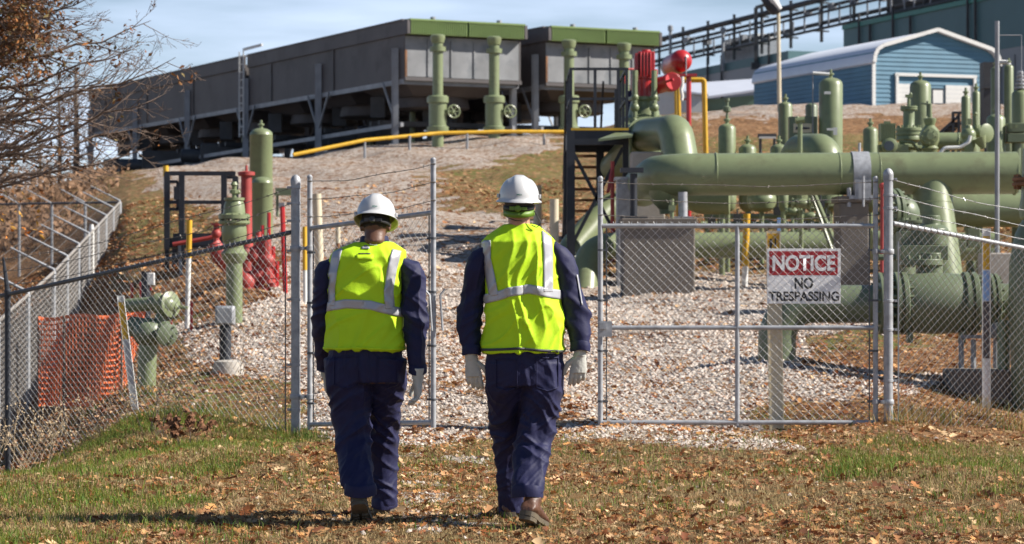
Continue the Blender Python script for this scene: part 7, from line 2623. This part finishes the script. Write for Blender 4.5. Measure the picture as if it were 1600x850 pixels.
# limestone chips
x, y = scatter(420000, 11.8, 44)
z = gz(x, y); g_, n_, l_ = masks(x, y, z)
pxx = 800 + x / y * F; pyy = 425 - (z - 1.4) / y * F
strip = (np.abs(y - 21.1) < .75) & (pxx > 880) & (pxx < 1240)
tr_ = (y < 20.3)
k_ = (NPR.random(len(x)) < np.where(strip, .9, np.where(g_ > 0, np.where(tr_, .38, .20 + .45 * vnoise(x, y, 1.4, 41)), .008)) * np.clip((46 - y) / 20, .05, 1.0))
x, y, z = x[k_], y[k_], z[k_]
N = len(x)
r = .006 + .020 * NPR.random(N) ** 2.2 * np.clip(y / 18, .8, 1.6)
O8 = np.array([[1, 0, 0], [0, 1, 0], [-1, 0, 0], [0, -1, 0], [0, 0, .8], [.5, .6, .55]], float)
P = O8[None] * (r[:, None, None] * NPR.uniform(.55, 1.25, (N, 6, 1)))
yw = NPR.uniform(0, 6.28, N); c_, s__ = np.cos(yw)[:, None], np.sin(yw)[:, None]
Xp = P[..., 0] * c_ - P[..., 1] * s__; Yp_ = P[..., 0] * s__ + P[..., 1] * c_
V = np.stack([Xp + x[:, None], Yp_ + y[:, None], P[..., 2] + z[:, None] + r[:, None] * .1], 2).reshape(-1, 3)
TR = np.array([[0, 5, 4], [0, 1, 5], [1, 4, 5], [1, 2, 4], [2, 3, 4], [3, 0, 4]])
tri = (np.arange(N)[:, None, None] * 6 + TR[None]).reshape(-1, 3)
gcol = np.stack([NPR.uniform(.36, .68, N)] * 3, 1) * np.array([1, .86, .745])
o = quick_mesh('limestone_gravel', V, tri, np.repeat(gcol, 6, 0), M['pebble'])
tag(o, 'pale crushed limestone chips spread over the yard and track', 'gravel', None, 'stuff')

# ------------------------------------------------------------------ dry weeds
def weed(px, Y, h, n, spread, lab, col='dry', heads=True, leafy=0, group='dead weed stalks along the left fence'):
    g = gp(px, Y)
    t = thing('dead_weed', g, lab, 'weed', group)
    mb = MB(); tips = []
    for k in range(n):
        a = rnd.uniform(0, 6.28); l = h * rnd.uniform(.6, 1.05)
        p = g + Vector((math.cos(a), math.sin(a), 0)) * rnd.uniform(0, spread * .3)
        pts = [p - Vector((0, 0, .03))]
        d = Vector((math.cos(a) * spread, math.sin(a) * spread, 1)).normalized()
        for j in range(5):
            d = (d + Vector((rnd.uniform(-.15, .15), rnd.uniform(-.15, .15), 0))).normalized()
            p = p + d * (l / 5); pts.append(p)
            if j > 1:
                for q in range(2):
                    e = p + (d * .5 + Vector((rnd.uniform(-1, 1), rnd.uniform(-1, 1), .3)) * .6).normalized() * l * rnd.uniform(.08, .2)
                    mb.tube([p, (p + e) / 2 + Vector((0, 0, .01)), e], [.0022, .0016, .001], 4)
                    tips.append(e)
        tips.append(p)
        mb.tube(pts, [.0035, .003, .0026, .0022, .0016, .001], 5)
    mb.build('stalk', M['bark'] if col != 'dry' else M['dry'], t)
    mb = MB()
    for e in tips:
        for q in range(3 + leafy):
            c = e + Vector((rnd.gauss(0, .014), rnd.gauss(0, .014), rnd.gauss(0, .016)))
            i = len(mb.v); s_ = rnd.uniform(.006, .014) * (1 + leafy * .3)
            u = Vector((rnd.uniform(-1, 1), rnd.uniform(-1, 1), rnd.uniform(-1, 1))).normalized() * s_
            v = u.orthogonal().normalized() * s_ * .6
            mb.v += [c - u, c - v, c + u, c + v]; mb.f.append((i, i + 1, i + 2, i + 3))
    mb.build('seed_head', M['dead_leaf'] if col == 'brown' else M['dry'], t, smooth=0)
    return t


weed(14, 19.0, .75, 14, .5, 'bushy pale dried weed in front of the left line post')
weed(62, 19.6, .6, 10, .55, 'pale dried weed right of the left line post', )
weed(-30, 18.4, .7, 12, .5, 'pale dried weed at the left picture edge')
weed(232, 21.0, .62, 6, .35, 'thin dark bare stalks below the leaning marker', col='stalk')
weed(255, 20.4, .55, 5, .3, 'thin dark stalks right of the leaning marker foot', col='stalk')
weed(110, 22.5, .5, 9, .6, 'reddish dead stalks below the orange netting', col='stalk')
weed(165, 22.8, .5, 9, .6, 'dead stalks beside the orange netting and leaning marker', col='stalk')
weed(292, 19.9, .27, 9, .45, 'low dark brown curled dead plant in the green grass', col='brown', leafy=4)
weed(430, 21.9, .5, 5, .3, 'thin stalks close to the left gate post', col='stalk')
weed(372, 22.5, .8, 3, .15, 'single tall bare stalk below the junction box', col='stalk')

def tuft(px, Y, h, n, lab, dry=.5):
    g = gp(px, Y)
    mb_v = []; mb_f = []; cols = []
    for k in range(n):
        a = rnd.uniform(0, 6.28); l = h * rnd.uniform(.5, 1.1); le = rnd.uniform(.2, .9)
        b = Vector((g.x + rnd.gauss(0, .10), Y + rnd.gauss(0, .06), 0)); b.z = g1(b.x, b.y) - .005 - g.z
        b.x -= g.x; b.y -= g.y
        d = Vector((math.cos(a), math.sin(a), 0)); s = Vector((-d.y, d.x, 0)) * .0025
        i = len(mb_v)
        m_ = b + d * (l * le * .35) + Vector((0, 0, l * .65)); e = b + d * (l * le) + Vector((0, 0, l * (1 - le * .35)))
        mb_v += [b - s, b + s, m_ + s * .7, m_ - s * .7, e]
        mb_f += [(i, i + 1, i + 2), (i, i + 2, i + 3), (i + 3, i + 2, i + 4)]
        c = (rnd.uniform(.3, .5), rnd.uniform(.22, .34), .12) if rnd.random() < dry else (rnd.uniform(.06, .12), rnd.uniform(.13, .22), .03)
        cols += [c] * 5
    o = quick_mesh('grass_tuft', np.array([v[:] for v in mb_v]), np.array(mb_f), np.array(cols), M['blade'])
    o.location = g
    return tag(o, lab, 'grass tuft', 'taller grass tufts')


for (px, Y, h, n, dry, lab) in ((470, 21.4, .16, 90, .2, 'bright green tuft at the foot of the left gate post'), (492, 21.2, .14, 80, .25, 'green tuft right of the left gate post foot'),
                         (1400, 21.5, .22, 90, .8, 'straw tuft at the foot of the right gate post'), (1432, 21.9, .26, 100, .85, 'tall straw tuft right of the right gate post'),
                         (1480, 22.2, .28, 110, .8, 'tall straw tuft under the middle of the right fence'), (1540, 22.8, .3, 110, .85, 'tall straw tuft near the right picture edge'),
                         (1585, 22.2, .28, 100, .8, 'straw tuft at the right picture edge'), (150, 25.6, .2, 110, .3, 'green tuft at the foot of the orange netting'),
                         (215, 25.0, .2, 100, .3, 'green tuft around the low green valve riser'), (100, 25.6, .2, 100, .6, 'straw tuft left under the orange netting'),
                         (285, 22.6, .22, 110, .35, 'long green tuft on the bank by the thin stalks'), (330, 23.6, .2, 110, .4, 'green tuft below the junction box collar'), (250, 22.2, .2, 110, .3, 'green tuft on the bank edge below the valve')):
    tuft(px, Y, h, n, lab, dry)

# clump of heaped leaves, lower right
x = NPR.normal(2.15, .16, 70); y = NPR.normal(12.75, .05, 70); z = gz(x, y) + np.abs(NPR.normal(0, .015, 70))
o = leaf_mesh('leaf_heap', x, y, z, NPR.uniform(.03, .055, 70), [(.12, .04, .02), (.3, .16, .09), (.5, .34, .2), (.18, .07, .04)], '', .01)
tag(o, 'small heap of dark curled leaves at the lower right', 'leaves', None, 'stuff')

# ------------------------------------------------------------------ trees
def grow(mb, p, d, length, r, depth, tips, wob=.25, kids=5, up=.05, ang=.75):
    n = 7
    pts = [p]; dirs = []
    d = d.normalized()
    for k in range(n):
        d = (d + Vector((rnd.gauss(0, wob), rnd.gauss(0, wob), rnd.gauss(0, wob) + up)) * .35).normalized()
        p = p + d * (length / n); pts.append(p); dirs.append(d)
    rs = [max(r * (1 - .8 * k / n), .0022) for k in range(n + 1)]
    mb.tube(pts, rs, 6 if r > .02 else 4, caps=False)
    tips.append(pts[-1])
    if depth == 0: return
    for q in range(kids):
        f_ = .18 + .8 * (q + rnd.uniform(0, .9)) / kids
        i = min(int(f_ * n), n - 1)
        b = pts[i].lerp(pts[i + 1], f_ * n - i)
        ax = Vector((rnd.gauss(0, 1), rnd.gauss(0, 1), rnd.gauss(0, 1))).cross(dirs[i]).normalized()
        dd = (Matrix.Rotation(ang * rnd.uniform(.6, 1.3), 3, ax) @ dirs[i])
        grow(mb, b, dd, length * rnd.uniform(.35, .6) * (1 - f_ * .3), rs[i] * .62, depth - 1, tips, wob, max(3, kids - 1), up, ang)


def leaf_cards(name, pts, parent, cols, s0, s1, n_each=3, sp=.08):
    V = []; Fc = []; C = []
    org = base_of(parent)
    for p in pts:
        for q in range(n_each):
            c = p - org + Vector((rnd.gauss(0, sp), rnd.gauss(0, sp), rnd.gauss(0, sp)))
            s_ = rnd.uniform(s0, s1)
            u = Vector((rnd.uniform(-1, 1), rnd.uniform(-1, 1), rnd.uniform(-1, .5))).normalized() * s_
            v = u.orthogonal().normalized(); v = (Matrix.Rotation(rnd.uniform(0, 6.28), 3, u.normalized()) @ v) * s_ * .5
            w_ = u.cross(v).normalized() * s_ * .25
            i = len(V)
            V += [c - u, c - v * .9 - u * .2 + w_, c + u, c + v * .9 - u * .2 + w_]; Fc += [(i, i + 1, i + 2), (i, i + 2, i + 3)]
            cc = rnd.choice(cols); k = rnd.uniform(.7, 1.25)
            C += [tuple(a * k for a in cc)] * 4
    o = quick_mesh(name, np.array([v[:] for v in V]), np.array(Fc), np.array(C), M['leaf'])
    o.parent = parent
    return o


YT = 30.0
tb = gp(-270, YT)
t = thing('bare_tree', tb, 'nearly bare tree reaching in from the left with brown leaves near the top', 'tree')
mb = MB()
trunk_pts = [tb - Vector((0, 0, .2)), tb + Vector((.05, 0, 1.5)), tb + Vector((.0, .1, 3.2)), tb + Vector((.15, 0, 5.0)), tb + Vector((.1, 0, 7.5))]
mb.tube(trunk_pts, [.26, .21, .18, .14, .08], 14)
mb.build('trunk', M['bark'], t)
limbs = [((-240, 60), (130, -30), 31), ((-240, 110), (150, -10), 29.5), ((-240, 120), (236, 40), 30.5), ((-245, 160), (205, 70), 29), ((-245, 220), (275, 92), 30),
         ((-245, 190), (230, 120), 31.5), ((-245, 265), (245, 152), 29.5), ((-245, 240), (225, 195), 31), ((-250, 300), (238, 232), 30), ((-250, 330), (130, 240), 29),
         ((-240, 20), (90, -60), 30), ((-240, 150), (160, 120), 28.5), ((-245, 250), (150, 190), 30.7), ((-240, 90), (110, 30), 28.8), ((-250, 310), (80, 215), 30.2)]
for _ in range(13):
    v_ = rnd.uniform(-60, 240)
    limbs.append(((-235, 40 + v_ * .75 + rnd.uniform(-30, 30)), (rnd.uniform(20, 190 - abs(v_ - 110) * .3), v_), rnd.uniform(28.4, 32)))
mb = MB(); tips_all = []
for (a, b, Y) in limbs:
    A = at(a[0], a[1], YT); Bq = at(b[0], b[1], Y)
    dv = Bq - A; Ln = dv.length
    n = 12; pts = []
    sag = rnd.uniform(.1, .35)
    for k in range(n + 1):
        f_ = k / n
        p = A.lerp(Bq, f_) + Vector((0, 0, -sag * math.sin(math.pi * f_) * .8 + rnd.gauss(0, .035))) + Vector((0, rnd.gauss(0, .05), 0))
        pts.append(p)
    rs = [.034 * (1 - f_) ** .8 + .0035 for f_ in [k / n for k in range(n + 1)]]
    mb.tube(pts, rs, 7, caps=False)
    for q in range(20):
        f_ = .3 + .69 * (q + rnd.random()) / 20
        i = min(int(f_ * n), n - 1); p = pts[i].lerp(pts[i + 1], f_ * n - i)
        dd = (dv.normalized() * 1.0 + Vector((0, rnd.gauss(0, .5), rnd.choice((-1, 1)) * rnd.uniform(.25, .8)))).normalized()
        grow(mb, p, dd, rnd.uniform(.35, 1.0) * (1.25 - f_ * .6), rs[i] * .45 + .002, 2 if rnd.random() < .6 else 1, tips_all, .28, 4, .06, .6)
mb.build('branches', M['twig'], t, smooth=60)
def pxof(p): return 800 + p.x / p.y * F, 425 - (p.z - 1.4) / p.y * F
lp = []
for p in tips_all:
    u, v = pxof(p)
    pr = .8 * math.exp(-(max(u, -50) / 60) ** 2) * math.exp(-(max(v - 30, 0) / 80) ** 2) + .02
    if rnd.random() < pr: lp.append(p)
leaf_cards('leaves', lp, t, [(.17, .07, .03), (.24, .12, .05), (.11, .05, .025), (.30, .12, .035), (.16, .12, .05)], .03, .055, 4, .06)
lp = [at(rnd.uniform(-10, 60), rnd.uniform(318, 368), 28.8) for _ in range(16)]
leaf_cards('orange_leaves', lp, t, [(.6, .2, .03), (.5, .26, .05)], .03, .05, 2, .05)

# trunks beyond the crest
for (px, Y, h, r_, lab) in ((92, 112, 6.5, .10, 'thin dark tree trunk on the skyline, leftmost of four'), (118, 110, 7, .14, 'second dark tree trunk on the skyline at the left'), (142, 113, 5.5, .1, 'third slim tree on the skyline left of the cooler'), (62, 118, 6, .08, 'faint slim tree at the far left of the skyline')):
    g = gp(px, Y, -.3)
    t = thing('skyline_tree', g, lab, 'tree', 'slim trees on the skyline left of the cooler')
    mb = MB(); mb.tube([g, g + Vector((.05, 0, h * .5)), g + Vector((0, 0, h))], [r_ * 1.3, r_, r_ * .4], 8); mb.build('trunk', M['bark'], t)
    mb = MB(); tp = []
    for q in range(9):
        grow(mb, g + Vector((0, 0, h * (.35 + .07 * q))), Vector((rnd.gauss(0, 1), rnd.gauss(0, 1), .8)), rnd.uniform(1, 2), .035, 2, tp, .25, 4)
    mb.build('branches', M['bark'], t, smooth=60)

# brushy woods on the slope beyond the perimeter fence: uncountable
V = []; Fc = []; C = []
mb = MB()
for k in range(420):
    px = rnd.uniform(-260, 172); Y = rnd.uniform(66, 84)
    if px > 120 and Y < 72: continue
    g = gp(px, Y, -.1)
    h = rnd.uniform(.5, 1.5) * (1.0 if px < 90 else .45)
    mb.tube([g, g + Vector((rnd.gauss(0, .15), 0, h * .5)), g + Vector((rnd.gauss(0, .3), 0, h))], [.015, .01, .004], 4, caps=False)
    for q in range(14):
        f_ = rnd.uniform(.05, 1); c = g + Vector((rnd.gauss(0, .35), rnd.gauss(0, .3), h * f_)); s_ = rnd.uniform(.05, .13)
        u = Vector((rnd.uniform(-1, 1), rnd.uniform(-1, 1), rnd.uniform(-1, 1))).normalized() * s_; v = u.orthogonal().normalized() * s_ * .6
        i = len(mb.v); mb.v += [c - u, c - v, c + u, c + v]; mb.f.append((i, i + 1, i + 2, i + 3))
M['brush'] = mat('brown_brush', (.20, .115, .065), .9, var=.55, scale=2.5)
o = mb.build('brushwood', M['brush'], None, smooth=0, loc=gp(20, 70))
tag(o, 'brown leafy brushwood covering the slope beyond the perimeter fence', 'brushwood', None, 'stuff')
